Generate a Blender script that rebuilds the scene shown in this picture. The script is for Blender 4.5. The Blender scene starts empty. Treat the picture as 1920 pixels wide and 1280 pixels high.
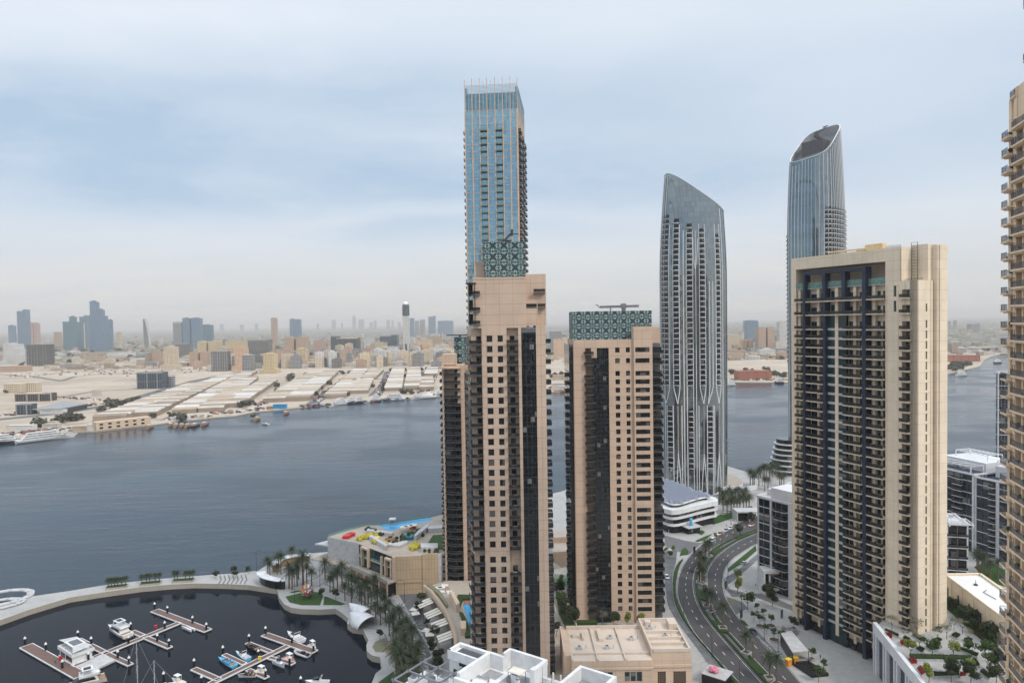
import bpy, math, random
from mathutils import Vector, Matrix
R = math.radians
S = bpy.context.scene
COL = S.collection
rnd = random.Random(7)

# ---------------------------------------------------------------- camera
FPX, W0, H0 = 1300.0, 1920.0, 1280.0
PITCH, ROLL, CH = math.atan(37 / FPX), 0.0155, 125.0
_F = Vector((0, math.cos(PITCH), -math.sin(PITCH)))
_U0 = Vector((0, math.sin(PITCH), math.cos(PITCH)))
_R0 = Vector((1, 0, 0))
_R = _R0 * math.cos(ROLL) - _U0 * math.sin(ROLL)
_U = _U0 * math.cos(ROLL) + _R0 * math.sin(ROLL)
cam = bpy.data.cameras.new('camera')
camo = bpy.data.objects.new('camera', cam)
COL.objects.link(camo)
mw = Matrix.Identity(4)
for i in range(3):
 mw[i][0], mw[i][1], mw[i][2] = _R[i], _U[i], -_F[i]
mw[2][3] = CH
camo.matrix_world = mw
cam.sensor_width = 36.0
cam.lens = 36.0 * FPX / W0
cam.clip_start, cam.clip_end = 0.5, 120000.0
S.camera = camo
S.view_settings.view_transform = 'Standard'
S.view_settings.look = 'None'
S.view_settings.exposure = 0.28
S.view_settings.gamma = 1.0
S.cycles.max_bounces = 6
S.cycles.diffuse_bounces = 2
S.cycles.glossy_bounces = 3
S.cycles.transmission_bounces = 3
S.cycles.volume_bounces = 0
S.cycles.transparent_max_bounces = 8
S.cycles.use_denoising = True


def ray(px, py):
 return _R * ((px - W0 / 2) / FPX) + _U * (-(py - H0 / 2) / FPX) + _F


def on(px, py, z=0.0):
 """the point of the place at height z that the photograph shows at this pixel"""
 d = ray(px, py)
 t = (z - CH) / d.z
 return Vector((d.x * t, d.y * t, z))


def at(px, py, y):
 d = ray(px, py)
 t = y / d.y
 return Vector((d.x * t, y, CH + d.z * t))


# ---------------------------------------------------------------- world and sun
SUN_EL, SUN_AZ = R(44), R(132)     # azimuth clockwise from +Y: behind the camera, to the right
world = bpy.data.worlds.new('World')
S.world = world
world.use_nodes = True


class NT:
 def __init__(s, tree):
  s.t = tree
  s.n = tree.nodes
  s.l = tree.links

 def new(s, typ, **kw):
  n = s.n.new(typ)
  for k, v in kw.items():
   if k.startswith('i_'):
    n.inputs[k[2:].replace('_', ' ')].default_value = v
   else:
    setattr(n, k, v)
  return n

 def link(s, a, b):
  s.l.new(a, b)

 def math(s, op, a, b=None, c=None, clamp=False):
  n = s.n.new('ShaderNodeMath')
  n.operation = op
  n.use_clamp = clamp
  for i, v in enumerate((a, b, c)):
   if v is None:
    continue
   if isinstance(v, (int, float)):
    n.inputs[i].default_value = v
   else:
    s.l.new(v, n.inputs[i])
  return n.outputs[0]

 def mix(s, f, a, b):
  n = s.n.new('ShaderNodeMix')
  n.data_type = 'RGBA'
  for i, v in ((0, f), (6, a), (7, b)):
   if isinstance(v, (int, float)):
    n.inputs[i].default_value = v
   elif isinstance(v, (tuple, list)):
    n.inputs[i].default_value = (v[0], v[1], v[2], 1)
   else:
    s.l.new(v, n.inputs[i])
  return n.outputs[2]

 def noise(s, vec, scale, detail=4, rough=0.55):
  n = s.n.new('ShaderNodeTexNoise')
  n.inputs['Scale'].default_value = scale
  n.inputs['Detail'].default_value = detail
  n.inputs['Roughness'].default_value = rough
  if vec is not None:
   s.l.new(vec, n.inputs['Vector'])
  return n.outputs['Fac']

 def ramp(s, f, lo, hi):
  n = s.n.new('ShaderNodeMapRange')
  n.clamp = True
  n.interpolation_type = 'SMOOTHSTEP'
  s.l.new(f, n.inputs[0])
  n.inputs[1].default_value, n.inputs[2].default_value = lo, hi
  return n.outputs[0]

 def comb(s, x, y, z):
  n = s.n.new('ShaderNodeCombineXYZ')
  for i, v in enumerate((x, y, z)):
   if isinstance(v, (int, float)):
    n.inputs[i].default_value = v
   else:
    s.l.new(v, n.inputs[i])
  return n.outputs[0]

 def sep(s, v):
  n = s.n.new('ShaderNodeSeparateXYZ')
  s.l.new(v, n.inputs[0])
  return n.outputs


w = NT(world.node_tree)
w.n.clear()
tc = w.new('ShaderNodeTexCoord')
dx, dy, dz = w.sep(tc.outputs['Generated'])
sky = w.new('ShaderNodeTexSky', sky_type='NISHITA', sun_disc=False)
sky.sun_elevation, sky.sun_rotation = SUN_EL, SUN_AZ
sky.air_density, sky.dust_density, sky.ozone_density = 1.0, 2.5, 1.5
zz = w.math('MAXIMUM', dz, 0.0)
den = w.math('ADD', zz, 0.10)
cx, cy = w.math('DIVIDE', dx, den), w.math('DIVIDE', dy, den)
wx_ = w.math('MULTIPLY', w.math('SUBTRACT', w.noise(w.comb(cx, cy, 8), 0.8, 4), 0.5), 1.6)
pv = w.comb(w.math('ADD', cx, wx_), w.math('MULTIPLY', w.math('ADD', cy, wx_), 1.5), 3.7)
n1 = w.noise(pv, 0.55, 9, 0.54)
pv2 = w.comb(w.math('ADD', w.math('ADD', cx, wx_), 9.0), w.math('MULTIPLY', cy, 1.3), 1.3)
n2 = w.noise(pv2, 0.45, 6, 0.55)
# a broad bank of slate-blue cloud low on the left, thinner to the right
dzw = w.math('ADD', dz, w.math('MULTIPLY', w.math('SUBTRACT', n2, 0.5), 0.16))
gap = w.math('MULTIPLY', w.ramp(dzw, 0.09, 0.18), w.math('SUBTRACT', 1.0, w.ramp(dzw, 0.22, 0.38)))
left = w.math('SUBTRACT', 1.0, w.ramp(dx, -0.35, 0.55))
bank = w.math('MULTIPLY', gap, w.math('ADD', 0.42, w.math('MULTIPLY', left, 0.66)))
f1 = w.math('ADD', w.math('MULTIPLY', w.ramp(n1, 0.28, 0.74), 0.6), w.math('MULTIPLY', w.ramp(n2, 0.33, 0.67), 0.4))
n3 = w.noise(pv, 2.2, 8, 0.62)
blue = w.math('MULTIPLY', w.math('MULTIPLY', bank, w.math('SUBTRACT', 1.25, f1)), w.math('ADD', 0.60, w.math('MULTIPLY', w.ramp(n3, 0.25, 0.75), 0.45)), clamp=True)
blue = w.math('ADD', blue, w.math('MULTIPLY', w.math('SUBTRACT', 1.0, f1), 0.34), clamp=True)
c_cloud = w.mix(w.ramp(dz, 0.0, 0.45), (0.68, 0.72, 0.77), (0.755, 0.805, 0.87))
c_cloud = w.mix(w.ramp(dz, 0.0, 0.17), (0.68, 0.655, 0.62), c_cloud)
c = w.mix(blue, c_cloud, (0.40, 0.52, 0.66))
skyb = w.new('ShaderNodeVectorMath', operation='SCALE')
w.link(sky.outputs[0], skyb.inputs[0])
skyb.inputs['Scale'].default_value = 0.10
c = w.mix(0.90, skyb.outputs[0], c)
# an overcast sky is brighter overhead
zen = w.math('ADD', 1.0, w.math('MULTIPLY', w.ramp(dz, 0.40, 0.95), 0.75))
bc = w.new('ShaderNodeVectorMath', operation='SCALE')
w.link(c, bc.inputs[0])
w.link(zen, bc.inputs['Scale'])
bg = w.new('ShaderNodeBackground')
bg.inputs[1].default_value = 1.0
w.link(bc.outputs[0], bg.inputs[0])
wo = w.new('ShaderNodeOutputWorld')
w.link(bg.outputs[0], wo.inputs[0])

sl = bpy.data.lights.new('sun', 'SUN')
sl.energy, sl.angle, sl.color = 1.5, R(10), (1.0, 0.93, 0.84)
so = bpy.data.objects.new('sun', sl)
COL.objects.link(so)
sd = Vector((math.sin(SUN_AZ) * math.cos(SUN_EL), math.cos(SUN_AZ) * math.cos(SUN_EL), math.sin(SUN_EL)))
so.rotation_euler = sd.to_track_quat('Z', 'Y').to_euler()

# ---------------------------------------------------------------- materials
MATS = {}


def mat_base(name):
 m = bpy.data.materials.new(name)
 m.use_nodes = True
 t = NT(m.node_tree)
 b = t.n['Principled BSDF']
 MATS[name] = m
 return m, t, b


def plain(name, col, rough=0.7, metal=0.0, var=0.12, scale=0.6, bump=0.0, spec=0.4):
 m, t, b = mat_base(name)
 g = t.new('ShaderNodeNewGeometry')
 n = t.noise(g.outputs['Position'], scale, 5, 0.6)
 lo = tuple(c * (1 - var) for c in col)
 hi = tuple(min(1, c * (1 + var)) for c in col)
 t.link(t.mix(t.ramp(n, 0.3, 0.7), lo, hi), b.inputs['Base Color'])
 b.inputs['Roughness'].default_value = rough
 b.inputs['Metallic'].default_value = metal
 b.inputs['Specular IOR Level'].default_value = spec
 if bump:
  bn = t.new('ShaderNodeBump')
  bn.inputs['Strength'].default_value = bump
  t.link(n, bn.inputs['Height'])
  t.link(bn.outputs[0], b.inputs['Normal'])
 return m


def panelled(name, col, zs=3.35, xs=4.0, rough=0.75, z0=0.0, streak=0.10, joint=0.72):
 """rendered wall with panel joints at each storey, rain streaks and mottling"""
 m, t, b = mat_base(name)
 g = t.new('ShaderNodeNewGeometry')
 tc = t.new('ShaderNodeTexCoord')
 ox, oy, oz = t.sep(tc.outputs['Object'])
 px, py, pz = t.sep(g.outputs['Position'])
 fz = t.math('FRACT', t.math('DIVIDE', t.math('SUBTRACT', pz, z0), zs))
 jz = t.math('LESS_THAN', fz, 0.06 / zs * 2)
 fx = t.math('FRACT', t.math('DIVIDE', t.math('ADD', ox, oy), xs))
 jx = t.math('LESS_THAN', fx, 0.05 / xs * 2)
 j = t.math('MAXIMUM', jz, jx)
 st = t.noise(t.comb(t.math('MULTIPLY', px, 1.6), t.math('MULTIPLY', py, 1.6), t.math('MULTIPLY', pz, 0.06)), 1.0, 4, 0.6)
 mo = t.noise(g.outputs['Position'], 0.16, 5, 0.6)
 c = t.mix(t.ramp(mo, 0.3, 0.7), tuple(x * 0.93 for x in col), tuple(min(1, x * 1.06) for x in col))
 c = t.mix(t.math('MULTIPLY', t.ramp(st, 0.5, 0.85), streak * 3), c, tuple(x * 0.62 for x in col))
 # each cast panel a little different
 wn = t.new('ShaderNodeTexWhiteNoise', noise_dimensions='2D')
 t.link(t.comb(t.math('FLOOR', t.math('DIVIDE', t.math('ADD', ox, oy), xs)), t.math('FLOOR', t.math('DIVIDE', pz, zs)), 0), wn.inputs['Vector'])
 c = t.mix(t.math('MULTIPLY', wn.outputs['Value'], 0.16), c, tuple(x * 0.75 for x in col))
 c = t.mix(j, c, tuple(x * joint for x in col))
 t.link(c, b.inputs['Base Color'])
 b.inputs['Roughness'].default_value = rough
 b.inputs['Specular IOR Level'].default_value = 0.25
 return m


def glass(name, col, metal=0.0, rough=0.06, ior=1.7, cell=(2.2, 3.35), curt=0.12, line=0.0, ccol=(0.32, 0.30, 0.27), wob=0.03, lc=(0.30, 0.31, 0.32)):
 """window glass: each pane slightly different, some with pale curtains behind"""
 m, t, b = mat_base(name)
 g = t.new('ShaderNodeNewGeometry')
 px, py, pz = t.sep(g.outputs['Position'])
 u = t.math('DIVIDE', t.math('ADD', px, t.math('MULTIPLY', py, 0.83)), cell[0])
 v = t.math('DIVIDE', pz, cell[1])
 wn = t.new('ShaderNodeTexWhiteNoise', noise_dimensions='2D')
 t.link(t.comb(t.math('FLOOR', u), t.math('FLOOR', v), 0), wn.inputs['Vector'])
 val = wn.outputs['Value']
 c = t.mix(t.math('MULTIPLY', val, 0.5), col, tuple(x * 0.55 for x in col))
 cur = t.math('GREATER_THAN', val, 1 - curt)
 c = t.mix(t.math('MULTIPLY', cur, 0.55), c, ccol)
 met = metal
 if line:
  lu = t.math('LESS_THAN', t.math('FRACT', u), line / cell[0])
  lv = t.math('LESS_THAN', t.math('FRACT', v), line / cell[1])
  ln = t.math('MAXIMUM', lu, lv)
  c = t.mix(ln, c, lc)
 t.link(c, b.inputs['Base Color'])
 b.inputs['Metallic'].default_value = met
 b.inputs['Roughness'].default_value = rough
 b.inputs['IOR'].default_value = ior
 # panes are never perfectly flat or aligned
 bn = t.new('ShaderNodeBump')
 bn.inputs['Strength'].default_value = wob * 4
 bn.inputs['Distance'].default_value = 0.4
 t.link(t.noise(g.outputs['Position'], 0.5, 2, 0.5), bn.inputs['Height'])
 cn = t.new('ShaderNodeVectorMath', operation='MULTIPLY_ADD')
 t.link(wn.outputs['Color'], cn.inputs[0])
 cn.inputs[1].default_value = (wob, wob, wob)
 t.link(bn.outputs[0], cn.inputs[2])
 nn = t.new('ShaderNodeVectorMath', operation='NORMALIZE')
 t.link(cn.outputs[0], nn.inputs[0])
 t.link(nn.outputs[0], b.inputs['Normal'])
 return m


def grid_facade(name, wall, win, fx=3.2, fz=3.3, wx=0.55, wz=0.5, rough=0.6, metal=0.0):
 """far building: rows of small windows in a wall, a kilometre or more away"""
 m, t, b = mat_base(name)
 tc = t.new('ShaderNodeTexCoord')
 ox, oy, oz = t.sep(tc.outputs['Object'])
 u = t.math('DIVIDE', t.math('ADD', ox, oy), fx)
 v = t.math('DIVIDE', oz, fz)
 iu = t.math('LESS_THAN', t.math('FRACT', u), wx)
 iv = t.math('LESS_THAN', t.math('FRACT', v), wz)
 g = t.new('ShaderNodeNewGeometry')
 nx, ny, nz = t.sep(g.outputs['Normal'])
 side = t.math('LESS_THAN', t.math('ABSOLUTE', nz), 0.5)
 k = t.math('MULTIPLY', t.math('MULTIPLY', iu, iv), side)
 wn = t.new('ShaderNodeTexWhiteNoise', noise_dimensions='2D')
 t.link(t.comb(t.math('FLOOR', u), t.math('FLOOR', v), 0), wn.inputs['Vector'])
 wc = t.mix(wn.outputs['Value'], win, tuple(x * 0.5 for x in win))
 n = t.noise(g.outputs['Position'], 0.05, 3)
 wl = t.mix(n, tuple(x * 0.85 for x in wall), tuple(min(1, x * 1.1) for x in wall))
 t.link(t.mix(k, wl, wc), b.inputs['Base Color'])
 t.link(t.math('SUBTRACT', rough, t.math('MULTIPLY', k, rough * 0.7)), b.inputs['Roughness'])
 b.inputs['Metallic'].default_value = metal
 return m


# ---------------------------------------------------------------- mesh builder
class MB:
 def __init__(s, M=None):
  s.v, s.f, s.m, s.M = [], [], [], M

 def add(s, vs, fs, m=0):
  o = len(s.v)
  if s.M is not None:
   vs = [s.M @ Vector(p) for p in vs]
  s.v.extend([tuple(p) for p in vs])
  for f in fs:
   s.f.append(tuple(i + o for i in f))
   s.m.append(m)
  return s

 def box(s, x0, x1, y0, y1, z0, z1, m=0):
  if x0 > x1: x0, x1 = x1, x0
  if y0 > y1: y0, y1 = y1, y0
  if z0 > z1: z0, z1 = z1, z0
  return s.add([(x0, y0, z0), (x1, y0, z0), (x1, y1, z0), (x0, y1, z0), (x0, y0, z1), (x1, y0, z1), (x1, y1, z1), (x0, y1, z1)],
      [(0, 3, 2, 1), (4, 5, 6, 7), (0, 1, 5, 4), (1, 2, 6, 5), (2, 3, 7, 6), (3, 0, 4, 7)], m)

 def quad(s, a, b, c, d, m=0):
  return s.add([a, b, c, d], [(0, 1, 2, 3)], m)

 def prism(s, poly, z0, z1, m=0, mt=None, bottom=False):
  n = len(poly)
  a = sum(poly[i][0] * poly[(i + 1) % n][1] - poly[(i + 1) % n][0] * poly[i][1] for i in range(n))
  if a < 0:
   poly = list(reversed(poly))
  vs = [(p[0], p[1], z0) for p in poly] + [(p[0], p[1], z1) for p in poly]
  s.add(vs, [(i, (i + 1) % n, n + (i + 1) % n, n + i) for i in range(n)], m)
  s.add(vs[n:], [tuple(range(n))], m if mt is None else mt)
  if bottom:
   s.add(vs[:n], [tuple(reversed(range(n)))], m)
  return s

 def cyl(s, x, y, z0, z1, r0, r1=None, n=10, m=0):
  r1 = r0 if r1 is None else r1
  vs = [(x + r0 * math.cos(2 * math.pi * i / n), y + r0 * math.sin(2 * math.pi * i / n), z0) for i in range(n)]
  vs += [(x + r1 * math.cos(2 * math.pi * i / n), y + r1 * math.sin(2 * math.pi * i / n), z1) for i in range(n)]
  return s.add(vs, [(i, (i + 1) % n, n + (i + 1) % n, n + i) for i in range(n)] + [tuple(range(n, 2 * n)), tuple(reversed(range(n)))], m)

 def tube(s, pts, r, n=5, m=0, r2=None):
  pts = [Vector(p) for p in pts]
  vs, k = [], len(pts)
  for i, p in enumerate(pts):
   d = (pts[min(i + 1, k - 1)] - pts[max(i - 1, 0)]).normalized()
   a = d.cross(Vector((0, 0, 1)))
   if a.length < 1e-3:
    a = Vector((1, 0, 0))
   a.normalize()
   b = d.cross(a)
   rr = r if r2 is None else r + (r2 - r) * i / (k - 1)
   for j in range(n):
    t = 2 * math.pi * j / n
    vs.append(p + a * (rr * math.cos(t)) + b * (rr * math.sin(t)))
  fs = [(i * n + j, (i + 1) * n + j, (i + 1) * n + (j + 1) % n, i * n + (j + 1) % n) for i in range(k - 1) for j in range(n)]
  fs += [tuple(range(n)), tuple(reversed(range((k - 1) * n, k * n)))]
  return s.add(vs, fs, m)

 def bar(s, a, b, w, h, m=0):
  """a straight bar of section w x h from a to b"""
  a, b = Vector(a), Vector(b)
  d = (b - a).normalized()
  sd_ = d.cross(Vector((0, 0, 1)))
  if sd_.length < 1e-3:
   sd_ = Vector((1, 0, 0))
  sd_.normalize()
  up = sd_.cross(d)
  vs = []
  for p in (a, b):
   for i, j in ((-1, -1), (1, -1), (1, 1), (-1, 1)):
    vs.append(p + sd_ * (i * w / 2) + up * (j * h / 2))
  return s.add(vs, [(0, 1, 2, 3), (7, 6, 5, 4), (0, 4, 5, 1), (1, 5, 6, 2), (2, 6, 7, 3), (3, 7, 4, 0)], m)

 def sphere(s, c, r, n=12, k=8, m=0, sz=1.0):
  vs = [(c[0], c[1], c[2] - r * sz)]
  for i in range(1, k):
   t = math.pi * i / k
   for j in range(n):
    p = 2 * math.pi * j / n
    vs.append((c[0] + r * math.sin(t) * math.cos(p), c[1] + r * math.sin(t) * math.sin(p), c[2] - r * sz * math.cos(t)))
  vs.append((c[0], c[1], c[2] + r * sz))
  fs = [(0, 1 + (j + 1) % n, 1 + j) for j in range(n)]
  for i in range(k - 2):
   for j in range(n):
    fs.append((1 + i * n + j, 1 + i * n + (j + 1) % n, 1 + (i + 1) * n + (j + 1) % n, 1 + (i + 1) * n + j))
  e = len(vs) - 1
  fs += [(e, 1 + (k - 2) * n + j, 1 + (k - 2) * n + (j + 1) % n) for j in range(n)]
  return s.add(vs, fs, m)

 def merge(s, o, M=None):
  k = len(s.v)
  s.v.extend([tuple(M @ Vector(p)) for p in o.v] if M is not None else o.v)
  s.f.extend([tuple(i + k for i in f) for f in o.f])
  s.m.extend(o.m)
  return s

 def mesh(s, name, mats, smooth=False):
  me = bpy.data.meshes.new(name)
  me.from_pydata(s.v, [], s.f)
  for m in (mats if isinstance(mats, (list, tuple)) else [mats]):
   me.materials.append(MATS[m])
  me.polygons.foreach_set('material_index', s.m)
  if smooth:
   me.polygons.foreach_set('use_smooth', [True] * len(s.f))
  me.update()
  return me

 def build(s, name, mats, parent=None, smooth=False, loc=(0, 0, 0), rz=0):
  return link(name, s.mesh(name, mats, smooth), parent, loc, rz)


def link(name, data, parent=None, loc=(0, 0, 0), rz=0):
 o = bpy.data.objects.new(name, data)
 COL.objects.link(o)
 o.location = loc
 o.rotation_euler = (0, 0, rz)
 if parent is not None:
  o.parent = parent
 return o


def tag(o, label=None, cat=None, group=None, kind=None):
 if label: o['label'] = label
 if cat: o['category'] = cat
 if group: o['group'] = group
 if kind: o['kind'] = kind
 return o


def thing(name, label, cat, loc=(0, 0, 0), rz=0, group=None):
 return tag(link(name, None, None, loc, rz), label, cat, group)


def copy_tree(o, loc=None, rz=None, label=None, sc=None, parent=None):
 c = o.copy()
 COL.objects.link(c)
 if parent is not None:
  c.parent = parent
 if loc is not None: c.location = loc
 if rz is not None: c.rotation_euler = (0, 0, rz)
 if sc is not None: c.scale = (sc, sc, sc) if isinstance(sc, (int, float)) else sc
 if label: c['label'] = label
 for ch in list(o.children):
  copy_tree(ch, parent=c)
 return c


class Rep:
 """a repeated part of one thing: the first hundred placed are objects, the rest one mesh"""
 def __init__(s, name, mb, mats, parent, cap=100):
  s.a = (name, mb, mats, parent, cap)
  s.p = []

 def put(s, x, y, z, rz=0.0, sx=1.0, sz=1.0):
  s.p.append((x, y, z, rz, sx, sz))

 def done(s):
  name, mb, mats, parent, cap = s.a
  if not s.p:
   return
  me = mb.mesh(name, mats)
  for (x, y, z, rz, sx, sz) in s.p[:cap]:
   o = link(name, me, parent, (x, y, z), rz)
   o.scale = (sx, 1, sz)
  if len(s.p) > cap:
   big = MB()
   for (x, y, z, rz, sx, sz) in s.p[cap:]:
    big.merge(mb, Matrix.Translation((x, y, z)) @ Matrix.Rotation(rz, 4, 'Z') @ Matrix.Diagonal((sx, 1, sz, 1)))
   tag(big.build(name, mats, parent), kind='stuff')


def facade(mb, x0, x1, z0, z1, cols, depth=0.35, m=0, y=0.0):
 """a wall in the x-z plane facing -y, with real recessed openings: cols = [(xa, xb, [(za, zb), ...])]"""
 cur = x0
 for xa, xb, ops in sorted(cols):
  if xa > cur:
   mb.quad((cur, y, z0), (xa, y, z0), (xa, y, z1), (cur, y, z1), m)
  zc = z0
  for za, zb in sorted(ops):
   if za > zc:
    mb.quad((xa, y, zc), (xb, y, zc), (xb, y, za), (xa, y, za), m)
   d = y + depth
   mb.quad((xa, y, za), (xb, y, za), (xb, d, za), (xa, d, za), m)
   mb.quad((xa, d, zb), (xb, d, zb), (xb, y, zb), (xa, y, zb), m)
   mb.quad((xa, y, za), (xa, d, za), (xa, d, zb), (xa, y, zb), m)
   mb.quad((xb, d, za), (xb, y, za), (xb, y, zb), (xb, d, zb), m)
   zc = zb
  if zc < z1:
   mb.quad((xa, y, zc), (xb, y, zc), (xb, y, z1), (xa, y, z1), m)
  cur = xb
 if cur < x1:
  mb.quad((cur, y, z0), (x1, y, z0), (x1, y, z1), (cur, y, z1), m)


def window_mb(w, h, nx=2, fr=0.09, bar=0.5):
 """pane set in a frame with mullions, origin at its lower left, facing -y; 0 glass 1 frame"""
 b = MB()
 b.quad((0, 0.05, 0), (w, 0.05, 0), (w, 0.05, h), (0, 0.05, h), 0)
 b.box(0, w, -0.02, 0.04, 0, fr, 1).box(0, w, -0.02, 0.04, h - fr, h, 1)
 for i in range(nx + 1):
  x = (w - fr) * i / nx
  b.box(x, x + fr, -0.03, 0.045, fr, h - fr, 1)
 return b


def rail_mb(path, h=1.1, m=0, post=0.0, mp=1):
 b = MB()
 for i in range(len(path) - 1):
  (xa, ya), (xb, yb) = path[i], path[i + 1]
  d = Vector((xb - xa, yb - ya, 0)).normalized()
  nrm = Vector((-d.y, d.x, 0)) * 0.03
  vs = [(xa - nrm.x, ya - nrm.y), (xb - nrm.x, yb - nrm.y), (xb + nrm.x, yb + nrm.y), (xa + nrm.x, ya + nrm.y)]
  b.prism(vs, 0.12, h, m)
  b.bar((xa, ya, h + 0.04), (xb, yb, h + 0.04), 0.09, 0.07, mp)
 return b
# ---------------------------------------------------------------- the palette
panelled('beige_wall', (0.61, 0.457, 0.347), 3.35, 4.4, streak=0.14, joint=0.6)
panelled('beige_pale', (0.66, 0.50, 0.37), 3.35, 3.6)
panelled('cream_wall', (0.80, 0.68, 0.52), 3.42, 4.0, streak=0.13)
panelled('tan_wall', (0.86, 0.66, 0.46), 3.4, 3.0, streak=0.12)
plain('rail_grey', (0.10, 0.11, 0.13), 0.4)
panelled('white_wall', (0.70, 0.71, 0.73), 3.3, 5.0, streak=0.12)
panelled('stone_wall', (0.42, 0.38, 0.32), 2.0, 2.4)
panelled('tan_fluted', (0.50, 0.38, 0.25), 4.5, 1.5, streak=0.15, joint=0.55)
panelled('roof_cream', (0.66, 0.56, 0.47), 50, 7.0, streak=0.1)
panelled('roof_white', (0.80, 0.79, 0.77), 50, 6.0, streak=0.1)
plain('white_paint', (0.72, 0.725, 0.73), 0.45, var=0.10, scale=0.35)
plain('louvre', (0.22, 0.40, 0.48), 0.3, metal=0.3)
plain('white_rib', (0.72, 0.72, 0.72), 0.5, var=0.05)
plain('grey_slab', (0.10, 0.10, 0.105), 0.7)
plain('grey_panel', (0.13, 0.14, 0.155), 0.5)
plain('light_grey', (0.48, 0.48, 0.48), 0.7)
plain('mid_grey', (0.30, 0.30, 0.31), 0.7)
plain('dark_frame', (0.02, 0.022, 0.025), 0.45)
plain('navy', (0.022, 0.034, 0.062), 0.4)
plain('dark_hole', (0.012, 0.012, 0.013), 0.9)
plain('slab_pale', (0.62, 0.52, 0.41), 0.7)
plain('fin_beige', (0.66, 0.46, 0.33), 0.55)
plain('metal_grey', (0.28, 0.29, 0.31), 0.35, metal=0.6)
plain('metal_dark', (0.06, 0.065, 0.07), 0.5, metal=0.3)
plain('crane_yellow', (0.62, 0.47, 0.25), 0.5)
plain('soil', (0.10, 0.07, 0.045), 0.95)
plain('timber', (0.34, 0.22, 0.12), 0.7, scale=2)
plain('red_paint', (0.55, 0.03, 0.03), 0.4)
plain('orange_paint', (0.72, 0.28, 0.06), 0.5)
plain('yellow_paint', (0.75, 0.55, 0.05), 0.5)
plain('blue_paint', (0.03, 0.25, 0.50), 0.35)
plain('sky_paint', (0.10, 0.42, 0.68), 0.35)
plain('teal_paint', (0.03, 0.22, 0.24), 0.6)
plain('green_paint', (0.05, 0.30, 0.12), 0.5)
plain('pink_paint', (0.72, 0.22, 0.32), 0.4)
plain('black_paint', (0.012, 0.012, 0.015), 0.3)
plain('skin', (0.42, 0.26, 0.18), 0.6)
plain('rubber', (0.02, 0.02, 0.02), 0.9)
plain('canvas', (0.72, 0.67, 0.58), 0.9)
plain('tile_red', (0.32, 0.13, 0.09), 0.8)
glass('glass_dark', (0.008, 0.010, 0.012), ior=1.40, curt=0.16, ccol=(0.22, 0.20, 0.18))
glass('glass_black', (0.004, 0.007, 0.010), ior=1.5, cell=(1.35, 1.68), curt=0.03, line=0.06, lc=(0.05, 0.055, 0.06), wob=0.05)
glass('glass_teal', (0.010, 0.04, 0.05), ior=1.55, curt=0.1)
glass('glass_navy', (0.008, 0.02, 0.036), ior=1.55, curt=0.1)
glass('glass_blue', (0.27, 0.49, 0.58), metal=0.9, rough=0.10, cell=(1.25, 3.42), curt=0.12, line=0.10, lc=(0.50, 0.40, 0.36), ccol=(0.24, 0.36, 0.42), wob=0.02)
glass('glass_silver', (0.30, 0.335, 0.345), metal=0.9, rough=0.07, cell=(1.6, 3.6), curt=0.06, line=0.10, lc=(0.12, 0.12, 0.12), wob=0.018)
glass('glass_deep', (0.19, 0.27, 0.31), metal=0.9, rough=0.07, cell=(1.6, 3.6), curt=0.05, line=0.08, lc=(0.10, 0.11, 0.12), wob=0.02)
glass('glass_green', (0.10, 0.22, 0.19), metal=0.2, rough=0.1, curt=0)
m, t, b = mat_base('rail_glass')
b.inputs['Base Color'].default_value = (0.018, 0.02, 0.022, 1)
b.inputs['Roughness'].default_value = 0.15
b.inputs['Alpha'].default_value = 0.72
m, t, b = mat_base('rail_green')
b.inputs['Base Color'].default_value = (0.22, 0.42, 0.36, 1)
b.inputs['Roughness'].default_value = 0.1
b.inputs['Alpha'].default_value = 0.45


def lattice(name):
 """arabesque screen: pale tracery over dark teal metal"""
 m, t, b = mat_base(name)
 tc = t.new('ShaderNodeTexCoord')
 ox, oy, oz = t.sep(tc.outputs['Object'])
 k = 2 * math.pi / 3.7
 a = t.math('MULTIPLY', t.math('ADD', ox, oy), k)
 c = t.math('MULTIPLY', oz, k)
 f = t.math('ADD', t.math('ADD', t.math('COSINE', a), t.math('COSINE', c)),
    t.math('MULTIPLY', 1.1, t.math('MULTIPLY', t.math('COSINE', t.math('MULTIPLY', a, 2)), t.math('COSINE', t.math('MULTIPLY', c, 2)))))
 g = t.math('SUBTRACT', t.math('MULTIPLY', t.math('SINE', t.math('MULTIPLY', a, 1.5)), t.math('SINE', t.math('MULTIPLY', c, 1.5))), 0.0)
 l1 = t.math('LESS_THAN', t.math('ABSOLUTE', t.math('SUBTRACT', f, 0.15)), 0.15)
 l2 = t.math('LESS_THAN', t.math('ABSOLUTE', t.math('ADD', f, 1.35)), 0.12)
 ln = t.math('MAXIMUM', l1, l2)
 n = t.noise(tc.outputs['Object'], 0.5, 3)
 base = t.mix(n, (0.010, 0.035, 0.042), (0.02, 0.06, 0.068))
 t.link(t.mix(ln, base, (0.50, 0.62, 0.60)), b.inputs['Base Color'])
 b.inputs['Roughness'].default_value = 0.5
 return m


lattice('screen')

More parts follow.
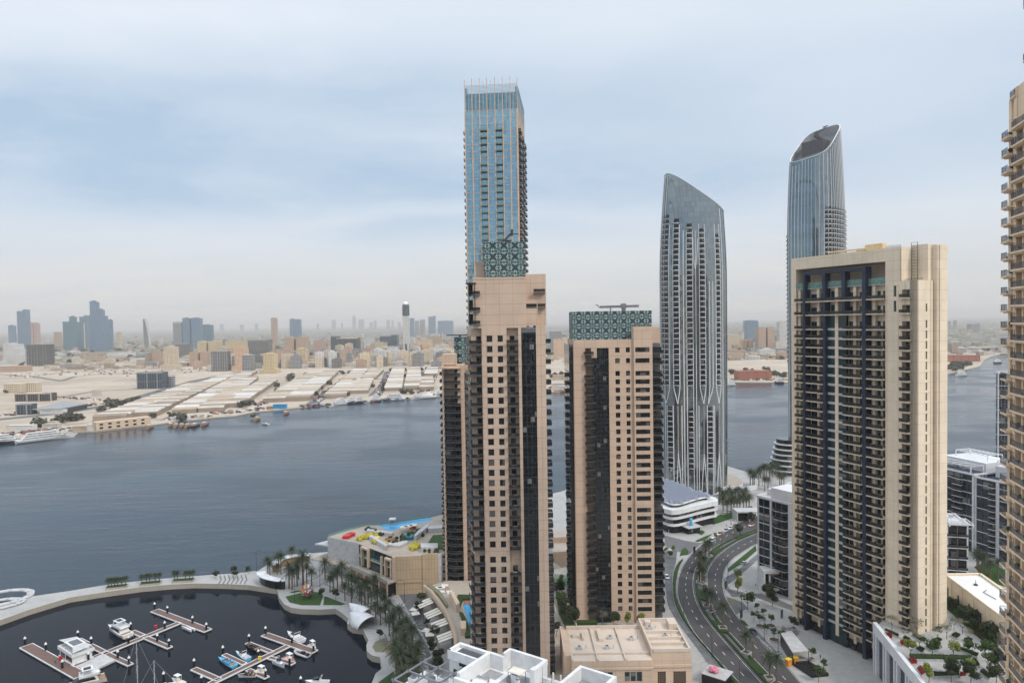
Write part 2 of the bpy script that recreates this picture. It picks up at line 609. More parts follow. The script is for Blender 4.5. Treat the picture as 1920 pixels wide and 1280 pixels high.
# ground surfaces
m, t, b = mat_base('sea')
g = t.new('ShaderNodeNewGeometry')
px, py, pz = t.sep(g.outputs['Position'])
pw = t.comb(px, t.math('MULTIPLY', py, 1.7), 0)
n1 = t.noise(pw, 0.006, 3)
b.inputs['Roughness'].default_value = 0.16
t.link(t.math('ADD', 0.05, t.math('MULTIPLY', t.ramp(n1, 0.4, 0.62), 0.20)), b.inputs['Roughness'])
t.link(t.mix(n1, (0.008, 0.024, 0.041), (0.013, 0.035, 0.056)), b.inputs['Base Color'])
b.inputs['IOR'].default_value = 1.27
bn = t.new('ShaderNodeBump')
n9 = t.noise(t.comb(t.math('MULTIPLY', px, 0.5), t.math('MULTIPLY', py, 2.5), 2), 0.004, 5, 0.65)
t.link(t.math('ADD', 0.35, t.math('MULTIPLY', t.ramp(n9, 0.40, 0.60), 0.65)), bn.inputs['Strength'])
bn.inputs['Distance'].default_value = 0.30
h = t.math('ADD', t.noise(pw, 0.22, 4, 0.6), t.math('MULTIPLY', t.noise(t.comb(px, t.math('MULTIPLY', py, 3.0), 4), 0.03, 3, 0.6), 2.2))
t.link(h, bn.inputs['Height'])
t.link(bn.outputs[0], b.inputs['Normal'])

m, t, b = mat_base('calm_water')
g = t.new('ShaderNodeNewGeometry')
b.inputs['Base Color'].default_value = (0.004, 0.008, 0.015, 1)
b.inputs['Roughness'].default_value = 0.03
b.inputs['IOR'].default_value = 1.15
bn = t.new('ShaderNodeBump')
bn.inputs['Strength'].default_value = 0.8
bn.inputs['Distance'].default_value = 0.05
t.link(t.noise(g.outputs['Position'], 0.5, 3, 0.5), bn.inputs['Height'])
t.link(bn.outputs[0], b.inputs['Normal'])

m, t, b = mat_base('desert')
g = t.new('ShaderNodeNewGeometry')
px, py, pz = t.sep(g.outputs['Position'])
p2 = t.comb(px, py, 0)
na, nb, nc = t.noise(p2, 0.0035, 8, 0.6), t.noise(p2, 0.022, 7, 0.65), t.noise(t.comb(t.math('MULTIPLY', px, 0.35), py, 5), 0.012, 6, 0.6)
c = t.mix(t.ramp(na, 0.35, 0.65), (0.38, 0.31, 0.235), (0.52, 0.44, 0.35))
c = t.mix(t.ramp(nb, 0.56, 0.72), c, (0.26, 0.20, 0.15))
c = t.mix(t.ramp(nc, 0.60, 0.72), c, (0.20, 0.185, 0.17))
# built-up and planted land further from the creek
far = t.ramp(t.math('ADD', py, t.math('MULTIPLY', t.math('SUBTRACT', na, 0.5), 2600)), 2300, 2950)
nd = t.noise(p2, 0.018, 6, 0.7)
ne = t.noise(p2, 0.004, 4, 0.6)
town = t.mix(t.ramp(nd, 0.46, 0.60), (0.075, 0.085, 0.06), (0.36, 0.31, 0.25))
town = t.mix(t.ramp(ne, 0.50, 0.62), town, (0.08, 0.09, 0.065))
c = t.mix(far, c, town)
t.link(c, b.inputs['Base Color'])
b.inputs['Roughness'].default_value = 0.95


def paving(name, c1, c2, cell=1.6, rough=0.8, jc=0.7):
 m, t, b = mat_base(name)
 g = t.new('ShaderNodeNewGeometry')
 bt = t.new('ShaderNodeTexBrick')
 t.link(g.outputs['Position'], bt.inputs['Vector'])
 bt.inputs['Scale'].default_value = 1.0
 bt.inputs['Brick Width'].default_value = cell
 bt.inputs['Row Height'].default_value = cell / 2
 bt.inputs['Mortar Size'].default_value = 0.035
 bt.inputs['Color1'].default_value = (*c1, 1)
 bt.inputs['Color2'].default_value = (*c2, 1)
 bt.inputs['Mortar'].default_value = (*[x * jc for x in c1], 1)
 n = t.noise(g.outputs['Position'], 0.08, 6, 0.65)
 t.link(t.mix(t.math('MULTIPLY', t.ramp(n, 0.45, 0.75), 0.45), bt.outputs[0], tuple(x * 0.62 for x in c1)), b.inputs['Base Color'])
 b.inputs['Roughness'].default_value = rough
 return m


paving('paving', (0.385, 0.38, 0.365), (0.45, 0.44, 0.425))
paving('paving_dark', (0.13, 0.13, 0.135), (0.17, 0.17, 0.175), 1.2)
paving('paving_warm', (0.40, 0.34, 0.28), (0.46, 0.395, 0.33), 1.2)
paving('deck', (0.17, 0.10, 0.08), (0.14, 0.085, 0.066), 3.0, 0.7, 0.6)
m, t, b = mat_base('asphalt')
g = t.new('ShaderNodeNewGeometry')
n = t.noise(g.outputs['Position'], 0.12, 7, 0.7)
n2 = t.noise(g.outputs['Position'], 3.0, 3)
t.link(t.mix(n2, t.mix(t.ramp(n, 0.3, 0.75), (0.055, 0.053, 0.055), (0.092, 0.088, 0.088)), (0.068, 0.065, 0.067)), b.inputs['Base Color'])
b.inputs['Roughness'].default_value = 0.9
m, t, b = mat_base('asphalt_pale')
g = t.new('ShaderNodeNewGeometry')
n = t.noise(g.outputs['Position'], 0.2, 7, 0.7)
t.link(t.mix(t.ramp(n, 0.35, 0.7), (0.10, 0.105, 0.11), (0.19, 0.195, 0.20)), b.inputs['Base Color'])
b.inputs['Roughness'].default_value = 0.85


def leafy(name, c1, c2, scale=0.9, tr=0.0):
 m, t, b = mat_base(name)
 g = t.new('ShaderNodeNewGeometry')
 oi = t.new('ShaderNodeObjectInfo')
 n = t.noise(g.outputs['Position'], scale, 5, 0.7)
 c = t.mix(t.ramp(n, 0.32, 0.68), c1, c2)
 c = t.mix(t.math('MULTIPLY', oi.outputs['Random'], 0.35), c, tuple((a + b_) * 0.35 for a, b_ in zip(c1, c2)))
 t.link(c, b.inputs['Base Color'])
 b.inputs['Roughness'].default_value = 0.75
 b.inputs['Specular IOR Level'].default_value = 0.25
 return m


leafy('grass', (0.022, 0.060, 0.012), (0.045, 0.10, 0.02))
leafy('hedge', (0.018, 0.042, 0.010), (0.045, 0.08, 0.02), 2.5)
leafy('palm_leaf', (0.032, 0.050, 0.026), (0.075, 0.095, 0.05), 1.5)
leafy('leaf_dark', (0.018, 0.032, 0.013), (0.045, 0.06, 0.026), 1.0)
leafy('leaf_green', (0.03, 0.062, 0.014), (0.075, 0.12, 0.03), 1.4)
leafy('leaf_lime', (0.13, 0.17, 0.03), (0.24, 0.26, 0.05), 1.4)
leafy('leaf_dry', (0.16, 0.17, 0.11), (0.24, 0.22, 0.14), 1.4)
leafy('leaf_red', (0.20, 0.02, 0.02), (0.32, 0.05, 0.04), 1.5)
leafy('leaf_yellow', (0.42, 0.36, 0.03), (0.52, 0.46, 0.06), 1.5)
leafy('leaf_far', (0.060, 0.065, 0.045), (0.10, 0.10, 0.07), 0.15)
plain('bark', (0.17, 0.125, 0.09), 0.95, scale=3)
plain('marking', (0.75, 0.75, 0.73), 0.7)
plain('kerb', (0.38, 0.38, 0.37), 0.8)
m, t, b = mat_base('pool_water')
g = t.new('ShaderNodeNewGeometry')
t.link(t.mix(t.noise(g.outputs['Position'], 0.4, 3), (0.03, 0.30, 0.60), (0.05, 0.42, 0.72)), b.inputs['Base Color'])
b.inputs['Roughness'].default_value = 0.12
m, t, b = mat_base('tip_glow')  # emissive orange for the golden tip of the slender tower
b.inputs['Emission Color'].default_value = (1, 0.65, 0.25, 1)
b.inputs['Emission Strength'].default_value = 1.6
# ---------------------------------------------------------------- water and land
GZ = 2.4      # quay level


def G(px, py, z=GZ):
 return on(px, py, z)


def poly(pts, z=0.0):
 return [(p.x, p.y) for p in (on(a, b_, z) for a, b_ in pts)]


def flat(name, mats, pts2, z, kind='structure', thick=None, z0=None):
 mb = MB()
 if thick is None and z0 is None:
  n = len(pts2)
  a = sum(pts2[i][0] * pts2[(i + 1) % n][1] - pts2[(i + 1) % n][0] * pts2[i][1] for i in range(n))
  if a < 0:
   pts2 = list(reversed(pts2))
  mb.add([(p[0], p[1], z) for p in pts2], [tuple(range(n))])
 else:
  mb.prism(pts2, z0 if z0 is not None else z - thick, z, 0, 1 if isinstance(mats, (list, tuple)) and len(mats) > 1 else 0)
 o = mb.build(name, mats)
 return tag(o, kind=kind)


wm = MB()
wm.quad((-60000, -1500, 0), (60000, -1500, 0), (60000, 70000, 0), (-60000, 70000, 0))
tag(wm.build('water', 'sea'), kind='structure')

SHORE = [(-400, 858), (-100, 845), (0, 826), (60, 822), (140, 809), (180, 808), (283, 796), (320, 791), (400, 782), (440, 779), (477, 771.5), (532, 766.5), (575, 761.5), (625, 755.5),
   (670, 752), (710, 747.5), (770, 746), (820, 742), (900, 738), (1035, 734), (1065, 733), (1200, 725), (1362, 716), (1480, 716.5), (1640, 712), (1775, 700.5), (1836, 686.5), (1842, 681),
   (1846, 674), (1858, 668), (1880, 662), (2000, 652), (2300, 640)]
sp = poly(SHORE, 1.5)
land = [(-42000, sp[0][1]), ] + sp + [(40000, sp[-1][1]), (40000, 52000), (-42000, 52000)]
flat('far_bank', ['stone_wall', 'desert'], land, 1.5, z0=-3)

OUTER = [(-160, 1150), (0, 1132.5), (61, 1117), (131, 1107), (200, 1095.5), (265, 1088), (327, 1082), (396, 1077), (440, 1074.5), (485, 1069), (511, 1051), (545, 1042), (581, 1037), (616, 1034)]
INNER = [(-160, 1200), (0, 1162), (56, 1142), (131, 1119.5), (199, 1109), (265, 1100), (323, 1095), (365, 1093), (420, 1094), (465, 1096), (492, 1100), (519, 1104), (524, 1120), (533, 1132), (546, 1138.5), (564, 1141),
   (599, 1142), (629, 1140.5), (640, 1147), (653, 1158), (651, 1168), (661, 1175.5), (680, 1178), (684, 1186), (691, 1200), (687, 1208), (688, 1220), (698, 1228), (712.5, 1231), (716, 1252), (704, 1262), (697, 1280), (690, 1330), (700, 1420)]
po = poly(OUTER, GZ)
pi_ = poly(INNER, GZ)
e1 = at(1362, 874, 575)
near_land = po + [(-85, 398), (-45, 420), (0, 470)] + poly([(1052, 921)], GZ) + [(90, 560), tuple(G(1362, 873))[:2], tuple(G(1420, 890))[:2], (215, 590), (262, 570), (300, 520), (700, 560), (1200, 500), (1200, -300), (-80, -300), (-45, 60)] + list(reversed(pi_))
flat('quay', ['stone_wall', 'paving'], near_land, GZ, z0=-3)
# sheltered basin: the same water, hardly a ripple
cal = list(reversed(poly([(-160, 1175)] + INNER[1:], 0.02))) 
cx_, cy_ = on(-700, 1330, 0.02), on(-160, 1175, 0.02)
cal = [(p[0], p[1]) for p in poly(INNER[0:], 0.02)] + [(-40, 90), (-420, 90)]
flat('marina_water', 'calm_water', cal, 0.03)


def ribbon(name, mat, left, right, z=GZ, dz=0.0, kind='structure'):
 """a strip between two edges traced on the ground"""
 a = [G(*p, z + dz) for p in left]
 b_ = [G(*p, z + dz) for p in right]
 n = 40

 def res(pts):
  ds = [0]
  for i in range(1, len(pts)):
   ds.append(ds[-1] + (pts[i] - pts[i - 1]).length)
  out = []
  for k in range(n + 1):
   t = ds[-1] * k / n
   i = max(j for j in range(len(ds)) if ds[j] <= t + 1e-9)
   if i >= len(pts) - 1:
    out.append(pts[-1]); continue
   f = (t - ds[i]) / (ds[i + 1] - ds[i])
   p0, p1, p2, p3 = pts[max(i - 1, 0)], pts[i], pts[i + 1], pts[min(i + 2, len(pts) - 1)]
   out.append(0.5 * ((2 * p1) + (p2 - p0) * f + (2 * p0 - 5 * p1 + 4 * p2 - p3) * f * f + (3 * p1 - p0 - 3 * p2 + p3) * f ** 3))
  return out
 A, B = res(a), res(b_)
 return A, B


def strip_obj(name, mat, A, B, dz, thick=0.0, kind='structure'):
 mb = MB()
 for i in range(len(A) - 1):
  q = [A[i], B[i], B[i + 1], A[i + 1]]
  zt = GZ + dz
  vs = [(p.x, p.y, zt) for p in q]
  mb.add(vs, [(0, 1, 2, 3)])
  if thick:
   for s_, e_ in ((0, 3), (1, 2)):
    mb.quad((q[s_].x, q[s_].y, zt - thick), (q[e_].x, q[e_].y, zt - thick), (q[e_].x, q[e_].y, zt), (q[s_].x, q[s_].y, zt))
 o = mb.build(name, mat)
 for p in o.data.polygons:
  if abs(p.normal.z) > 0.5 and p.normal.z < 0:
   p.flip()
 return tag(o, kind=kind)


LL = [(1440, 962), (1400, 972), (1352, 1001), (1319, 1018), (1297, 1037), (1283, 1055), (1273.5, 1075), (1269.6, 1095), (1270, 1120), (1280, 1146), (1297, 1180), (1326, 1215), (1357, 1249), (1390, 1284), (1440, 1330)]
LR = [(1440, 985), (1417, 993), (1370, 1011), (1338, 1027), (1319, 1045), (1306, 1063), (1301, 1080), (1300.5, 1103), (1305.6, 1125), (1316, 1146), (1333, 1170), (1367.5, 1209.5), (1404, 1251), (1432, 1282), (1480, 1330)]
RL = [(1440, 992), (1417, 1000), (1384, 1014), (1356, 1032), (1340, 1047), (1327.5, 1065), (1324.5, 1083.5), (1326, 1100), (1332, 1128), (1342, 1154), (1362, 1179), (1379.5, 1199), (1412, 1233.6), (1460, 1283), (1510, 1330)]
RR = [(1440, 1014), (1417, 1020.5), (1392.5, 1035), (1372, 1050), (1360, 1068), (1356.5, 1085.5), (1357, 1103), (1362, 1122), (1371, 1136), (1387, 1160), (1412, 1184), (1455, 1224), (1500, 1276), (1560, 1340)]
SL = [(1235, 1035), (1240, 1060), (1244, 1085), (1247, 1110), (1252, 1137), (1273, 1172), (1302, 1211), (1335, 1258), (1360, 1295), (1390, 1340)]
SR = [(1270, 1030), (1267, 1055), (1261, 1075), (1260.5, 1103), (1265, 1132), (1280, 1163), (1306, 1197.5), (1333, 1229), (1362, 1266), (1384, 1295), (1420, 1340)]
HR = [(1281, 1050), (1275, 1060), (1271, 1078), (1268, 1095), (1269, 1120), (1279, 1147), (1296, 1181), (1325, 1216), (1356, 1250), (1389, 1285), (1438, 1330)]
HL = [(1278, 1050), (1268, 1062), (1262, 1078), (1261, 1103), (1265.5, 1131), (1281, 1163), (1307, 1197.5), (1334, 1229), (1363, 1266), (1385, 1295), (1421, 1340)]

A1, B1 = ribbon('', '', LL, LR)
strip_obj('road', 'asphalt', A1, B1, 0.004)
A2, B2 = ribbon('', '', RL, RR)
strip_obj('road', 'asphalt', A2, B2, 0.004)
A3, B3 = ribbon('', '', SL, SR)
strip_obj('service_road', 'asphalt_pale', A3, B3, 0.008)
AH, BH = ribbon('', '', HL, HR)
hedge_strip = strip_obj('verge', 'kerb', AH, BH, 0.14, 0.14)
strip_obj('median', 'paving_dark', B1, A2, 0.15, 0.15)
# white kerb lines and lane dashes
mb = MB()


def along(A, B, f):
 return [a.lerp(b_, f) for a, b_ in zip(A, B)]


def dashes(line, on_, off, wd, z):
 acc, k = 0.0, 0
 for i in range(len(line) - 1):
  a, b_ = line[i], line[i + 1]
  L = (b_ - a).length
  t = 0.0
  while t < L:
   if (acc + t) % (on_ + off) < on_ and t + 0.5 < L:
    p, q = a.lerp(b_, t / L), a.lerp(b_, min(1, (t + 0.5) / L))
    d = (q - p).normalized()
    n_ = Vector((-d.y, d.x, 0)) * wd / 2
    mb.quad((p.x - n_.x, p.y - n_.y, z), (q.x - n_.x, q.y - n_.y, z), (q.x + n_.x, q.y + n_.y, z), (p.x + n_.x, p.y + n_.y, z))
   t += 0.5
  acc += L


dashes(along(A1, B1, 0.5), 2.5, 5.0, 0.22, GZ + 0.012)
dashes(along(A2, B2, 0.5), 2.5, 5.0, 0.22, GZ + 0.012)
for A_, B_, f in ((A1, B1, 0.04), (A1, B1, 0.96), (A2, B2, 0.04), (A2, B2, 0.96), (A3, B3, 0.06)):
 dashes(along(A_, B_, f), 50, 0.0, 0.14, GZ + 0.016)
o = mb.build('road_marking', 'marking')
for p in o.data.polygons:
 if p.normal.z < 0: p.flip()
tag(o, kind='structure')

# side street joining on the right, and its crossing
flat('side_street', 'asphalt_pale', poly([(1357, 1098), (1372, 1118), (1400, 1119), (1425, 1122), (1450, 1132), (1500, 1150), (1500, 1141), (1455, 1121), (1430, 1112), (1400, 1112), (1368, 1103), (1358, 1082)], GZ) , GZ + 0.010)
flat('side_street', 'asphalt_pale', poly([(1362, 1118), (1392, 1128), (1402, 1139), (1380, 1152), (1368, 1136)], GZ), GZ + 0.013)
flat('lay_by', 'asphalt_pale', poly([(1408, 1178), (1418, 1180), (1458, 1222), (1450, 1228), (1430, 1208)], GZ), GZ + 0.013)
flat('access_road', 'asphalt_pale', poly([(1360, 1082), (1378, 1072), (1420, 1038), (1422, 1048), (1388, 1078), (1364, 1096)], GZ), GZ + 0.013)
mb = MB()
for i in range(6):
 a = G(1403 + i * 3.2, 1122.5 + i * 2.3)
 b_ = G(1413 + i * 3.0, 1122 + i * 2.3)
 mb.quad((a.x, a.y, GZ + .02), (b_.x, b_.y, GZ + .02), (b_.x, b_.y + .6, GZ + .02), (a.x, a.y + .6, GZ + .02))
tag(mb.build('zebra_crossing', 'marking'), kind='structure')
flat('crossing_plaza', 'paving_dark', poly([(1246, 1003), (1285, 1013), (1316, 1018), (1290, 1040), (1262, 1030), (1246, 1022)], GZ), GZ + 0.012)

# lawns and beds
def lawn(name, pts, z=0.10, mat='grass', base=GZ):
 return flat(name, ['kerb', mat], poly(pts, base), base + z, z0=base - 0.01)


lawn('lawn', [(535, 1118), (560, 1112), (590, 1109), (603, 1112), (606, 1116), (600, 1134.5), (564, 1134), (543, 1129)])
lawn('lawn', [(608, 1118), (612, 1118), (648, 1132), (640, 1134), (606, 1134)])
lawn('lawn', [(543, 1109.5), (560, 1106), (565, 1108), (548, 1111.5)])
lawn('lawn', [(709, 1279), (738, 1258), (741, 1268), (742, 1290), (712, 1290)])
lawn('lawn', [(1364, 1066), (1385, 1048), (1417, 1022), (1419, 1032), (1390, 1057), (1366, 1072)])
lawn('lawn', [(1278, 1030), (1285, 1026), (1291, 1033), (1289, 1040), (1274, 1042)], mat='grass')
lawn('lawn', [(1303, 1014), (1322, 1005), (1337, 1000), (1322, 1012), (1308, 1016)])
lawn('lawn', [(1303, 998), (1316, 993), (1322, 997), (1316, 1003)])
lawn('lawn', [(1340, 968), (1380, 955), (1410, 948), (1412, 956), (1360, 976), (1336, 984)])
lawn('flower_bed', [(1364, 1122), (1378, 1123), (1389, 1128), (1368, 1134)], mat='leaf_dry')
lawn('flower_bed', [(1387, 1160), (1396, 1164), (1404, 1173), (1396, 1173), (1389, 1167)], mat='hedge')
lawn('flower_bed', [(698, 1212), (704, 1202), (722, 1196), (726, 1206), (722, 1222), (704, 1222)], mat='leaf_dry')
lawn('lawn', [(1826, 1062), (1850, 1052), (1885, 1068), (1885, 1100), (1850, 1088)])
A4, B4 = along(B1, A2, 0.12), along(B1, A2, 0.88)
mb = MB()
for i in range(len(A4) - 1):
 if i % 6 in (0, 1, 2, 3):
  a, b_, c, d = A4[i], B4[i], B4[i + 1], A4[i + 1]
  for lo, hi in ((0.0, 0.24), (0.76, 1.0)):
   q = [a.lerp(b_, lo), a.lerp(b_, hi), d.lerp(c, hi), d.lerp(c, lo)]
   mb.prism([(p.x, p.y) for p in q], GZ + 0.15, GZ + 0.7)
 else:
  a, b_, c, d = A4[i], B4[i], B4[i + 1], A4[i + 1]
  mb.prism([(p.x, p.y) for p in (a, b_, c, d)], GZ + 0.15, GZ + 0.8)
tag(mb.build('median_hedge', 'hedge'), kind='stuff', label=None)
mb = MB()
AH2, BH2 = along(AH, BH, 0.1), along(AH, BH, 0.9)
for i in range(len(AH2) - 1):
 q = (AH2[i], BH2[i], BH2[i + 1], AH2[i + 1])
 mb.prism([(p.x, p.y) for p in q], GZ + 0.14, GZ + 0.75 + 0.15 * (i % 2))
tag(mb.build('verge_hedge', 'hedge'), kind='stuff')

# haze over the whole scene
hz = MB()
hz.box(-50000, 50000, -1400, 60000, -6, 292)
ho = hz.build('haze', 'white_paint')
tag(ho, kind='stuff')
hm = bpy.data.materials.new('haze_air')
hm.use_nodes = True
ht = NT(hm.node_tree)
ht.n.clear()
hv = ht.new('ShaderNodeVolumePrincipled')
hv.inputs['Color'].default_value = (1.0, 0.96, 0.92, 1)
hv.inputs['Density'].default_value = 0.00008
hout = ht.new('ShaderNodeOutputMaterial')
ht.link(hv.outputs[0], hout.inputs['Volume'])
ho.data.materials[0] = hm
# ---------------------------------------------------------------- tower helpers
def slab_rail(path, inner, m_slab, m_rail, top, th=0.28, h=1.05):
 """balcony: slab polygon path+inner, railing along path; materials 0 slab 1 rail 2 top bar"""
 b = MB()
 b.prism(path + inner, -th, 0, 0, 0, True)
 b.merge(rail_mb(path, h, 1, mp=2))
 return b


def door_mb(w, h=2.35):
 b = MB()
 b.quad((0, 0, 0), (w, 0, 0), (w, 0, h), (0, 0, h), 0)
 for x in (0, w / 2 - 0.04, w - 0.08):
  b.box(x, x + 0.08, -0.05, 0.03, 0, h, 1)
 b.box(0, w, -0.05, 0.03, h - 0.08, h, 1)
 return b


# ================================================================ front beige tower
FH = 3.35
tw = thing('apartment_tower', 'tall beige apartment tower nearest the middle, directly before the blue glass tower', 'tower', (-12.75, 224, GZ))
rows = [117.2 - FH * k - (1.65 if k > 20 else 0) for k in range(35)]
rows = [r for r in rows if r > 2]
up = [131.8, 126.6, 122.4]
W = MB()
c1 = (4.55, 6.4, [(z - 1.02, z + 1.02) for z in rows + up])
c2 = (8.1, 9.8, [(z - 1.02, z + 1.02) for z in rows])
facade(W, 2.93, 11.03, 0, 120.6, [(c1[0], c1[1], [o for o in c1[2] if o[1] < 120.6]), c2], 0.35)
facade(W, 0.35, 17.5, 120.6, 136.3, [(4.55, 6.4, [o for o in c1[2] if o[0] > 120.6])], 0.35)
W.box(2.93, 3.13, 0.01, 1.9, 0, 120.6).box(10.83, 11.03, 0.01, 1.9, 0, 120.6)
W.box(14.77, 15.75, 0, 26, 0, 120.6)
W.box(20.5, 23.6, 0, 26, 0, 121.2)
W.box(17.52, 24.1, 3.0, 25, 121.2, 138.0)
W.box(17.52, 21.2, 1.2, 2.98, 121.2, 129.5)
W.box(0.35, 17.5, 0.02, 24, 120.7, 136.2)
W.box(-0.6, 15.7, 1.8, 26, 0, 120.5)
W.box(15.7, 20.5, 0.6, 26, 0, 120.5)
W.box(0.3, 17.5, 0.0, 0.35, 136.2, 137.0)
W.box(1.0, 5.2, 12, 18, 136.2, 143.0)
W.prism([(-0.6, 1.9), (-2.2, 8.5), (-2.2, 26), (-0.6, 26)], 0, 120.5)
W.build('wall', 'beige_wall', tw)
cw = MB()
cw.box(15.76, 20.49, 0.12, 0.58, 0, 119.0)
for k in range(36):
 z = 118.9 - FH * k - (1.65 if k > 20 else 0)
 if z > 1:
  cw.box(15.78, 20.47, 0.05, 0.11, z, z + 0.12, 1)
for i in range(4):
 cw.box(15.78 + i * 1.55, 15.86 + i * 1.55, 0.04, 0.11, 0.1, 118.9, 1)
cw.box(15.76, 20.49, -0.05, 0.6, 119.0, 120.4, 2)
cw.build('curtain_wall', ['glass_black', 'metal_dark', 'grey_panel'], tw)
wr = Rep('window', window_mb(1.85, 2.04, 2, 0.08), ['glass_dark', 'dark_frame'], tw)
for z in up:
 wr.put(4.55, 0.26, z - 1.02)
for z in rows:
 wr.put(4.55, 0.26, z - 1.02)
 wr.put(8.1, 0.26, z - 1.02, sx=1.7 / 1.85)
wr.done()
dr = Rep('balcony_door', door_mb(1.55), ['glass_dark', 'dark_frame'], tw)
bl = Rep('balcony', slab_rail([(2.9, -0.9), (-0.9, -0.9), (-3.1, 8.8)], [(-2.2, 8.9), (-0.6, 2.0), (2.9, 1.9)], 0, 1, 2), ['grey_slab', 'rail_glass', 'metal_dark'], tw)
b2 = Rep('balcony', slab_rail([(11.0, -1.1), (14.75, -1.1)], [(14.75, 1.9), (11.0, 1.9)], 0, 1, 2), ['grey_slab', 'rail_glass', 'metal_dark'], tw)
b3 = Rep('balcony', slab_rail([(23.6, 0.4), (25.3, 0.9), (25.3, 6.2), (23.6, 6.6)], [], 0, 1, 2), ['grey_slab', 'rail_glass', 'metal_dark'], tw)
sw = Rep('side_window', door_mb(6.3, 2.3), ['glass_dark', 'dark_frame'], tw)
for k, z in enumerate(rows):
 zf = z - 1.55
 bl.put(0, 0, zf)
 if not (k in (21,)):
  b2.put(0, 0, zf)
  dr.put(12.0, 1.74, zf + 0.05)
 b3.put(0, 0, zf)
 dr.put(1.1, 1.74, zf + 0.05)
 a = math.atan2(6.6, -1.6)
 sw.put(-2.24, 8.45, zf + 0.05, a + math.pi)
b2.put(6.2, 3.0, 122.2)
b2.put(6.2, 2.2, 127.2)
b2.put(9.0, 2.6, 127.2)
b2.put(9.0, 2.6, 132.0)
for z in (122.0, 126.3, 131.5):
 bl.put(0.5, 0, z, sx=0.75)
for r_ in (bl, b2, b3, dr, sw):
 r_.done()
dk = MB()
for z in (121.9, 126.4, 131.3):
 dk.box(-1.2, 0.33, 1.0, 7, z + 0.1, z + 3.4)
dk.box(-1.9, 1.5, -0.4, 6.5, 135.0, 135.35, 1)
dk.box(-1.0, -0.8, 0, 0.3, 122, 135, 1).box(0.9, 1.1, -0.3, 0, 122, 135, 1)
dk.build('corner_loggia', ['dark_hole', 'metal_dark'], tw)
sc_ = MB()
xa, xb = at(907, 500, 232).x + 12.75, at(985, 500, 232).x + 12.75
sc_.box(xa, xb, 8, 20, 136.25, 149.2)
sc_.build('roof_screen', 'screen', tw)
cr = MB()
cx0 = at(955, 450, 236).x + 12.75
cr.cyl(cx0, 12, 149.2, 150.3, 0.8, n=8).bar((cx0 - 1.6, 12, 150.2), (cx0 + 1.1, 12, 153.0), 0.7, 0.6)
cr.bar((cx0 + 0.2, 12, 152.4), (cx0 + 3.1, 12, 152.2), 0.35, 0.3).bar((cx0 + .8, 12, 151.6), (cx0 + 1.0, 12, 153.8), 0.5, 0.8)
cr.box(cx0 - 2.6, cx0 - 0.8, 11.4, 12.6, 149.3, 150.4)
cr.build('roof_crane', 'metal_dark', tw)
rp = MB()
rp.box(1, 23, 1, 25, 120.55, 120.6)
rp.build('roof', 'light_grey', tw)

FURN = [MB().box(-.5, .5, -.3, .3, .35, .42).box(-.45, -.38, -.25, .25, 0, .35).box(.38, .45, -.25, .25, 0, .35).box(.8, 1.3, -.3, .25, 0, .45, 1).box(.8, .88, -.3, .25, .45, .9, 1),
  MB().box(-.8, .6, -.3, .3, 0, .4, 1).box(-.8, .6, .3, .42, 0, .8, 1).cyl(1.1, 0, 0, .4, .22, .28, 7).sphere((1.1, 0, .8), .42, 6, 5, 2),
  MB().box(-.7, .7, -.06, .06, 1.0, 1.08).box(-.6, .5, -.03, .03, .35, 1.0, 3).cyl(1.2, 0, 0, .35, .2, .25, 6, 1).sphere((1.2, 0, .6), .32, 5, 4, 2)]
FM = ['timber', 'canvas', 'leaf_green', 'light_grey']


def furnish(parent, spots, seed, p=.6, cap=33):
 q_ = random.Random(seed)
 reps = [Rep('balcony_furniture', f_, FM, parent, cap) for f_ in FURN]
 for (x, y, z) in spots:
  if q_.random() < p:
   q_.choice(reps).put(x + q_.uniform(-.5, .5), y, z)
 for r_ in reps:
  r_.done()


furnish(tw, [(12.6, -.2, z - 1.54) for z in rows] + [(1.2, -.2, z - 1.54) for z in rows], 1, .75)
# ================================================================ middle beige tower
X0 = at(1078, 860, 278).x
tw = thing('apartment_tower', 'beige tower with wide teal roof screen, between the nearest tower and silver tower', 'tower', (X0, 278, GZ))
DF = 3.36
z0_ = 101.2
rows = [z0_ - DF * k - (1.4 if k > 15 else 0) for k in range(31)]
rows = [r for r in rows if r > 2.5]
up = [110.6, 106.3]
W = MB()
TOP = 114.1
facade(W, 14.1, 24.0, 0, TOP, [(16.7, 18.5, [(z - 1.0, z + 1.0) for z in rows + up if abs(z - rows[16]) > 0.1] + [(rows[16] - 1.0, rows[16] + 3.2)]), (21.0, 22.6, [(z - 1.0, z + 1.0) for z in rows + up])], 0.35)
facade(W, 24.0, 31.5, 0, 119.8, [(24.6, 30.3, [(z - 0.95, z + 0.95) for z in rows + up])], 0.4, y=-0.9)
W.box(24.0, 24.3, -0.89, 3, 0, 119.79).box(31.2, 31.5, -0.89, 6, 0, 119.79).box(24.3, 31.2, 0.2, 6, 112.5, 119.78)
W.box(0, 4.7, 0, 29, 0, TOP)
W.box(4.7, 14.05, 3.0, 29, 0, TOP - 0.1)
W.box(14.1, 31.2, 1.0, 29, 0, TOP - 0.1)
W.box(4.7, 14.1, 0.0, 2.98, TOP - 2.6, TOP)
W.box(7.0, 9.3, -0.01, 2, TOP - 6.5, TOP - 2.61)
W.box(31.3, 35.6, 8, 24, 0, TOP - 1)
W.box(32.0, 35.4, 3, 10, TOP - 1, 119.6)
W.box(0.0, 24.0, 0.0, 0.3, TOP, TOP + 0.8).box(0.0, 0.3, 0.3, 29, TOP, TOP + 0.8)
W.build('wall', 'beige_wall', tw)
cw = MB()
cw.box(7.8, 14.08, 0.3, 2.9, 0, TOP - 2.7)
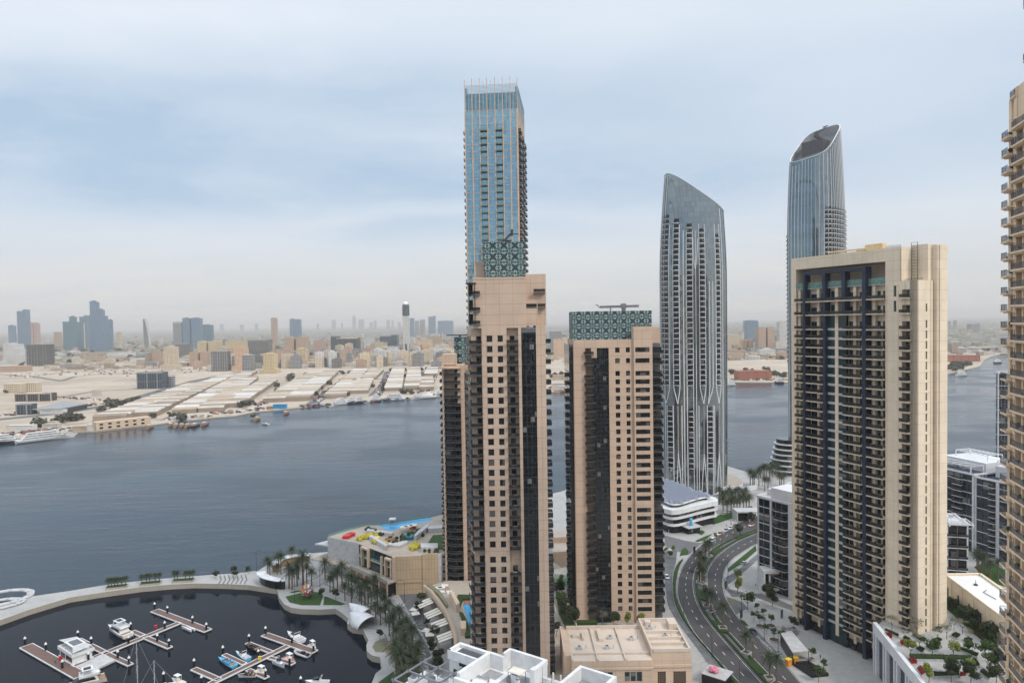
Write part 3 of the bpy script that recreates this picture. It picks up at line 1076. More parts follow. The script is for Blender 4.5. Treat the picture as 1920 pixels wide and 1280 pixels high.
cw.box(-1.6, -0.02, 3.0, 28, 0, TOP - 1.2)
for z in rows:
 for dz_ in (-1.6, 0.1):
  cw.box(7.82, 14.06, 0.24, 0.29, z + dz_, z + dz_ + 0.1, 1)
  cw.box(-1.68, -1.6, 3.1, 27.9, z + dz_, z + dz_ + 0.12, 1)
for i in range(5):
 cw.box(7.82 + i * 1.52, 7.9 + i * 1.52, 0.22, 0.29, 0, TOP - 2.7, 1)
cw.build('curtain_wall', ['glass_black', 'metal_dark'], tw)
wr = Rep('window', window_mb(1.8, 2.0, 2, 0.08), ['glass_dark', 'dark_frame'], tw)
rw = Rep('ribbon_window', window_mb(5.7, 1.9, 6, 0.08), ['glass_dark', 'dark_frame'], tw)
ba = Rep('balcony', slab_rail([(4.2, 0.0), (4.4, -1.3), (6.0, -1.7), (7.9, -1.5)], [(8.2, 0.25), (7.8, 2.9), (4.7, 2.9), (4.7, 0.0)], 0, 1, 2), ['grey_slab', 'rail_glass', 'metal_dark'], tw)
bb = Rep('balcony', slab_rail([(31.5, 0.0), (35.8, 0.0), (35.8, 9.0)], [(35.5, 9.0), (31.5, 7.9)], 0, 1, 2), ['grey_slab', 'rail_glass', 'metal_dark'], tw)
bd = Rep('balcony_door', door_mb(4.2), ['glass_dark', 'dark_frame'], tw)
bs = Rep('side_balcony', slab_rail([(-1.6, 8.0), (-2.9, 8.4), (-2.9, 14.0), (-1.6, 14.4)], [], 0, 1, 2), ['grey_slab', 'rail_glass', 'metal_dark'], tw)
for z in up + rows:
 if z != rows[16]:
  wr.put(16.7, 0.26, z - 1.0)
 wr.put(21.0, 0.26, z - 1.0, sx=1.6 / 1.8)
 rw.put(24.6, -0.55, z - 0.95)
for z in up + rows:
 ba.put(0, 0, z - 1.5)
 bb.put(0, 0, z - 1.5)
 bd.put(31.5, 2.2, z - 1.45)
 if z in rows:
  bs.put(0, 0, z - 1.5)
wr.put(16.7, 0.27, rows[16] - 1.0, sz=2.1)
bw = MB()
bw.box(31.5, 35.2, 2.3, 7.9, 0, TOP - 1.1)
bw.build('bay_wall', 'grey_panel', tw)
for r_ in (wr, rw, ba, bb, bd, bs):
 r_.done()
xa, xb = at(1073, 600, 286).x - X0, at(1222, 600, 286).x - X0
zt = at(1150, 583, 286).z - GZ
MB().box(xa, xb, 8, 24, TOP - 0.1, zt).build('roof_screen', 'screen', tw)
cr = MB()
z = zt + 0.1
xm = at(1165, 580, 290).x - X0
cr.cyl(xm + 1.0, 12, z, z + 1.0, 0.9, n=8).box(xm - 0.2, xm + 1.9, 11.2, 12.8, z + 1.0, z + 3.0).bar((xm - 9, 12, z + 1.7), (xm + 7.3, 12, z + 1.9), 0.8, 1.0)
cr.bar((xm - 9, 12, z + 1.4), (xm - 10.4, 12, z + 2.6), 0.3, 0.3).bar((xm - 10.8, 12, z + 2.6), (xm - 9.6, 12, z + 2.5), 0.4, 0.3).cyl(xm - 4.5, 12, z, z + 1.2, 0.3)
cr.build('roof_crane', 'metal_grey', tw)
MB().box(0.5, 23.9, 0.5, 28.5, TOP + 0.02, TOP + 0.1).build('roof', 'light_grey', tw)

# ================================================================ left rear tower
X0 = at(829, 900, 311).x
tw = thing('apartment_tower', 'slim curved dark glass and beige tower half hidden at the left of the nearest tower', 'tower', (X0, 311, GZ))
BF = 3.35
rows = [100.5 - BF * k for k in range(30)]
rows = [r for r in rows if r > 0]
W = MB()
W.box(9.1, 10.8, 0, 2.5, 0, 103.6)
W.box(7.6, 9.09, 0.2, 2.5, 86.0, 103.6)
W.box(0.7, 1.6, 1.0, 22, 0, 103.6)
W.box(1.6, 13.5, 2.5, 24, 0, 103.5)
W.box(0.7, 6.9, 2.0, 12, 103.6, 108.3)
W.box(10.8, 13.5, 2.4, 24, 0, 103.5)
W.build('wall', 'beige_wall', tw)
# curved glass bay
cb = MB()
arc = [(1.6 + 4.6 * (1 - math.cos(t)), 2.2 - 2.6 * math.sin(t)) for t in [math.pi * 0.5 * i / 6 for i in range(7)]]
cb.prism([(1.6, 2.45)] + arc + [(6.2, 2.45)], 0, 90.0)
cb.build('curved_glass', 'glass_black', tw)
path = [(0.2, 2.2)] + [(1.2 + 5.2 * (1 - math.cos(t)), 1.9 - 3.3 * math.sin(t)) for t in [math.pi * 0.5 * i / 5 for i in range(1, 6)]] + [(9.0, -1.3)]
bc_ = Rep('balcony', slab_rail(path, [(9.0, 2.4), (1.0, 2.45)], 0, 1, 2, th=0.22, h=0.95), ['grey_slab', 'rail_glass', 'metal_grey'], tw)
be_ = Rep('balcony', slab_rail([(10.8, 0.3), (13.8, 0.3), (13.8, 6)], [(13.5, 6), (10.8, 2.3)], 0, 1, 2), ['grey_slab', 'rail_glass', 'metal_dark'], tw)
bd = Rep('balcony_door', door_mb(2.6), ['glass_dark', 'dark_frame'], tw)
bl_ = Rep('side_balcony', slab_rail([(0.7, 2.2), (-0.6, 2.6), (-0.6, 9), (0.7, 9.4)], [], 0, 1, 2), ['beige_pale', 'rail_glass', 'metal_dark'], tw)
for z in rows:
 bc_.put(0, 0, z - 1.5)
 be_.put(0, 0, z - 1.5)
 bl_.put(0, 0, z - 1.5)
 bd.put(6.3, 2.42, z - 1.45)
for r_ in (bc_, be_, bd, bl_):
 r_.done()
cn = MB()
cn.prism([(-1.2, 2.5), (0.5, -1.0), (4, -2.2), (9.0, -1.6), (9.0, 4), (-1.2, 5)], 102.0, 102.7, 0, 0, True)
cn.build('canopy', 'beige_pale', tw)
xa, xb = at(850, 660, 322).x - X0, at(877, 660, 322).x - X0
zt = at(860, 632, 322).z - GZ
s_ = MB()
n = 10
pr = [(xa + (xb - xa) * 0.5 - (xb - xa) * 0.5 * math.cos(math.pi * i / n), 16 - 6 * math.sin(math.pi * i / n)) for i in range(n + 1)]
s_.prism(pr + [(xb + 6, 16), (xb + 6, 24), (xa, 24)], 103.5, zt)
s_.build('roof_screen', 'screen', tw)
s_ = MB()
s_.bar((xa - 3, 11, zt + 1.0), (xb + 1, 11, zt + 0.9), 1.2, 0.5).cyl(xa + 3, 13, zt, zt + 1, 0.5)
s_.build('roof_crane', 'metal_dark', tw)

# ================================================================ blue glass tower
ya = 350.0
p0 = at(874, 350, ya + 2.6)
ang = -math.atan2(2.6, 27)
tw = thing('glass_tower', 'tallest tower, blue glass with beige fins and an open crown, rising behind the nearest tower', 'tower', (p0.x, p0.y, GZ), ang)
LW, LD = 26.6, 44.0
ztop = at(920, 158, ya).z - GZ
zsol = at(920, 205, ya).z - GZ
AF = 3.42
xs = [0.0, 3.75, 7.55, 11.3, 15.3, 19.2, 23.0, 26.6]
MB().box(0.1, LW - 0.1, 0.1, LD, 0, zsol).build('curtain_wall', 'glass_blue', tw)
fn = MB()
for x in xs:
 fn.box(x - 0.22, x + 0.22, -0.45, 0.09, 0, zsol)
for z in [zsol - AF * k for k in range(int(zsol / AF))]:
 fn.box(0.25, LW - 0.25, -0.08, 0.09, z - 0.10, z + 0.12)
for i in range(9):
 y = LD * i / 8
 fn.box(LW - 0.09, LW + 0.12, y - 0.2 if i else 0.1, y + 0.25, 0, ztop if i in (0, 8) else zsol + 8)
fn.box(LW - 0.5, LW + 0.21, -0.46, 0.8, 0, zsol)
fn.build('fin', 'fin_beige', tw)
crn = MB()
for x in xs:
 crn.box(x - 0.16, x + 0.16, -0.42, 0.0, zsol + 0.01, ztop + 3.6 if x not in (0.0, LW) else ztop + 3)
for i in range(len(xs) - 1):
 xm = (xs[i] + xs[i + 1]) / 2
 crn.box(xm - 0.06, xm + 0.06, -0.3, -0.1, zsol + 0.01, ztop + (2.6 if i % 2 else 1.8))
crn.build('crown_fin', 'fin_beige', tw)
cl = MB()
z = zsol + 0.6
while z < ztop:
 cl.box(0.05, LW - 0.05, -0.10, 0.12, z, z + 0.14)
 cl.box(LW - 0.1, LW + 0.05, 0.2, LD, z, z + 0.14)
 z += 0.62
cl.box(0.05, LW - 0.05, 3, 3.3, zsol, ztop - 3, 1)
cl.box(0.3, 1.0, 0.2, 6, zsol, ztop - 1, 1).box(LW - 1, LW - 0.4, 0.2, 6, zsol, ztop - 1, 1)
cl.build('crown_louvre', ['louvre', 'glass_blue', 'metal_dark'], tw)
bq = Rep('balcony', slab_rail([(0.1, 0), (0.1, -1.15), (3.3, -1.15), (3.3, 0)], [], 0, 1, 2), ['grey_slab', 'rail_green', 'metal_grey'], tw)
dh = Rep('recess', MB().box(0.25, 3.3, -0.03, 0.06, 0, 2.6, 0).box(0.4, 3.1, -0.06, -0.04, 0.3, 2.5, 1), ['grey_slab', 'glass_blue'], tw)
sb = Rep('side_balcony', slab_rail([(0, 0.0), (1.5, 0.3), (1.5, 8.5), (0, 9)], [], 0, 1, 2), ['grey_slab', 'rail_glass', 'metal_grey'], tw)
sl_ = Rep('side_balcony', slab_rail([(0, 7.0), (-1.4, 6.6), (-1.4, 1.2), (0, 0.8)], [], 0, 1, 2), ['grey_slab', 'rail_green', 'metal_grey'], tw, 60)
for k in range(2, int(zsol / AF) - 1):
 z = zsol - AF * (k + 1)
 if z < 70:
  break
 for x in (xs[2] + 0.2, xs[4] + 0.2):
  if k != 6:
   bq.put(x, 0, z)
  dh.put(x, 0.02, z + 0.13)
for k in range(2, int(zsol / AF) - 1):
 z = zsol - AF * (k + 1)
 sb.put(LW, 1.5, z)
 sl_.put(-0.1, 2.0, z)
 if k % 2 == 0:
  pass
for k in range(2, int(zsol / AF) - 1):
 z = zsol - AF * (k + 1)
 sb.put(LW, 17.5, z)
 sb.put(LW, 32, z)
for r_ in (bq, dh, sb, sl_):
 r_.done()


# ================================================================ the silver twins
def twin(label, cx, cy, a, b_, H, yaw, zlow, slope, sdir, bal, split, scale_mat=('glass_silver', 'glass_deep'), nexp=3.0, tip=0.80, tilt=0.0, rimw=0.28, deep_cols=(), start=0.66, pw=1.6):
 """tapering superellipse tower with a raked top. sdir: unit vector along which the cut rises"""
 t_ = thing('curved_glass_tower', label, 'tower', (cx, cy, GZ), yaw)
 N = 72

 def half(z):
  u = z / H
  return 1.0 - 0.03 * (1 - min(1, u / start)) ** 2 if u < start else 1.0 - (1 - tip) * ((u - start) / (1 - start)) ** pw

 def pt(th, z, off=0.0):
  k = half(z)
  c, s_ = math.cos(th), math.sin(th)
  r = (abs(c / (a * k)) ** nexp + abs(s_ / (b_ * k)) ** nexp) ** (-1 / nexp)
  r += off
  return Vector((r * c + tilt * (z / H) ** 2.4, r * s_, z))

 def cut(x, y):
  return zlow + slope * (x * sdir[0] + y * sdir[1])

 def top(th):
  z = H * 0.9
  for _ in range(12):
   p = pt(th, z)
   z = 0.5 * z + 0.5 * cut(p.x, p.y)
  return z
 ths = [2 * math.pi * i / N for i in range(N)]
 tops = [top(t) for t in ths]
 g_ = MB()
 K = 60
 for k in range(K + 1):
  for i, th in enumerate(ths):
   g_.v.append(tuple(pt(th, tops[i] * k / K)))
 for k in range(K):
  for i in range(N):
   j = (i + 1) % N
   g_.f.append((k * N + i, k * N + j, (k + 1) * N + j, (k + 1) * N + i))
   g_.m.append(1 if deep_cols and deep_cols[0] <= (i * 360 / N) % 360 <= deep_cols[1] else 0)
 g_.build('glass_skin', list(scale_mat), t_)
 # inside of the parapet and the roof plane under it
 rf = MB()
 low = 6.0
 inn = [pt(ths[i], tops[i] - 0.05, -0.7) for i in range(N)]
 inl = [pt(ths[i], tops[i] - low, -0.7) for i in range(N)]
 out = [pt(ths[i], tops[i], 0.0) for i in range(N)]
 for i in range(N):
  j = (i + 1) % N
  rf.add([inn[i], inn[j], inl[j], inl[i]], [(3, 2, 1, 0)], 0)
  rf.add([inn[i], inn[j], out[j], out[i]], [(0, 1, 2, 3)], 1)
 rf.add(inl, [tuple(range(N))], 2)
 rf.build('raked_roof', ['mid_grey', 'white_rib', 'grey_panel'], t_)
 cap = MB()
 cap.tube(out + [out[0]], rimw, 5)
 cap.build('rim', 'white_rib', t_)
 # ribs: (theta at foot, theta above the split)
 rr = Rep('rib', MB(), ['white_rib'], t_)

 def th_of(s_):
  """angle on the front whose x is s_*a"""
  x = max(-0.995, min(0.995, s_))
  y = -(1 - abs(x) ** nexp) ** (1 / nexp)
  return math.atan2(y * b_, x * a)
 cnt = 0
 for pts in split:
  m_ = MB()
  vs = []
  zs = [p[0] for p in pts]
  z = zs[0]
  th_top = th_of(pts[-1][1]) if len(pts[0]) == 2 else pts[-1][2]
  it = min(range(N), key=lambda i: abs(((ths[i] - th_top + math.pi) % (2 * math.pi)) - math.pi))
  zmax = min(zs[-1], tops[it] - 0.5)
  line = []
  while z < zmax:
   k = max(i for i in range(len(zs)) if zs[i] <= z)
   k = min(k, len(zs) - 2)
   f = (z - zs[k]) / (zs[k + 1] - zs[k])
   sv = pts[k][1] + (pts[k + 1][1] - pts[k][1]) * f
   th = th_of(sv) if len(pts[0]) == 2 else pts[k][2] + (pts[k + 1][2] - pts[k][2]) * f
   line.append((th, z))
   z += 3.0
  if len(line) < 2:
   continue
  for th, z in line:
   c = pt(th, z, 0)
   o_ = pt(th, z, 0.45)
   e = pt(th + 0.001, z, 0)
   tg = (e - c).normalized() * (0.20 if z < H * .45 else 0.13)
   vs += [c - tg, o_ - tg, o_ + tg, c + tg]
  n = len(line)
  fs = []
  for i in range(n - 1):
   for j in range(4):
    fs.append((i * 4 + j, (i + 1) * 4 + j, (i + 1) * 4 + (j + 1) % 4, i * 4 + (j + 1) % 4))
  m_.add(vs, fs + [(4 * n - 4, 4 * n - 3, 4 * n - 2, 4 * n - 1)])
  m_.build('rib', 'white_rib', t_)
  cnt += 1
 # balcony columns: (s0, s1, zbottom, ztop) on the front or (th0, th1, zb, zt, 'th')
 FHt = 3.6
 pieces = []
 for bc in bal:
  if len(bc) == 4:
   t0, t1 = th_of(bc[0]), th_of(bc[1])
  else:
   t0, t1 = bc[0], bc[1]
  z = bc[2]
  while z < bc[3]:
   m_ = MB()
   n = 4
   of = 1.15
   ring = []
   for i in range(n + 1):
    th = t0 + (t1 - t0) * i / n
    bow = of * (0.55 + 0.45 * math.sin(math.pi * i / n))
    ring.append((pt(th, z, 0.02), pt(th, z, bow)))
   for i in range(n):
    A_, B_ = ring[i], ring[i + 1]
    for (zb_, zt_, mm) in ((0, 0.34, 0),):
     vs = [A_[0] + Vector((0, 0, zb_)), A_[1] + Vector((0, 0, zb_)), B_[1] + Vector((0, 0, zb_)), B_[0] + Vector((0, 0, zb_)),
       A_[0] + Vector((0, 0, zt_)), A_[1] + Vector((0, 0, zt_)), B_[1] + Vector((0, 0, zt_)), B_[0] + Vector((0, 0, zt_))]
     m_.add(vs, [(3, 2, 1, 0), (4, 5, 6, 7), (1, 2, 6, 5), (0, 1, 5, 4), (2, 3, 7, 6)], mm)
    m_.add([A_[1] + Vector((0, 0, .34)), B_[1] + Vector((0, 0, .34)), B_[1] + Vector((0, 0, 1.35)), A_[1] + Vector((0, 0, 1.35))], [(0, 1, 2, 3)], 1)
    m_.add([pt(t0 + (t1 - t0) * i / n, z + 0.4, 0.05), pt(t0 + (t1 - t0) * (i + 1) / n, z + 0.4, 0.05), pt(t0 + (t1 - t0) * (i + 1) / n, z + 2.9, 0.05), pt(t0 + (t1 - t0) * i / n, z + 2.9, 0.05)], [(0, 1, 2, 3)], 2)
   pieces.append(m_)
   z += FHt
 mats = ['white_rib', 'rail_glass', 'glass_dark']
 for m_ in pieces[:100]:
  m_.build('balcony', mats, t_)
 if len(pieces) > 100:
  big = MB()
  for m_ in pieces[100:]:
   big.merge(m_)
  tag(big.build('balcony', mats, t_), kind='stuff')
 return t_


cyE = 492.0
pc = at(1300, 700, cyE)
cxE = pc.x
aE = 22.8


def SX(px, py):
 p = at(px, py, cyE - 16)
 return (p.x - cxE) / aE


def SZ(px, py):
 return at(px, py, cyE - 16).z - GZ


zA, zB = SZ(1300, 728), SZ(1300, 757)
zC, zD = SZ(1300, 855), SZ(1300, 885)
zU = 300.0
R_ = []


def q7(x):     # crop column to relative x on the front
 return SX(1200 + x / 4, 700)


# upper pairs that close into a diamond and split again lower down
for u0, u1, l0 in ((185, 232, 212), (258, 300, 284), (447, 490, 474), (520, 545, 508), (570, 607, 592)):
 zt_ = SZ(1300, 415) if u0 != 520 else SZ(1300, 520)
 R_.append([(zB, q7(l0)), (zA, q7(u0)), (zt_, q7(u0))])
 R_.append([(zB, q7(l0)), (zA, q7(u1)), (zt_, q7(u1))])
for l0, f0, f1 in ((284, 268, 306), (474, 455, 498), (592, 575, 612)):
 R_.append([(0, q7(f0)), (zD + 0, q7((f0 + l0) / 2)), (zC, q7(l0)), (zB, q7(l0))])
 R_.append([(0, q7(f1)), (zD + 0, q7((f1 + l0) / 2)), (zC, q7(l0)), (zB, q7(l0))])
for x in (172, 330, 352, 398, 420, 625):
 R_.append([(0, q7(x)), (zU if x in (172, 625) else SZ(1300, 425), q7(x))])
for x in (215, 252, 500, 545):
 R_.append([(0, q7(x)), (zB, q7(x))])
for x in (312, 437, 556):
 R_.append([(0, q7(x)), (zA - 10, q7(x))])
R_.append([(SZ(1300, 505), q7(418)), (SZ(1300, 480), q7(404)), (SZ(1300, 440), q7(400))])
R_.append([(SZ(1300, 505), q7(418)), (SZ(1300, 480), q7(430)), (SZ(1300, 440), q7(440))])
for th in [math.pi + 0.35 * i for i in range(0, 2)] + [-0.12, 0.1, 0.3, 0.5]:
 R_.append([(0, 0, th), (zU, 0, th)])
bal = []
for x0, x1, yt in ((187, 225, 405), (260, 296, 413), (354, 394, 420), (449, 488, 428), (572, 605, 440)):
 bal.append((q7(x0), q7(x1), zA + 2, SZ(1300, yt)))
for x0, x1 in ((218, 250), (362, 398), (503, 542)):
 bal.append((q7(x0), q7(x1), SZ(1300, 878), zB - 2))
zhi = at(1249, 328, cyE).z - GZ
zlo = at(1346, 396, cyE).z - GZ
slope = (zhi - zlo) / (at(1249, 350, cyE).x - at(1346, 350, cyE).x)
twin('silver glass tower with white ribs, its top raked down to the right', cxE, cyE, aE, 17.0, zhi + 4, 0.0,
  (zhi + zlo) / 2, slope, (1, 0), bal, R_, tip=0.80)

# the second twin, further right, seen on its corner
cy2 = 560.0
p2_ = at(1531, 600, cy2)
zl = at(1500, 297, cy2 - 14).z - GZ
zh = at(1570, 240, cy2 + 16).z - GZ
d2 = Vector((0.62, 0.78, 0)).normalized()
R2 = []
yaw2 = R(-50)
n2 = 44
for i in range(n2):
 th = 2 * math.pi * i / n2
 R2.append([(0, 0, th), (zU + 60, 0, th)])
bal2 = []
for i in range(n2):
 th0 = 2 * math.pi * i / n2 + 0.03
 deg = math.degrees(th0) % 360
 if i % 2 == 0 and (deg > 312 or deg < 48 or 140 < deg < 222):
  bal2.append((th0, th0 + 0.26, zl * 0.35, zl * (0.84 if deg > 312 or deg < 48 else 0.76), 'th'))
dl = Matrix.Rotation(-yaw2, 4, 'Z') @ d2
twin('far silver-blue glass tower with an open slanted crown, rising behind the long cream tower', p2_.x, cy2, 18.6, 18.6, zh + 6, yaw2,
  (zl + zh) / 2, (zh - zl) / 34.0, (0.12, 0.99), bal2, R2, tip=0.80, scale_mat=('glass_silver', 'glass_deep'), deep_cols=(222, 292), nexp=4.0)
# its plant room and crane under the crown
t2 = bpy.data.objects['curved_glass_tower.001']
mb = MB()
zc_ = (zl + zh) / 2
mb.box(-10, 8, -4, 10, zc_ - 16, zc_ + 1)
mb.build('plant_room', 'grey_slab', t2)
mb = MB()
q = t2.matrix_world.inverted() if False else Matrix.Rotation(-yaw2, 4, 'Z') @ Matrix.Translation((-p2_.x, -cy2, -GZ))
for (pa, pb, wd) in (((1528, 252), (1548, 240), 1.2), ((1535, 258), (1530, 247), 1.5), ((1543, 239), (1552, 236), 0.8), ((1527, 253), (1540, 262), 2.0)):
 a_ = q @ at(*pa, cy2 + 6)
 b2_ = q @ at(*pb, cy2 + 6)
 mb.bar(a_, b2_, wd, wd)
mb.build('roof_crane', 'metal_dark', t2)
# stepped balconies at its foot
mb = MB()
for k in range(6):
 e = G(1467 - (6 if k < 4 else 0), 900)
 zc2 = 3 + k * 4.0
 w_ = 15 - k * 0.9
 c_ = q @ Vector((at(1478, 880, 545).x, 545, zc2 + GZ))
 mb.cyl(c_.x, c_.y, zc2, zc2 + 0.9, w_, w_ * 1.02, 18, 0)
 mb.cyl(c_.x, c_.y, zc2 + 0.9, zc2 + 4.0, w_ - 1.5, w_ - 1.5, 18, 1)
mb.build('stepped_podium', ['white_rib', 'glass_dark'], t2)
# ---------------------------------------------------------------- long cream tower on the right
class Face:
 """vertical plane through P0 along unit dir: turns a pixel into (s, z) on it"""
 def __init__(s, P0, P1):
  s.P = Vector((P0[0], P0[1], 0))
  d = Vector((P1[0] - P0[0], P1[1] - P0[1], 0))
  s.L = d.length
  s.d = d.normalized()
  s.ang = math.atan2(s.d.y, s.d.x)

 def hit(s, px, py):
  r = ray(px, py)
  # P + d*u = r*t
  det = -s.d.x * r.y + s.d.y * r.x
  t = (-s.d.x * s.P.y + s.d.y * s.P.x) / det
  q = r * t
  u = (q - s.P).dot(s.d)
  return u, CH + r.z * t - GZ

 def s(s, px, py):
  return s.hit(px, py)[0]

 def z(s, px, py):
  return s.hit(px, py)[1]


P0 = at(1486, 1170, 276)
P1 = at(1722, 900, 228)
FF = Face(P0, P1)
tw = thing('apartment_tower', 'long cream tower with rows of dark balconies, navy portal frame and open roof terrace', 'tower', (P0.x, P0.y, GZ), FF.ang)
yy = 700
sx = {k: FF.s(k, yy) for k in (1486, 1493, 1510, 1514, 1546, 1551, 1564.7, 1570.6, 1584.6, 1620, 1627, 1660, 1675.5, 1680.5, 1688, 1708, 1722)}
zt_l, zt_r = FF.z(1490, 483), FF.z(1662, 467)
ZR = (zt_l + zt_r) / 2
ZO = (FF.z(1495, 505) + FF.z(1660, 491)) / 2     # top of the terrace opening
ZT = FF.z(1497, 542)                              # terrace floor
s1, s2 = FF.z(1497, 566), FF.z(1497, 590.5)
sk = [FF.z(1497, 616.5)]
while sk[-1] > 5:
 sk.append(sk[-1] - 3.45)
slabs = [s1, s2] + [z for z in sk if z > 4.5]
ZL = FF.z(1700, 526)
DP = 11.5
L = FF.L
W = MB()
W.box(0, sx[1493], 0, DP, 0, ZR)
W.box(sx[1493], sx[1660], 0, DP, ZO, ZR)
W.box(sx[1493], sx[1660], 7.0, DP, ZT - 0.2, ZO - 0.01)
W.box(sx[1493], sx[1660], 1.9, DP, 0, ZT - 0.3)
W.box(sx[1564.7], sx[1570.6], 0.25, 1.88, 3, ZT - 0.4)
for k in (1497, 1532, 1600, 1636):
 W.box(FF.s(k, yy) - 0.5, FF.s(k, yy) + 0.6, 0.6, 1.88, 3, ZT - 0.4)
fl = slabs[:-1]
c5 = [(z + 0.02, z + 2.7) for z in fl if z < ZL - 3]
slit = [(z + 0.5, z + 4.2) for z in (s1, s2)]
facade(W, sx[1660], sx[1688] - 0.01, 0, ZR, [(sx[1675.5], sx[1680.5], slit)], 0.5)
facade(W, sx[1688] - 0.01, L, 0, ZL, [(sx[1688] + .6, sx[1708] - 0.3, c5)], 1.4)
W.box(sx[1660], sx[1688] - 0.02, 0.6, DP, 0, ZR - 0.01)
W.box(sx[1688], L - 0.45, 1.41, 8, 0, ZL - 0.01)
# return wall with slit windows and the taller block behind
sd_ = Matrix.Translation((L, 0, 0)) @ Matrix.Rotation(R(90), 4, 'Z')
W2 = MB(sd_)
facade(W2, 0, 6.2, 0, ZL, [(3.6, 4.4, [(z + 0.4, z + 3.0) for z in fl if z < ZL - 6])], 0.4)
W2.box(0.0, 6.2, 0.41, 3, 0, ZL - 0.02)
W.merge(W2)
W.box(sx[1680.5] + 1, L - 1.0, 6.2, 8.4, 0, ZR + 0.6)
W.box(sx[1680.5] - 1, L + 0.5, 8.41, DP + 2, 0, ZR + 0.3)
W.box(L + 0.5, L + 0.9, 9.6, DP + 2, 0, ZR + 0.2)
W.build('wall', 'cream_wall', tw)
gr_ = MB()
for yv, w_g in ((6.05, .12), (8.55, .16), (10.2, .12)):
 gr_.box(L + (.02 if yv < 8 else .52), L + (.10 if yv < 8 else .62), yv, yv + w_g, 0, ZR)
for xv in (sx[1660] + .6, sx[1688] - .8, L - 4.5, L - 1.2):
 gr_.box(xv, xv + .12, -.05, -.005, 0, ZL - 1)
for k in range(36):
 z = 3.45 * k + 4
 if z < ZL:
  gr_.box(sx[1708] + .2, L, -.03, -.006, z, z + .06)
gr_.build('expansion_joint', 'fin_beige', tw)
MB().box(sx[1493], sx[1660], 0.3, 6.99, ZT - 0.3, ZT - 0.02).build('terrace', 'light_grey', tw)
pl = MB()
for i in range(60):
 x = sx[1493] + 1 + rnd.random() * (sx[1660] - sx[1493] - 2)
 h_ = 1 + rnd.random() * 1.2
 pl.sphere((x, 1.5 + rnd.random() * 1.5, ZT + h_ * 0.5), h_ * 0.6, 5, 4)
pl.build('terrace_shrubs', 'leaf_dark', tw)
rg = MB()
rg.box(sx[1493], sx[1660], 0.3, 0.36, ZT, ZT + 2.2)
for i in range(26):
 x = sx[1493] + (sx[1660] - sx[1493]) * i / 25
 rg.box(x - 0.05, x + 0.05, 0.25, 0.29, ZT, ZT + 2.3, 1)
rg.build('terrace_screen', ['rail_green', 'metal_grey'], tw)
nv = MB()
zp = FF.z(1518, 514)
nv.box(sx[1510], sx[1514], -1.3, 1.8, 0, zp + 1.0)
nv.box(FF.s(1621, yy), FF.s(1627.5, yy), -1.3, 1.8, 0, zp + 1.0)
nv.box(sx[1514], FF.s(1621, yy), -1.3, 1.8, zp - 0.3, zp + 1.0)
for k in (1548.3, 1585.0):
 nv.box(FF.s(k, yy) - 0.7, FF.s(k, yy) + 0.7, -1.1, 1.8, s2 if k > 1580 else 0, zp - 0.31)
nv.build('portal_frame', 'navy', tw)
# glass bands in the centre, with grey spandrels
cb = MB()
cb.box(sx[1551], sx[1584.6], 0.5, 1.85, 0, s2 - 0.1)
cb.build('centre_glass', 'glass_teal', tw)
sp_ = Rep('spandrel', MB().box(sx[1551] - 0.2, sx[1564.7], 0.25, 0.49, -0.55, 0.35).box(sx[1570.6], sx[1584.6], 0.25, 0.49, -0.55, 0.35), ['light_grey'], tw, 100)


def bal_rep(a, b_, proj=1.3, nm='balcony'):
 return Rep(nm, slab_rail([(a, -proj + 0.25), (a + 0.25, -proj), (b_ - 0.25, -proj), (b_, -proj + 0.25)], [(b_, 1.85), (a, 1.85)], 0, 1, 2, th=0.42, h=1.15), ['slab_pale', 'rail_glass', 'metal_dark'], tw, 34)


cols_ = [bal_rep(sx[1493] + .05, sx[1510] - .05), bal_rep(sx[1514] + .05, FF.s(1547, yy)), bal_rep(sx[1584.6], FF.s(1620.5, yy), 1.7), bal_rep(FF.s(1628, yy), sx[1660] - 0.1, 1.5)]
b5 = bal_rep(sx[1688] + .3, sx[1708], 1.4)
dd = [(sx[1493] + .9, 3.2), (sx[1514] + .3, 2.9), (sx[1514] + 4.2, 3.4), (sx[1584.6] + .3, 2.9), (sx[1584.6] + 4.7, 3.4), (FF.s(1628, yy) + .6, 2.9), (FF.s(1628, yy) + 4.4, 3.4)]
dps = [Rep('balcony_door', MB().merge(door_mb(w_, 2.75)), ['glass_teal', 'dark_frame'], tw, 14) for x, w_ in dd]
d5 = Rep('balcony_door', door_mb(2.4, 2.6), ['glass_dark', 'dark_frame'], tw, 30)
for z in slabs[:-1] + [slabs[-1]]:
 for c_ in cols_:
  c_.put(0, 0, z)
 if z in (s1, s2):
  c_ = slab_rail([(sx[1551] - .5, -1.5), (sx[1584.6], -1.5)], [(sx[1584.6], 1.85), (sx[1551] - .5, 1.85)], 0, 1, 2, th=0.42, h=1.15).build('balcony', ['slab_pale', 'rail_glass', 'metal_dark'], tw, loc=(0, 0, z))
 else:
  sp_.put(0, 0, z)
 for (x, w_), d_ in zip(dd, dps):
  d_.put(x, 1.84, z + 0.02)
 if z < ZL - 3:
  b5.put(0, 0, z)
  d5.put(sx[1688] + .8, 1.35, z + 0.02)
for r_ in cols_ + [sp_, b5, d5] + dps:
 r_.done()
furnish(tw, [(x_, -.5, z + .02) for z in slabs[:-1] for x_ in (sx[1493] + 1.8, sx[1514] + 2, sx[1514] + 6, sx[1584.6] + 2.2, sx[1584.6] + 6.5, FF.s(1628, yy) + 2, FF.s(1628, yy) + 5, sx[1688] + 1.8)], 2, .55, 33)
slw = Rep('slit_window', MB().box(0, 0.8, 0, 0.05, 0, 2.6), ['glass_dark'], tw)
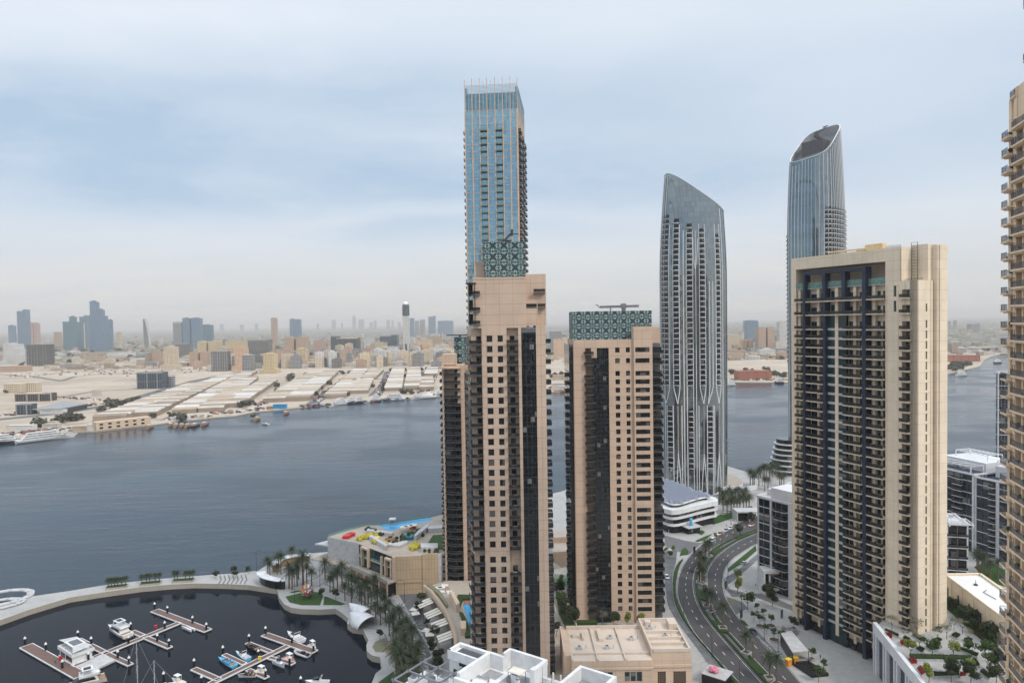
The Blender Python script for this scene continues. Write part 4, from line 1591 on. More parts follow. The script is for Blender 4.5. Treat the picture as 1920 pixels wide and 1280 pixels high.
for z in fl:
 if z < ZL - 6:
  q_ = sd_ @ Vector((3.6, 0.3, z + 0.4))
  slw.put(q_.x, q_.y, q_.z, R(90))
slw.done()
MB().box(sx[1675.5], sx[1680.5], 0.4, 0.45, s2 + .5, s1 + 4.2).build('slit_window', 'glass_teal', tw)
for z in (s1, s2):
 door_mb(3.0, 3.6).build('terrace_window', ['glass_teal', 'dark_frame'], tw, loc=(sx[1551] + 0.3, 1.84, z))
 door_mb(3.0, 3.6).build('terrace_window', ['glass_teal', 'dark_frame'], tw, loc=(sx[1570.6] + 0.4, 1.84, z))
lad = MB()
xl = FF.s(1688, 480)
for i in range(2):
 lad.box(xl + i * 2.2 - 0.06, xl + i * 2.2 + 0.06, 5.6, 5.72, ZL, ZR + 1.5)
for i in range(int(ZR + 2 - ZL)):
 lad.box(xl, xl + 2.2, 5.6, 5.7, ZL + 1 + i * 1.0, ZL + 1.08 + i * 1.0)
lad.build('ladder', 'metal_dark', tw)
cr = MB()
sa, sb_ = FF.s(1524, 466), FF.s(1632, 466)
zc_ = FF.z(1600, 466)
cr.bar((sa, 8, zc_ + 0.6), (sb_ - 5, 8, zc_ + 0.2), 0.4, 0.5).bar((sa, 9.2, zc_ + 0.6), (sb_ - 5, 9.2, zc_ + 0.2), 0.4, 0.5)
for i in range(24):
 x = sa + (sb_ - 5 - sa) * i / 24
 cr.bar((x, 8, zc_ + 0.5), (x + 0.8, 9.2, zc_ + 0.5), 0.15, 0.3)
cr.box(sb_ - 8, sb_ - 1, 7.5, 9.7, zc_ - 0.6, zc_ + 1.6).box(sb_ - 6, sb_ - 4, 8, 9, ZR, zc_ - 0.6).box(sb_ - 12, sb_ - 9, 8, 9.4, zc_ - .9, zc_ + .1)
cr.build('cleaning_gantry', 'crane_yellow', tw)
rl = MB()
for i in range(30):
 x = sx[1660] + (L - sx[1660]) * i / 29
 rl.box(x - 0.04, x + 0.04, 2 if x > sx[1688] else .3, 2.08 if x > sx[1688] else .38, ZL if x > sx[1688] else ZR, (ZL if x > sx[1688] else ZR) + 0.8)
rl.build('roof_edge_posts', 'metal_dark', tw)
sh = MB()
cols4 = ['yellow_paint', 'red_paint', 'pink_paint', 'glass_dark', 'dark_frame']
x = sx[1493] + 0.3
i = 0
while x < L - 8:
 sh.box(x, x + 2.6, 0.9, 1.89, 0.4, 3.6, 3)
 if i % 3 == 1 and x < 32:
  sh.box(x + .7, x + 1.9, .7, .89, .8, 2.9, [0, 1, 2, 1][(i // 3) % 4])
 x += 2.9
 i += 1
sh.build('shopfront', cols4, tw)

# ---------------------------------------------------------------- beige tower at the right edge
PG = at(1890, 600, 139)
dG = Vector((-0.30, -0.954, 0)).normalized()
tw = thing('apartment_tower', 'beige tower cut off by the right edge, with stacked railed balconies', 'tower', (PG.x, PG.y, GZ), math.atan2(dG.y, dG.x))
# local x runs towards the camera, local y (inward) points right-away
GF = Face((PG.x, PG.y), (PG.x + dG.x, PG.y + dG.y))
zg1, zg2 = GF.z(1892, 190), GF.z(1912, 160)
W = MB()
W.box(0, 1.3, 0, 24, 0, zg1)
W.box(1.3, 3.2, 1.5, 24, 0, zg1 - 6)
W.box(1.3, 3.6, 0.3, 24, zg1 - 5.99, zg1)
W.box(3.2, 4.8, -0.3, 24, 0, zg2)
W.box(4.8, 13, 1.2, 24, 0, zg2)
W.box(4.8, 13, -0.1, 1.19, zg2 - 8, zg2)
W.box(7.4, 8.1, -0.2, 1.19, 0, zg2 - 8)
W.box(8.6, 26, 1.5, 24, zg2, zg2 + 45)
W.box(10.6, 11.2, -0.1, 1.19, 0, zg2 - 8)
W.build('wall', 'tan_wall', tw)


def gbal(x0, x1, pr):
 b = MB()
 b.prism([(x0, 0.6), (x0, -pr * 0.75), (x0 + 0.5, -pr), (x1, -pr), (x1, 0.6)], -0.35, 0, 0, 0, True)
 b.prism([(x0 + .4, 0.2), (x0 + .3, -pr * 0.6), (x1 - .3, -pr + .3), (x1 - .3, 0.2)], -0.6, -0.351, 0, 0, True)
 pth = [(x0 + 0.05, 0.0), (x0 + 0.05, -pr * 0.72), (x0 + 0.5, -pr + 0.08), (x1, -pr + 0.08)]
 for i in range(3):
  a_, c_ = Vector((*pth[i], 0)), Vector((*pth[i + 1], 0))
  b.bar(a_ + Vector((0, 0, 1.15)), c_ + Vector((0, 0, 1.15)), 0.06, 0.06, 1)
  n = max(1, int((c_ - a_).length / 0.2))
  for j in range(n + 1):
   p = a_.lerp(c_, j / n)
   b.box(p.x - .018, p.x + .018, p.y - .018, p.y + .018, 0, 1.15, 1)
  b.bar(a_ + Vector((0, 0, .08)), c_ + Vector((0, 0, .08)), 0.04, 0.04, 1)
 return b


g1 = Rep('balcony', gbal(-0.4, 3.2, 1.35), ['tan_wall', 'rail_grey'], tw)
g2 = Rep('balcony', gbal(4.2, 13, 1.2), ['tan_wall', 'rail_grey'], tw)
gd = Rep('balcony_door', door_mb(1.7, 2.5), ['glass_dark', 'dark_frame'], tw)
gw = Rep('window', window_mb(0.9, 1.3, 1, 0.06), ['glass_dark', 'dark_frame'], tw, 60)
z = GF.z(1890, 262)
k = 0
while z > 20:
 if k not in (13,):
  g1.put(0, 0, z)
 g2.put(0, 0, z + 1.0)
 gd.put(1.45, 1.46, z + 0.02)
 gd.put(5.4, 1.16, z + 1.02)
 gw.put(3.5, -0.34, z + 1.6)
 z -= 3.4
 k += 1
for zz_ in (zg2 + 3.5, zg2 + 13.5, zg2 + 17):
 g2.put(4.0, 0.5, zz_)
for r_ in (g1, g2, gd, gw):
 r_.done()
furnish(tw, [(x_, -.5, GF.z(1890, 262) - 3.4 * k_ + d_) for k_ in range(36) for x_, d_ in ((1.4, 0), (6, 1.0), (9, 1.0))], 3, .5)
cb_ = gbal(0, 3.0, 0.9)
cb_.build('roof_balcony', ['tan_wall', 'rail_grey'], tw, loc=(1.5, 0.3, zg1))


# ---------------------------------------------------------------- lower blocks on the right
def block(label, P0, P1, depth, H, floors, bays, style, name='apartment_block', cat='building', z0=0.0):
 """white mid-rise with dark glass, floor bands, balconies; front from P0 to P1, P are world xy"""
 f = Face(P0, P1)
 t_ = thing(name, label, cat, (P0[0], P0[1], GZ + z0), f.ang)
 L = f.L
 fh = H / floors
 MB().box(0.15, L - 0.15, 0.4, depth, 0, H - 0.3).build('glazing', style.get('glass', 'glass_navy'), t_)
 w_ = MB()
 bw = L / bays
 for i in range(bays + 1):
  th = style.get('pier', 0.9) if i in (0, bays) or i % style.get('every', 3) == 0 else 0.35
  m_ = 0 if th > 0.5 else 1
  x0_, x1_ = max(0, i * bw - th / 2), min(L, i * bw + th / 2)
  w_.box(x0_, x1_, 0 if m_ == 0 else 0.15, 0.39, 0, H, m_)
 for j in range(int(depth / 4) + 1):
  y = min(depth, j * 4.0)
  w_.box(-0.12, 0.14, y - 0.0, y + (1.8 if j % 2 else 0.4), 0, H - 0.31, 1 if j % 2 else 0)
  w_.box(L - 0.14, L + 0.12, y - 0.0, y + (1.8 if j % 2 else 0.4), 0, H - 0.31, 1 if j % 2 else 0)
 for k in range(floors + 1):
  z = k * fh
  w_.box(-0.2, L + 0.2, -0.12 if k % 2 == 0 else 0.15, depth + .2, z - 0.13, z + 0.12, 0 if k % 2 == 0 or style.get('bands') else 1)
 w_.box(-0.3, L + 0.3, -0.3, 0.2, H + 0.161, H + 1.1, 0).box(-0.3, 0.2, 0.2, depth, H + 0.161, H + 1.1, 0).box(L - 0.2, L + 0.3, 0.2, depth, H + 0.161, H + 1.1, 0).box(-0.3, L + .3, depth, depth + .5, H + .161, H + 1.1, 0)
 for ca, cb2 in style.get('col', []):
  w_.box(ca * L, cb2 * L, -.25, .38, 0, H + .15)
 w_.build('frame', ['white_wall', style.get('dark', 'grey_panel')], t_)
 rb = Rep('balcony', slab_rail([(0, 0), (0.0, -1.3), (bw * style.get('bw', 1.0), -1.3), (bw * style.get('bw', 1.0), 0)], [], 0, 1, 2, th=0.25), ['white_paint', 'rail_glass', 'metal_grey'], t_, style.get('cap', 60))
 for i in style.get('bal', []):
  for k in range(1, floors):
   rb.put(i * bw, 0, k * fh + 0.1)
 rb.done()
 r_ = MB()
 for (xa, xb, ya_, yb, hh) in style.get('roof', []):
  r_.box(xa * L, xb * L, ya_ * depth, yb * depth, H + 0.161, H + hh)
 r_.build('roof_structure', 'white_wall', t_) if r_.v else None
 pg = MB()
 for (xa, xb, ya_, yb, hh) in style.get('pergola', []):
  n = 7
  for i in range(n + 1):
   x = L * (xa + (xb - xa) * i / n)
   pg.box(x - 0.12, x + 0.12, ya_ * depth, yb * depth, H + hh, H + hh + 0.25)
  for y in (ya_ * depth, yb * depth):
   pg.box(xa * L, xb * L, y - 0.2, y + 0.2, H + hh - 0.3, H + hh)
   for x in (xa * L, xb * L):
    pg.box(x - 0.2, x + 0.2, y - 0.2, y + 0.2, H + .16, H + hh - .3)
 pg.build('pergola', 'white_paint', t_) if pg.v else None
 s_ = MB()
 rr = random.Random(int(L * 100))
 for i in range(style.get('plant', 8)):
  x, y = rr.uniform(0.1, 0.9) * L, rr.uniform(0.2, 0.9) * depth
  a = rr.uniform(0.5, 1.3)
  s_.box(x - a, x + a, y - a, y + a, H + 0.162, H + rr.uniform(0.9, 2.0), i % 2)
 s_.build('roof_unit', ['mid_grey', 'light_grey'], t_)
 return t_


# white block left of the cream tower
a_ = G(1421, 1099)
zb = at(1421, 932, a_.y).z - GZ
block('white apartment block with dark windows beside the curving road, left of the long cream tower', (a_.x, a_.y), (a_.x + 13.5, a_.y - 21.5), 24, zb, 11, 8,
  dict(glass='glass_navy', bands=1, every=8, pier=1.2, bal=[3, 4], bw=0.8, col=[(.64, .80), (.27, .30)], roof=[(0.25, 1, 0.05, 0.55, 5.6), (0.0, .25, 0.3, 0.55, 3.0)], pergola=[(0.2, 0.95, 0.6, 0.9, 5.5)]))
t_ = thing('entrance_portal', 'white boxy entrance portal at the foot of the white apartment block', 'portal', (G(1432, 1114).x, G(1432, 1114).y, GZ), 0.0)
mb = MB()
mb.box(0, 0.8, 0, 6.8, 0, 10.5).box(0.8, 17, 0, 6.8, 9.2, 10.5).box(16.2, 17, 0, 6.8, 0, 9.19).box(2.6, 3.2, 0.4, 1.0, 0, 9.19).box(.8, 16.2, 0, 0.8, 1.5, 2.6)
mb.build('frame', 'white_paint', t_)
MB().box(3.3, 16.1, 2.5, 6.7, 0, 9.1).build('glazing', 'glass_dark', t_)
MB().box(2.6, 14, 0.3, 4.5, 8.5, 9.15).build('soffit', 'timber', t_)

# navy-and-white block behind, right of the cream tower
b1, b2_ = at(1764, 850, 379), at(1826, 850, 353)
b3_ = at(1900, 850, 329)
za = at(1826, 892, 353).z - GZ
block('long navy glass block with white bands and roof pergolas by the water', (b1.x - 8, b1.y + 4), (b2_.x, b2_.y), 34, za, 13, 8,
  dict(dark='navy', every=8, bal=[0, 5], bw=1.4, pier=2.0, roof=[(0.1, 0.9, 0.35, 0.95, 5)], pergola=[(0.1, 0.9, 0.05, 0.3, 4.0), (0.2, 0.8, 0.5, 0.8, 8.0)], plant=14))
block('navy glass wing with two white vertical piers, partly behind the right-hand beige tower', (b2_.x + 0.5, b2_.y), (b3_.x + 10, b3_.y - 8), 30, za - 1, 13, 9,
  dict(dark='navy', every=3, bal=[2, 5], bw=0.8, pier=1.6, roof=[(0.1, 0.9, 0.35, 0.95, 6)], pergola=[(0.1, 0.6, 0.4, 0.8, 8.5)], plant=14))
c1_ = at(1772, 1070, 300)
cz = at(1775, 990, 300).z - GZ
block('low white apartment block with slanted roof pergolas between the cream tower and lawn', (c1_.x - 8, c1_.y + 8), (c1_.x + 12, c1_.y + 3), 16, cz, 6, 5,
  dict(glass='glass_dark', every=3, bal=[0, 1, 3, 4], bw=0.9, pergola=[(0.0, 0.6, 0.0, 0.5, 3.5), (0.6, 1.05, -.2, 0.4, 1.5)], plant=3))
c2_ = at(1871, 840, 410)
block('thin white and glass tower edge standing on the waterside behind the right tower', (c2_.x, c2_.y), (c2_.x + 9, c2_.y - 2), 3, at(1873, 700, 410).z - GZ, 24, 5, dict(every=5, bal=[], plant=0), cat='tower')

# cream hall with white roof
hb = [at(1772, 1110, 268), at(1880, 1200, 200)]
H1, H2 = (hb[0].x - 4, 270.0), at(1884, 1180, 196)
zr = 24.5
pA = on(1774, 1083, GZ + zr)
pB = on(1884, 1166, GZ + zr)
pC = on(1885, 1112, GZ + zr)
pD = on(1838, 1078, GZ + zr)
pA = on(1768, 1079, GZ + zr)
f = Face((pA.x, pA.y), (pB.x, pB.y))
t_ = thing('hall', 'long low cream building with a flat white roof between the cream tower and right-hand tower', 'building', (pA.x, pA.y, GZ), f.ang)
inv = Matrix.Rotation(-f.ang, 4, 'Z') @ Matrix.Translation((-pA.x, -pA.y, 0))
loc = [inv @ Vector((p.x, p.y, 0)) for p in (pA, pB, pC, pD)]
lp = [(v.x, v.y) for v in loc]
LB = lp[1][0] + 6
lp[1] = (LB, 0)
lp[2] = (lp[2][0] + 6, lp[2][1])
mb = MB()
ops = []
x = 3.0
while x < LB - 3:
 ops.append((x, x + 1.3, [(17.0, 21.5)]))
 x += 7.5
facade(mb, 0, LB, 0, zr + 0.9, ops, 0.4)
mb.box(0.01, LB - .01, 0.41, 0.8, 0, zr + 0.89)
x = 6.2
while x < LB - 2:
 mb.box(x, x + .7, -.25, -.01, 0, zr + .5)
 x += 7.5
mb.prism([(0, .8), (LB, .8), lp[2], lp[3]], 0, zr)
for i in range(2, 4):
 a2, b2 = lp[i], lp[(i + 1) % 4]
 mb.bar((a2[0], a2[1], zr + 0.4), (b2[0], b2[1], zr + 0.4), 0.8, 0.9)
mb.build('wall', 'cream_wall', t_)
x = 3.0
wr = Rep('window', window_mb(1.3, 4.5, 1), ['glass_dark', 'dark_frame'], t_)
while x < LB - 3:
 wr.put(x, 0.3, 17.0)
 x += 7.5
wr.done()
pp = [(0.3, 0.81), (LB - .2, .81), (lp[2][0] - .3, lp[2][1] - .5), (lp[3][0] + .2, lp[3][1] - .5)]
MB().prism(pp, zr + 0.01, zr + 0.06).build('roof', 'roof_white', t_)
MB().tube([(14, 8, zr + .3), (16, 6, zr + .3), (22, 7, zr + .3)], .12).build('roof_pipe', 'metal_dark', t_)
MB().tube([(9, 7, zr + .1), (9, 7, zr + 2)], .1).box(8.5, 9.5, 6.5, 7.5, zr + .07, zr + .6).build('vent', 'metal_dark', t_)

# ---------------------------------------------------------------- garden deck at the lower right
zd = 16.5
dk = [on(1637, 1171, GZ + zd), on(1731, 1290, GZ + zd), on(1960, 1400, GZ + zd), on(2050, 1200, GZ + zd), on(1800, 1120, GZ + zd), on(1768, 1128, GZ + zd), on(1660, 1158, GZ + zd)]
P0_, P1_ = dk[0], dk[1]
f = Face((P0_.x, P0_.y), (P1_.x, P1_.y))
gd_ = thing('garden_podium', 'podium with white-framed tall bays and planted roof garden beside the long cream tower', 'podium', (P0_.x, P0_.y, GZ), f.ang)
inv = Matrix.Rotation(-f.ang, 4, 'Z') @ Matrix.Translation((-P0_.x, -P0_.y, 0))
lp = [(v.x, v.y) for v in [inv @ Vector((p.x, p.y, 0)) for p in dk]]
Lg = f.L
mb = MB()
mb.prism([(0.3, 1.2), (Lg + 20, 1.2)] + lp[2:], 0, zd, 0, 1)
mb.build('deck', ['grey_panel', 'paving'], gd_)
mb = MB()
mb.box(0, Lg + 20, -0.1, 1.19, zd - 2.4, zd + 1.1)
x = 0
while x < Lg + 18:
 mb.box(x, x + 1.1, -0.1, 1.19, 0, zd - 2.41)
 mb.box(x + 2.2, x + 3.4, -0.1, 1.19, 0, zd - 2.41)
 x += 9.5
mb.build('bay_frame', 'white_wall', gd_)
mb = MB()
mb.box(0.2, Lg + 19, 0.9, 1.15, 0.1, zd - 2.45)
mb.build('glazing', 'glass_navy', gd_)
# ---------------------------------------------------------------- waterside building with roof pool
def W2(px, py, z=GZ):
 p = on(px, py, z)
 return (p.x, p.y)


ZLR = 19.4
lb = thing('leisure_building', 'low waterside building with pool and garden terraces on its roof', 'building', (*W2(700, 1080), GZ))
ox_, oy_ = lb.location.x, lb.location.y


def loc2(pts, z, o=None):
 x0, y0 = (ox_, oy_) if o is None else o
 return [(p[0] - x0, p[1] - y0) for p in [W2(a, b_, z) for a, b_ in pts]]


m1 = MB()
core = loc2([(614, 1006), (673, 1018), (690, 1008), (687, 984), (639, 998)], ZLR)
main = loc2([(673, 1018), (743, 1044), (821, 1040), (850, 1034), (850, 958), (806, 970), (711, 984), (687, 984), (690, 1008)], ZLR)
m1.prism(core, 0, ZLR - GZ, 0)
m1.prism(main, 0, ZLR - GZ - 0.01, 0)
m1.build('concrete_body', ['light_grey'], lb)
a_, b_ = loc2([(743, 1044), (821, 1040)], ZLR)
f = Face(a_, b_)
M_ = Matrix.Translation((a_[0], a_[1], 0)) @ Matrix.Rotation(f.ang, 4, 'Z')
m2 = MB(M_)
m2.box(-0.4, f.L * 0.62, -0.5, 0.0, 0, ZLR - GZ + 0.3)
m2.box(f.L * 0.62 + 0.02, f.L, -0.9, 0.0, 0, ZLR - GZ + 1.0)
m2.box(0, f.L * 0.62, -0.8, -0.51, 5.2, 6.0)
m2.build('fluted_wall', 'tan_fluted', lb)
c_, d_ = loc2([(673, 1018), (743, 1044)], ZLR)
f = Face(c_, d_)
M_ = Matrix.Translation((c_[0], c_[1], 0)) @ Matrix.Rotation(f.ang, 4, 'Z')
LF = f.L
m2 = MB(M_)
m2.box(0.2, LF - 0.8, -0.15, 0, 6.6, ZLR - GZ - 0.6)
m2.build('glazing', 'glass_teal', lb)
m2 = MB(M_)
for x0_, x1_, z0_, z1_, pr in ((0.12, 0.32, 7.5, 16.6, 1.6), (0.62, 0.66, 6.6, 15, .9), (0.76, 0.93, 7.2, 15.6, 1.6), (0.945, 0.999, 6.5, 17.2, 1.3)):
 xa, xb = x0_ * LF, x1_ * LF
 if xb - xa > 3:
  m2.box(xa, xa + 0.8, -pr, -0.16, z0_, z1_).box(xb - 0.8, xb, -pr, -0.16, z0_, z1_).box(xa + .8, xb - .8, -pr, -0.16, z1_ - 0.9, z1_)
 else:
  m2.box(xa, xb, -pr, -0.16, z0_, z1_)
m2.box(0, LF, -0.5, -0.16, 11.0, 11.5).box(0, LF, -0.3, -0.16, 16.65, 17.0)
m2.build('facade_frame', 'beige_pale', lb)
m2 = MB(M_)
m2.box(0.0, LF + 0.5, -5.5, -0.51, 6.0, 6.55, 0)
m2.box(0.2, LF, -5.2, -0.6, 0, 5.99, 1)
for i in range(6):
 x = LF * i / 5.0
 m2.box(x - 0.4, x + 0.5, -5.6, -5.21, 0, 5.99, 2)
m2.box(0.6, LF, -5.4, -5.25, 3.9, 5.9, 3)
m2.build('lower_terrace', ['paving_warm', 'glass_dark', 'beige_pale', 'tile_red'], lb)
m2 = MB(M_)
m2.box(0.0, LF + 0.5, -5.45, -5.38, 6.56, 7.8).box(0, LF, -0.45, -0.38, 11.51, 12.6)
m2.build('glass_rail', 'rail_green', lb)
m2 = MB()
tip = loc2([(590, 1018), (622, 1010), (667, 1023), (664, 1029), (640, 1024)], 15.5)
m2.prism(tip, 12.2, 12.9, 0, 0, True)
tp2 = loc2([(584, 1047), (616, 1035), (668, 1056), (664, 1062), (640, 1060)], 8.4)
m2.prism(tp2, 5.4, 6.0, 0, 1, True)
m2.build('cantilever_roof', ['light_grey', 'paving_warm'], lb)
m2 = MB()
m2.prism(loc2([(618, 1036), (650, 1050), (664, 1046), (630, 1032)], 8.4), 0.1, 12.1)
m2.build('corner_glazing', 'glass_dark', lb)
# roof level
m2 = MB()
m2.prism(loc2([(616, 1006), (673, 1017.5), (700, 1026), (742, 1043.5), (784, 1043), (850, 1030), (850, 959), (806, 971), (711, 985), (687, 985), (640, 999)], ZLR), ZLR - GZ + 0.0, ZLR - GZ + 0.06)
m2.build('roof_terrace', 'paving_warm', lb)
RZ = ZLR - GZ + 0.061
m2 = MB()
m2.prism(loc2([(711, 984.8), (806, 971), (813, 974), (790, 980), (757, 988), (728, 995.5)], ZLR), RZ, RZ + 0.05)
m2.build('roof_pool', 'pool_water', lb)
m2 = MB()
m2.prism(loc2([(812, 1003.5), (850, 1002), (850, 1034), (832, 1030), (797, 1026.5)], ZLR), RZ, RZ + 0.25)
m2.build('roof_lawn', 'grass', lb)
m2 = MB()
rr = random.Random(3)
for pts, h_ in (([(692, 1012), (724, 1032), (727, 1028), (697, 1009)], 2.0), ([(724, 1025), (748, 1028), (765, 1020), (762, 1016), (745, 1021), (728, 1020)], 1.2), ([(687, 1000), (735, 1006), (738, 1003), (690, 996)], 1.6),
    ([(781, 1013), (800, 998), (806, 992), (802, 990), (785, 1002), (776, 1012)], 2.4), ([(800, 994), (850, 991), (850, 996), (803, 999)], 2.2), ([(789, 1028), (821, 1028), (821, 1036), (789, 1036)], 2.6)):
 MB().prism(loc2(pts, ZLR), RZ, RZ + h_).build('planter_wall', 'light_grey', lb)
m2 = MB()
for (a1, b1_, n, w1) in (((728, 982), (744, 980), 1, 0), ((752, 998), (780, 992), 3, 0)):
 for i in range(n):
  p = loc2([(a1[0] + (b1_[0] - a1[0]) * (i + .5) / n, a1[1] + (b1_[1] - a1[1]) * (i + .5) / n)], ZLR)[0]
  m2.box(p[0] - 1.7, p[0] + 1.7, p[1] - 2, p[1] + 2, RZ + 2.4, RZ + 2.6)
  for sx_ in (-1.6, 1.5):
   for sy_ in (-1.9, 1.8):
    m2.box(p[0] + sx_, p[0] + sx_ + .1, p[1] + sy_, p[1] + sy_ + .1, RZ, RZ + 2.4)
m2.build('cabana', 'canvas', lb)
for nm, mat, lst in (('yellow_flowers', 'leaf_yellow', [(675, 1012), (681, 1009), (688, 1010), (694, 1008), (700, 1009), (704, 1018), (710, 1020), (717, 1021), (724, 1023), (776, 1032), (780, 1027), (783, 1024), (697, 1003), (707, 1016)]),
      ('roof_shrubs', 'leaf_dark', [(700, 998), (708, 1001), (716, 1004), (735, 1020), (745, 1018), (755, 1016), (762, 1012), (775, 1002), (783, 998), (788, 1004), (792, 996), (771, 1008), (690, 994), (765, 1005), (750, 1009), (842, 990), (825, 992), (836, 965), (812, 1036), (800, 1034)])):
 for a1 in lst:
  m2 = MB()
  p = loc2([a1], ZLR)[0]
  for _ in range(5):
   m2.sphere((p[0] + rr.uniform(-1.6, 1.6), p[1] + rr.uniform(-1.6, 1.6), RZ + rr.uniform(0.4, 1.3)), rr.uniform(0.6, 1.2), 6, 4)
  m2.build(nm[:-1], mat, lb)
m2 = MB()
for px_, py_, k in ((655, 1006, 0), (660, 1004, 0), (650, 1009, 0), (762, 1008, 1), (770, 1008, 1), (768, 1011, 1), (706, 1012, 2), (775, 990, 0), (735, 1012, 3), (730, 1012, 3)):
 p = loc2([(px_, py_)], ZLR)[0]
 m2.box(p[0] - 1.8, p[0] + 1.5, p[1] - 1.3, p[1] + 1.3, RZ, RZ + 1.5, k)
m2.build('play_structure', ['red_paint', 'teal_paint', 'yellow_paint', 'timber'], lb)
m2 = MB()
edge = loc2([(616, 1006), (640, 999), (687, 985), (711, 984.5), (806, 970.5), (850, 959)], ZLR)
for i in range(len(edge) - 1):
 m2.bar((*edge[i], RZ + .6), (*edge[i + 1], RZ + .6), .06, 1.1)
m2.build('roof_rail', 'rail_green', lb)

# ---------------------------------------------------------------- curved podium with awnings
ZP = 9.0
outer = [(795, 1096.5), (809, 1107), (825, 1129), (840, 1152), (848, 1172), (853.5, 1193), (854.6, 1215), (852, 1240), (846, 1270), (838, 1300)]
inner = [(838, 1088), (880, 1088), (960, 1060), (1035, 1050), (1068, 1075), (1068, 1150), (1062, 1180), (1060, 1300)]
pd = thing('curved_podium', 'curved beige podium with roof garden and pool at the foot of the nearest tower', 'podium', (*W2(840, 1150), GZ))
o2 = (pd.location.x, pd.location.y)
oo, ii = loc2(outer, ZP + 1.0, o2), loc2(inner, ZP, o2)
m1 = MB()
m1.prism(oo + list(reversed(ii)), 4.6, ZP - GZ, 0, 1)
back = [(p[0] + 5.5, p[1] - 1.0) for p in oo]
m1.prism(back + list(reversed(ii)), 0, 4.59, 0)
m1.build('podium_body', ['beige_pale', 'paving_warm'], pd)
m1 = MB()
for i in range(len(oo) - 1):
 a1, b1_ = Vector((*oo[i], 0)), Vector((*oo[i + 1], 0))
 m1.bar(a1 + Vector((0, 0, ZP - GZ + .5)), b1_ + Vector((0, 0, ZP - GZ + .5)), 1.2, 1.3)
 m1.box(a1.x - .3, a1.x + 1.3, a1.y - .8, a1.y + .8, 0, 4.6)
m1.build('parapet', 'beige_pale', pd)
m1 = MB()
for i in range(len(oo) - 1):
 a1, b1_ = Vector((*back[i], 0)), Vector((*back[i + 1], 0))
 m1.bar(a1 + Vector((-.15, 0, 2.2)), b1_ + Vector((-.15, 0, 2.2)), .2, 3.6)
m1.build('shopfront', 'glass_dark', pd)
PZ = ZP - GZ
m1 = MB()
m1.prism(loc2([(869, 1133), (883, 1133), (883, 1176), (879, 1170)], ZP, o2), PZ, PZ + .12)
m1.build('pool', 'pool_water', pd)
m1 = MB()
m1.prism(loc2([(828, 1108), (836, 1094), (846, 1108), (833, 1112)], ZP, o2), PZ, PZ + .1, 0)
m1.prism(loc2([(870, 1126), (883, 1126), (883, 1132.5), (869, 1132.5)], ZP, o2), PZ, PZ + .2, 1)
m1.build('sun_deck', ['timber', 'tile_red'], pd)
m1 = MB()
for pts, mm in (([(803, 1095), (826, 1112), (840, 1135), (838, 1140), (822, 1118), (800, 1099)], 1), ([(858, 1118), (882, 1118), (882, 1125), (868, 1126), (862, 1140), (857, 1136)], 0), ([(861, 1150), (868, 1152), (882, 1180), (882, 1196), (872, 1196), (872, 1178)], 0),
    ([(1042, 1110), (1056, 1118), (1066, 1150), (1082, 1180), (1062, 1180), (1048, 1150)], 0), ([(1082, 1166), (1118, 1166), (1120, 1171), (1082, 1172)], 0)):
 MB().prism(loc2(pts, ZP, o2), PZ, PZ + 1.0, mm).build('planting_bed', ['hedge', 'leaf_dry'], pd)
m1 = MB()
m1.box(*[v for v in (0, 0.01)], 0, 0.01, 0, 0.01)
m1 = MB()
for pts, z0_, z1_ in (([(843, 1120), (850, 1122), (862, 1142), (856, 1148)], 0, 3.0), ([(862, 1175), (874, 1175), (874, 1190), (864, 1190)], 0, 2.5)):
 m1.prism(loc2(pts, ZP, o2), PZ + z0_, PZ + z1_)
m1.build('stair_enclosure', 'beige_pale', pd)
m1 = MB()
for px_, py_ in ((828, 1102), (834, 1098), (830, 1110), (841, 1110), (845, 1113), (822, 1103)):
 p = loc2([(px_, py_)], ZP, o2)[0]
 m1.box(p[0] - 1.5, p[0] + 1.5, p[1] - 1, p[1] + 1, PZ + .1, PZ + .5)
m1.build('sun_bed', 'white_paint', pd)

aw = None
for i, (px_, py_) in enumerate(((797, 1150), (812, 1170), (824, 1190), (836, 1215))):
 p = G(px_, py_)
 a1 = math.atan2(*( (G(812, 1170) - G(797, 1150)).yx)) if i < 2 else math.atan2(*((G(836, 1215) - G(824, 1190)).yx))
 if aw is None:
  aw = thing('awning', '', 'awning', p, a1)
  mb = MB()
  mb.quad((-3.2, -3, 3.9), (3.2, -3, 3.9), (3.2, 3, 5.3), (-3.2, 3, 5.3))
  mb.quad((-3.2, -3, 3.8), (-3.2, 3, 5.2), (3.2, 3, 5.2), (3.2, -3, 3.8))
  mb.build('canopy', 'canvas', aw)
  mb = MB()
  for x in (-3.2, -1.1, 1.1, 3.2):
   mb.bar((x, -3, 3.95), (x, 3, 5.36), .12, .14)
   mb.box(x - .06, x + .06, -3, -2.88, 0, 3.85)
  mb.build('frame', 'metal_dark', aw)
 else:
  copy_tree(aw, p, a1)
aws = [o for o in S.objects if o.name.startswith('awning')]
for o, l in zip(aws, ('pale striped awning nearest the tan fluted building, at the north end of the curved podium', 'second pale awning from the north along the curved podium', 'third pale awning from the north along the curved podium', 'pale awning nearest the white foreground roof, along the curved podium')):
 o['label'] = l
 o['group'] = 'awnings in front of the curved podium'

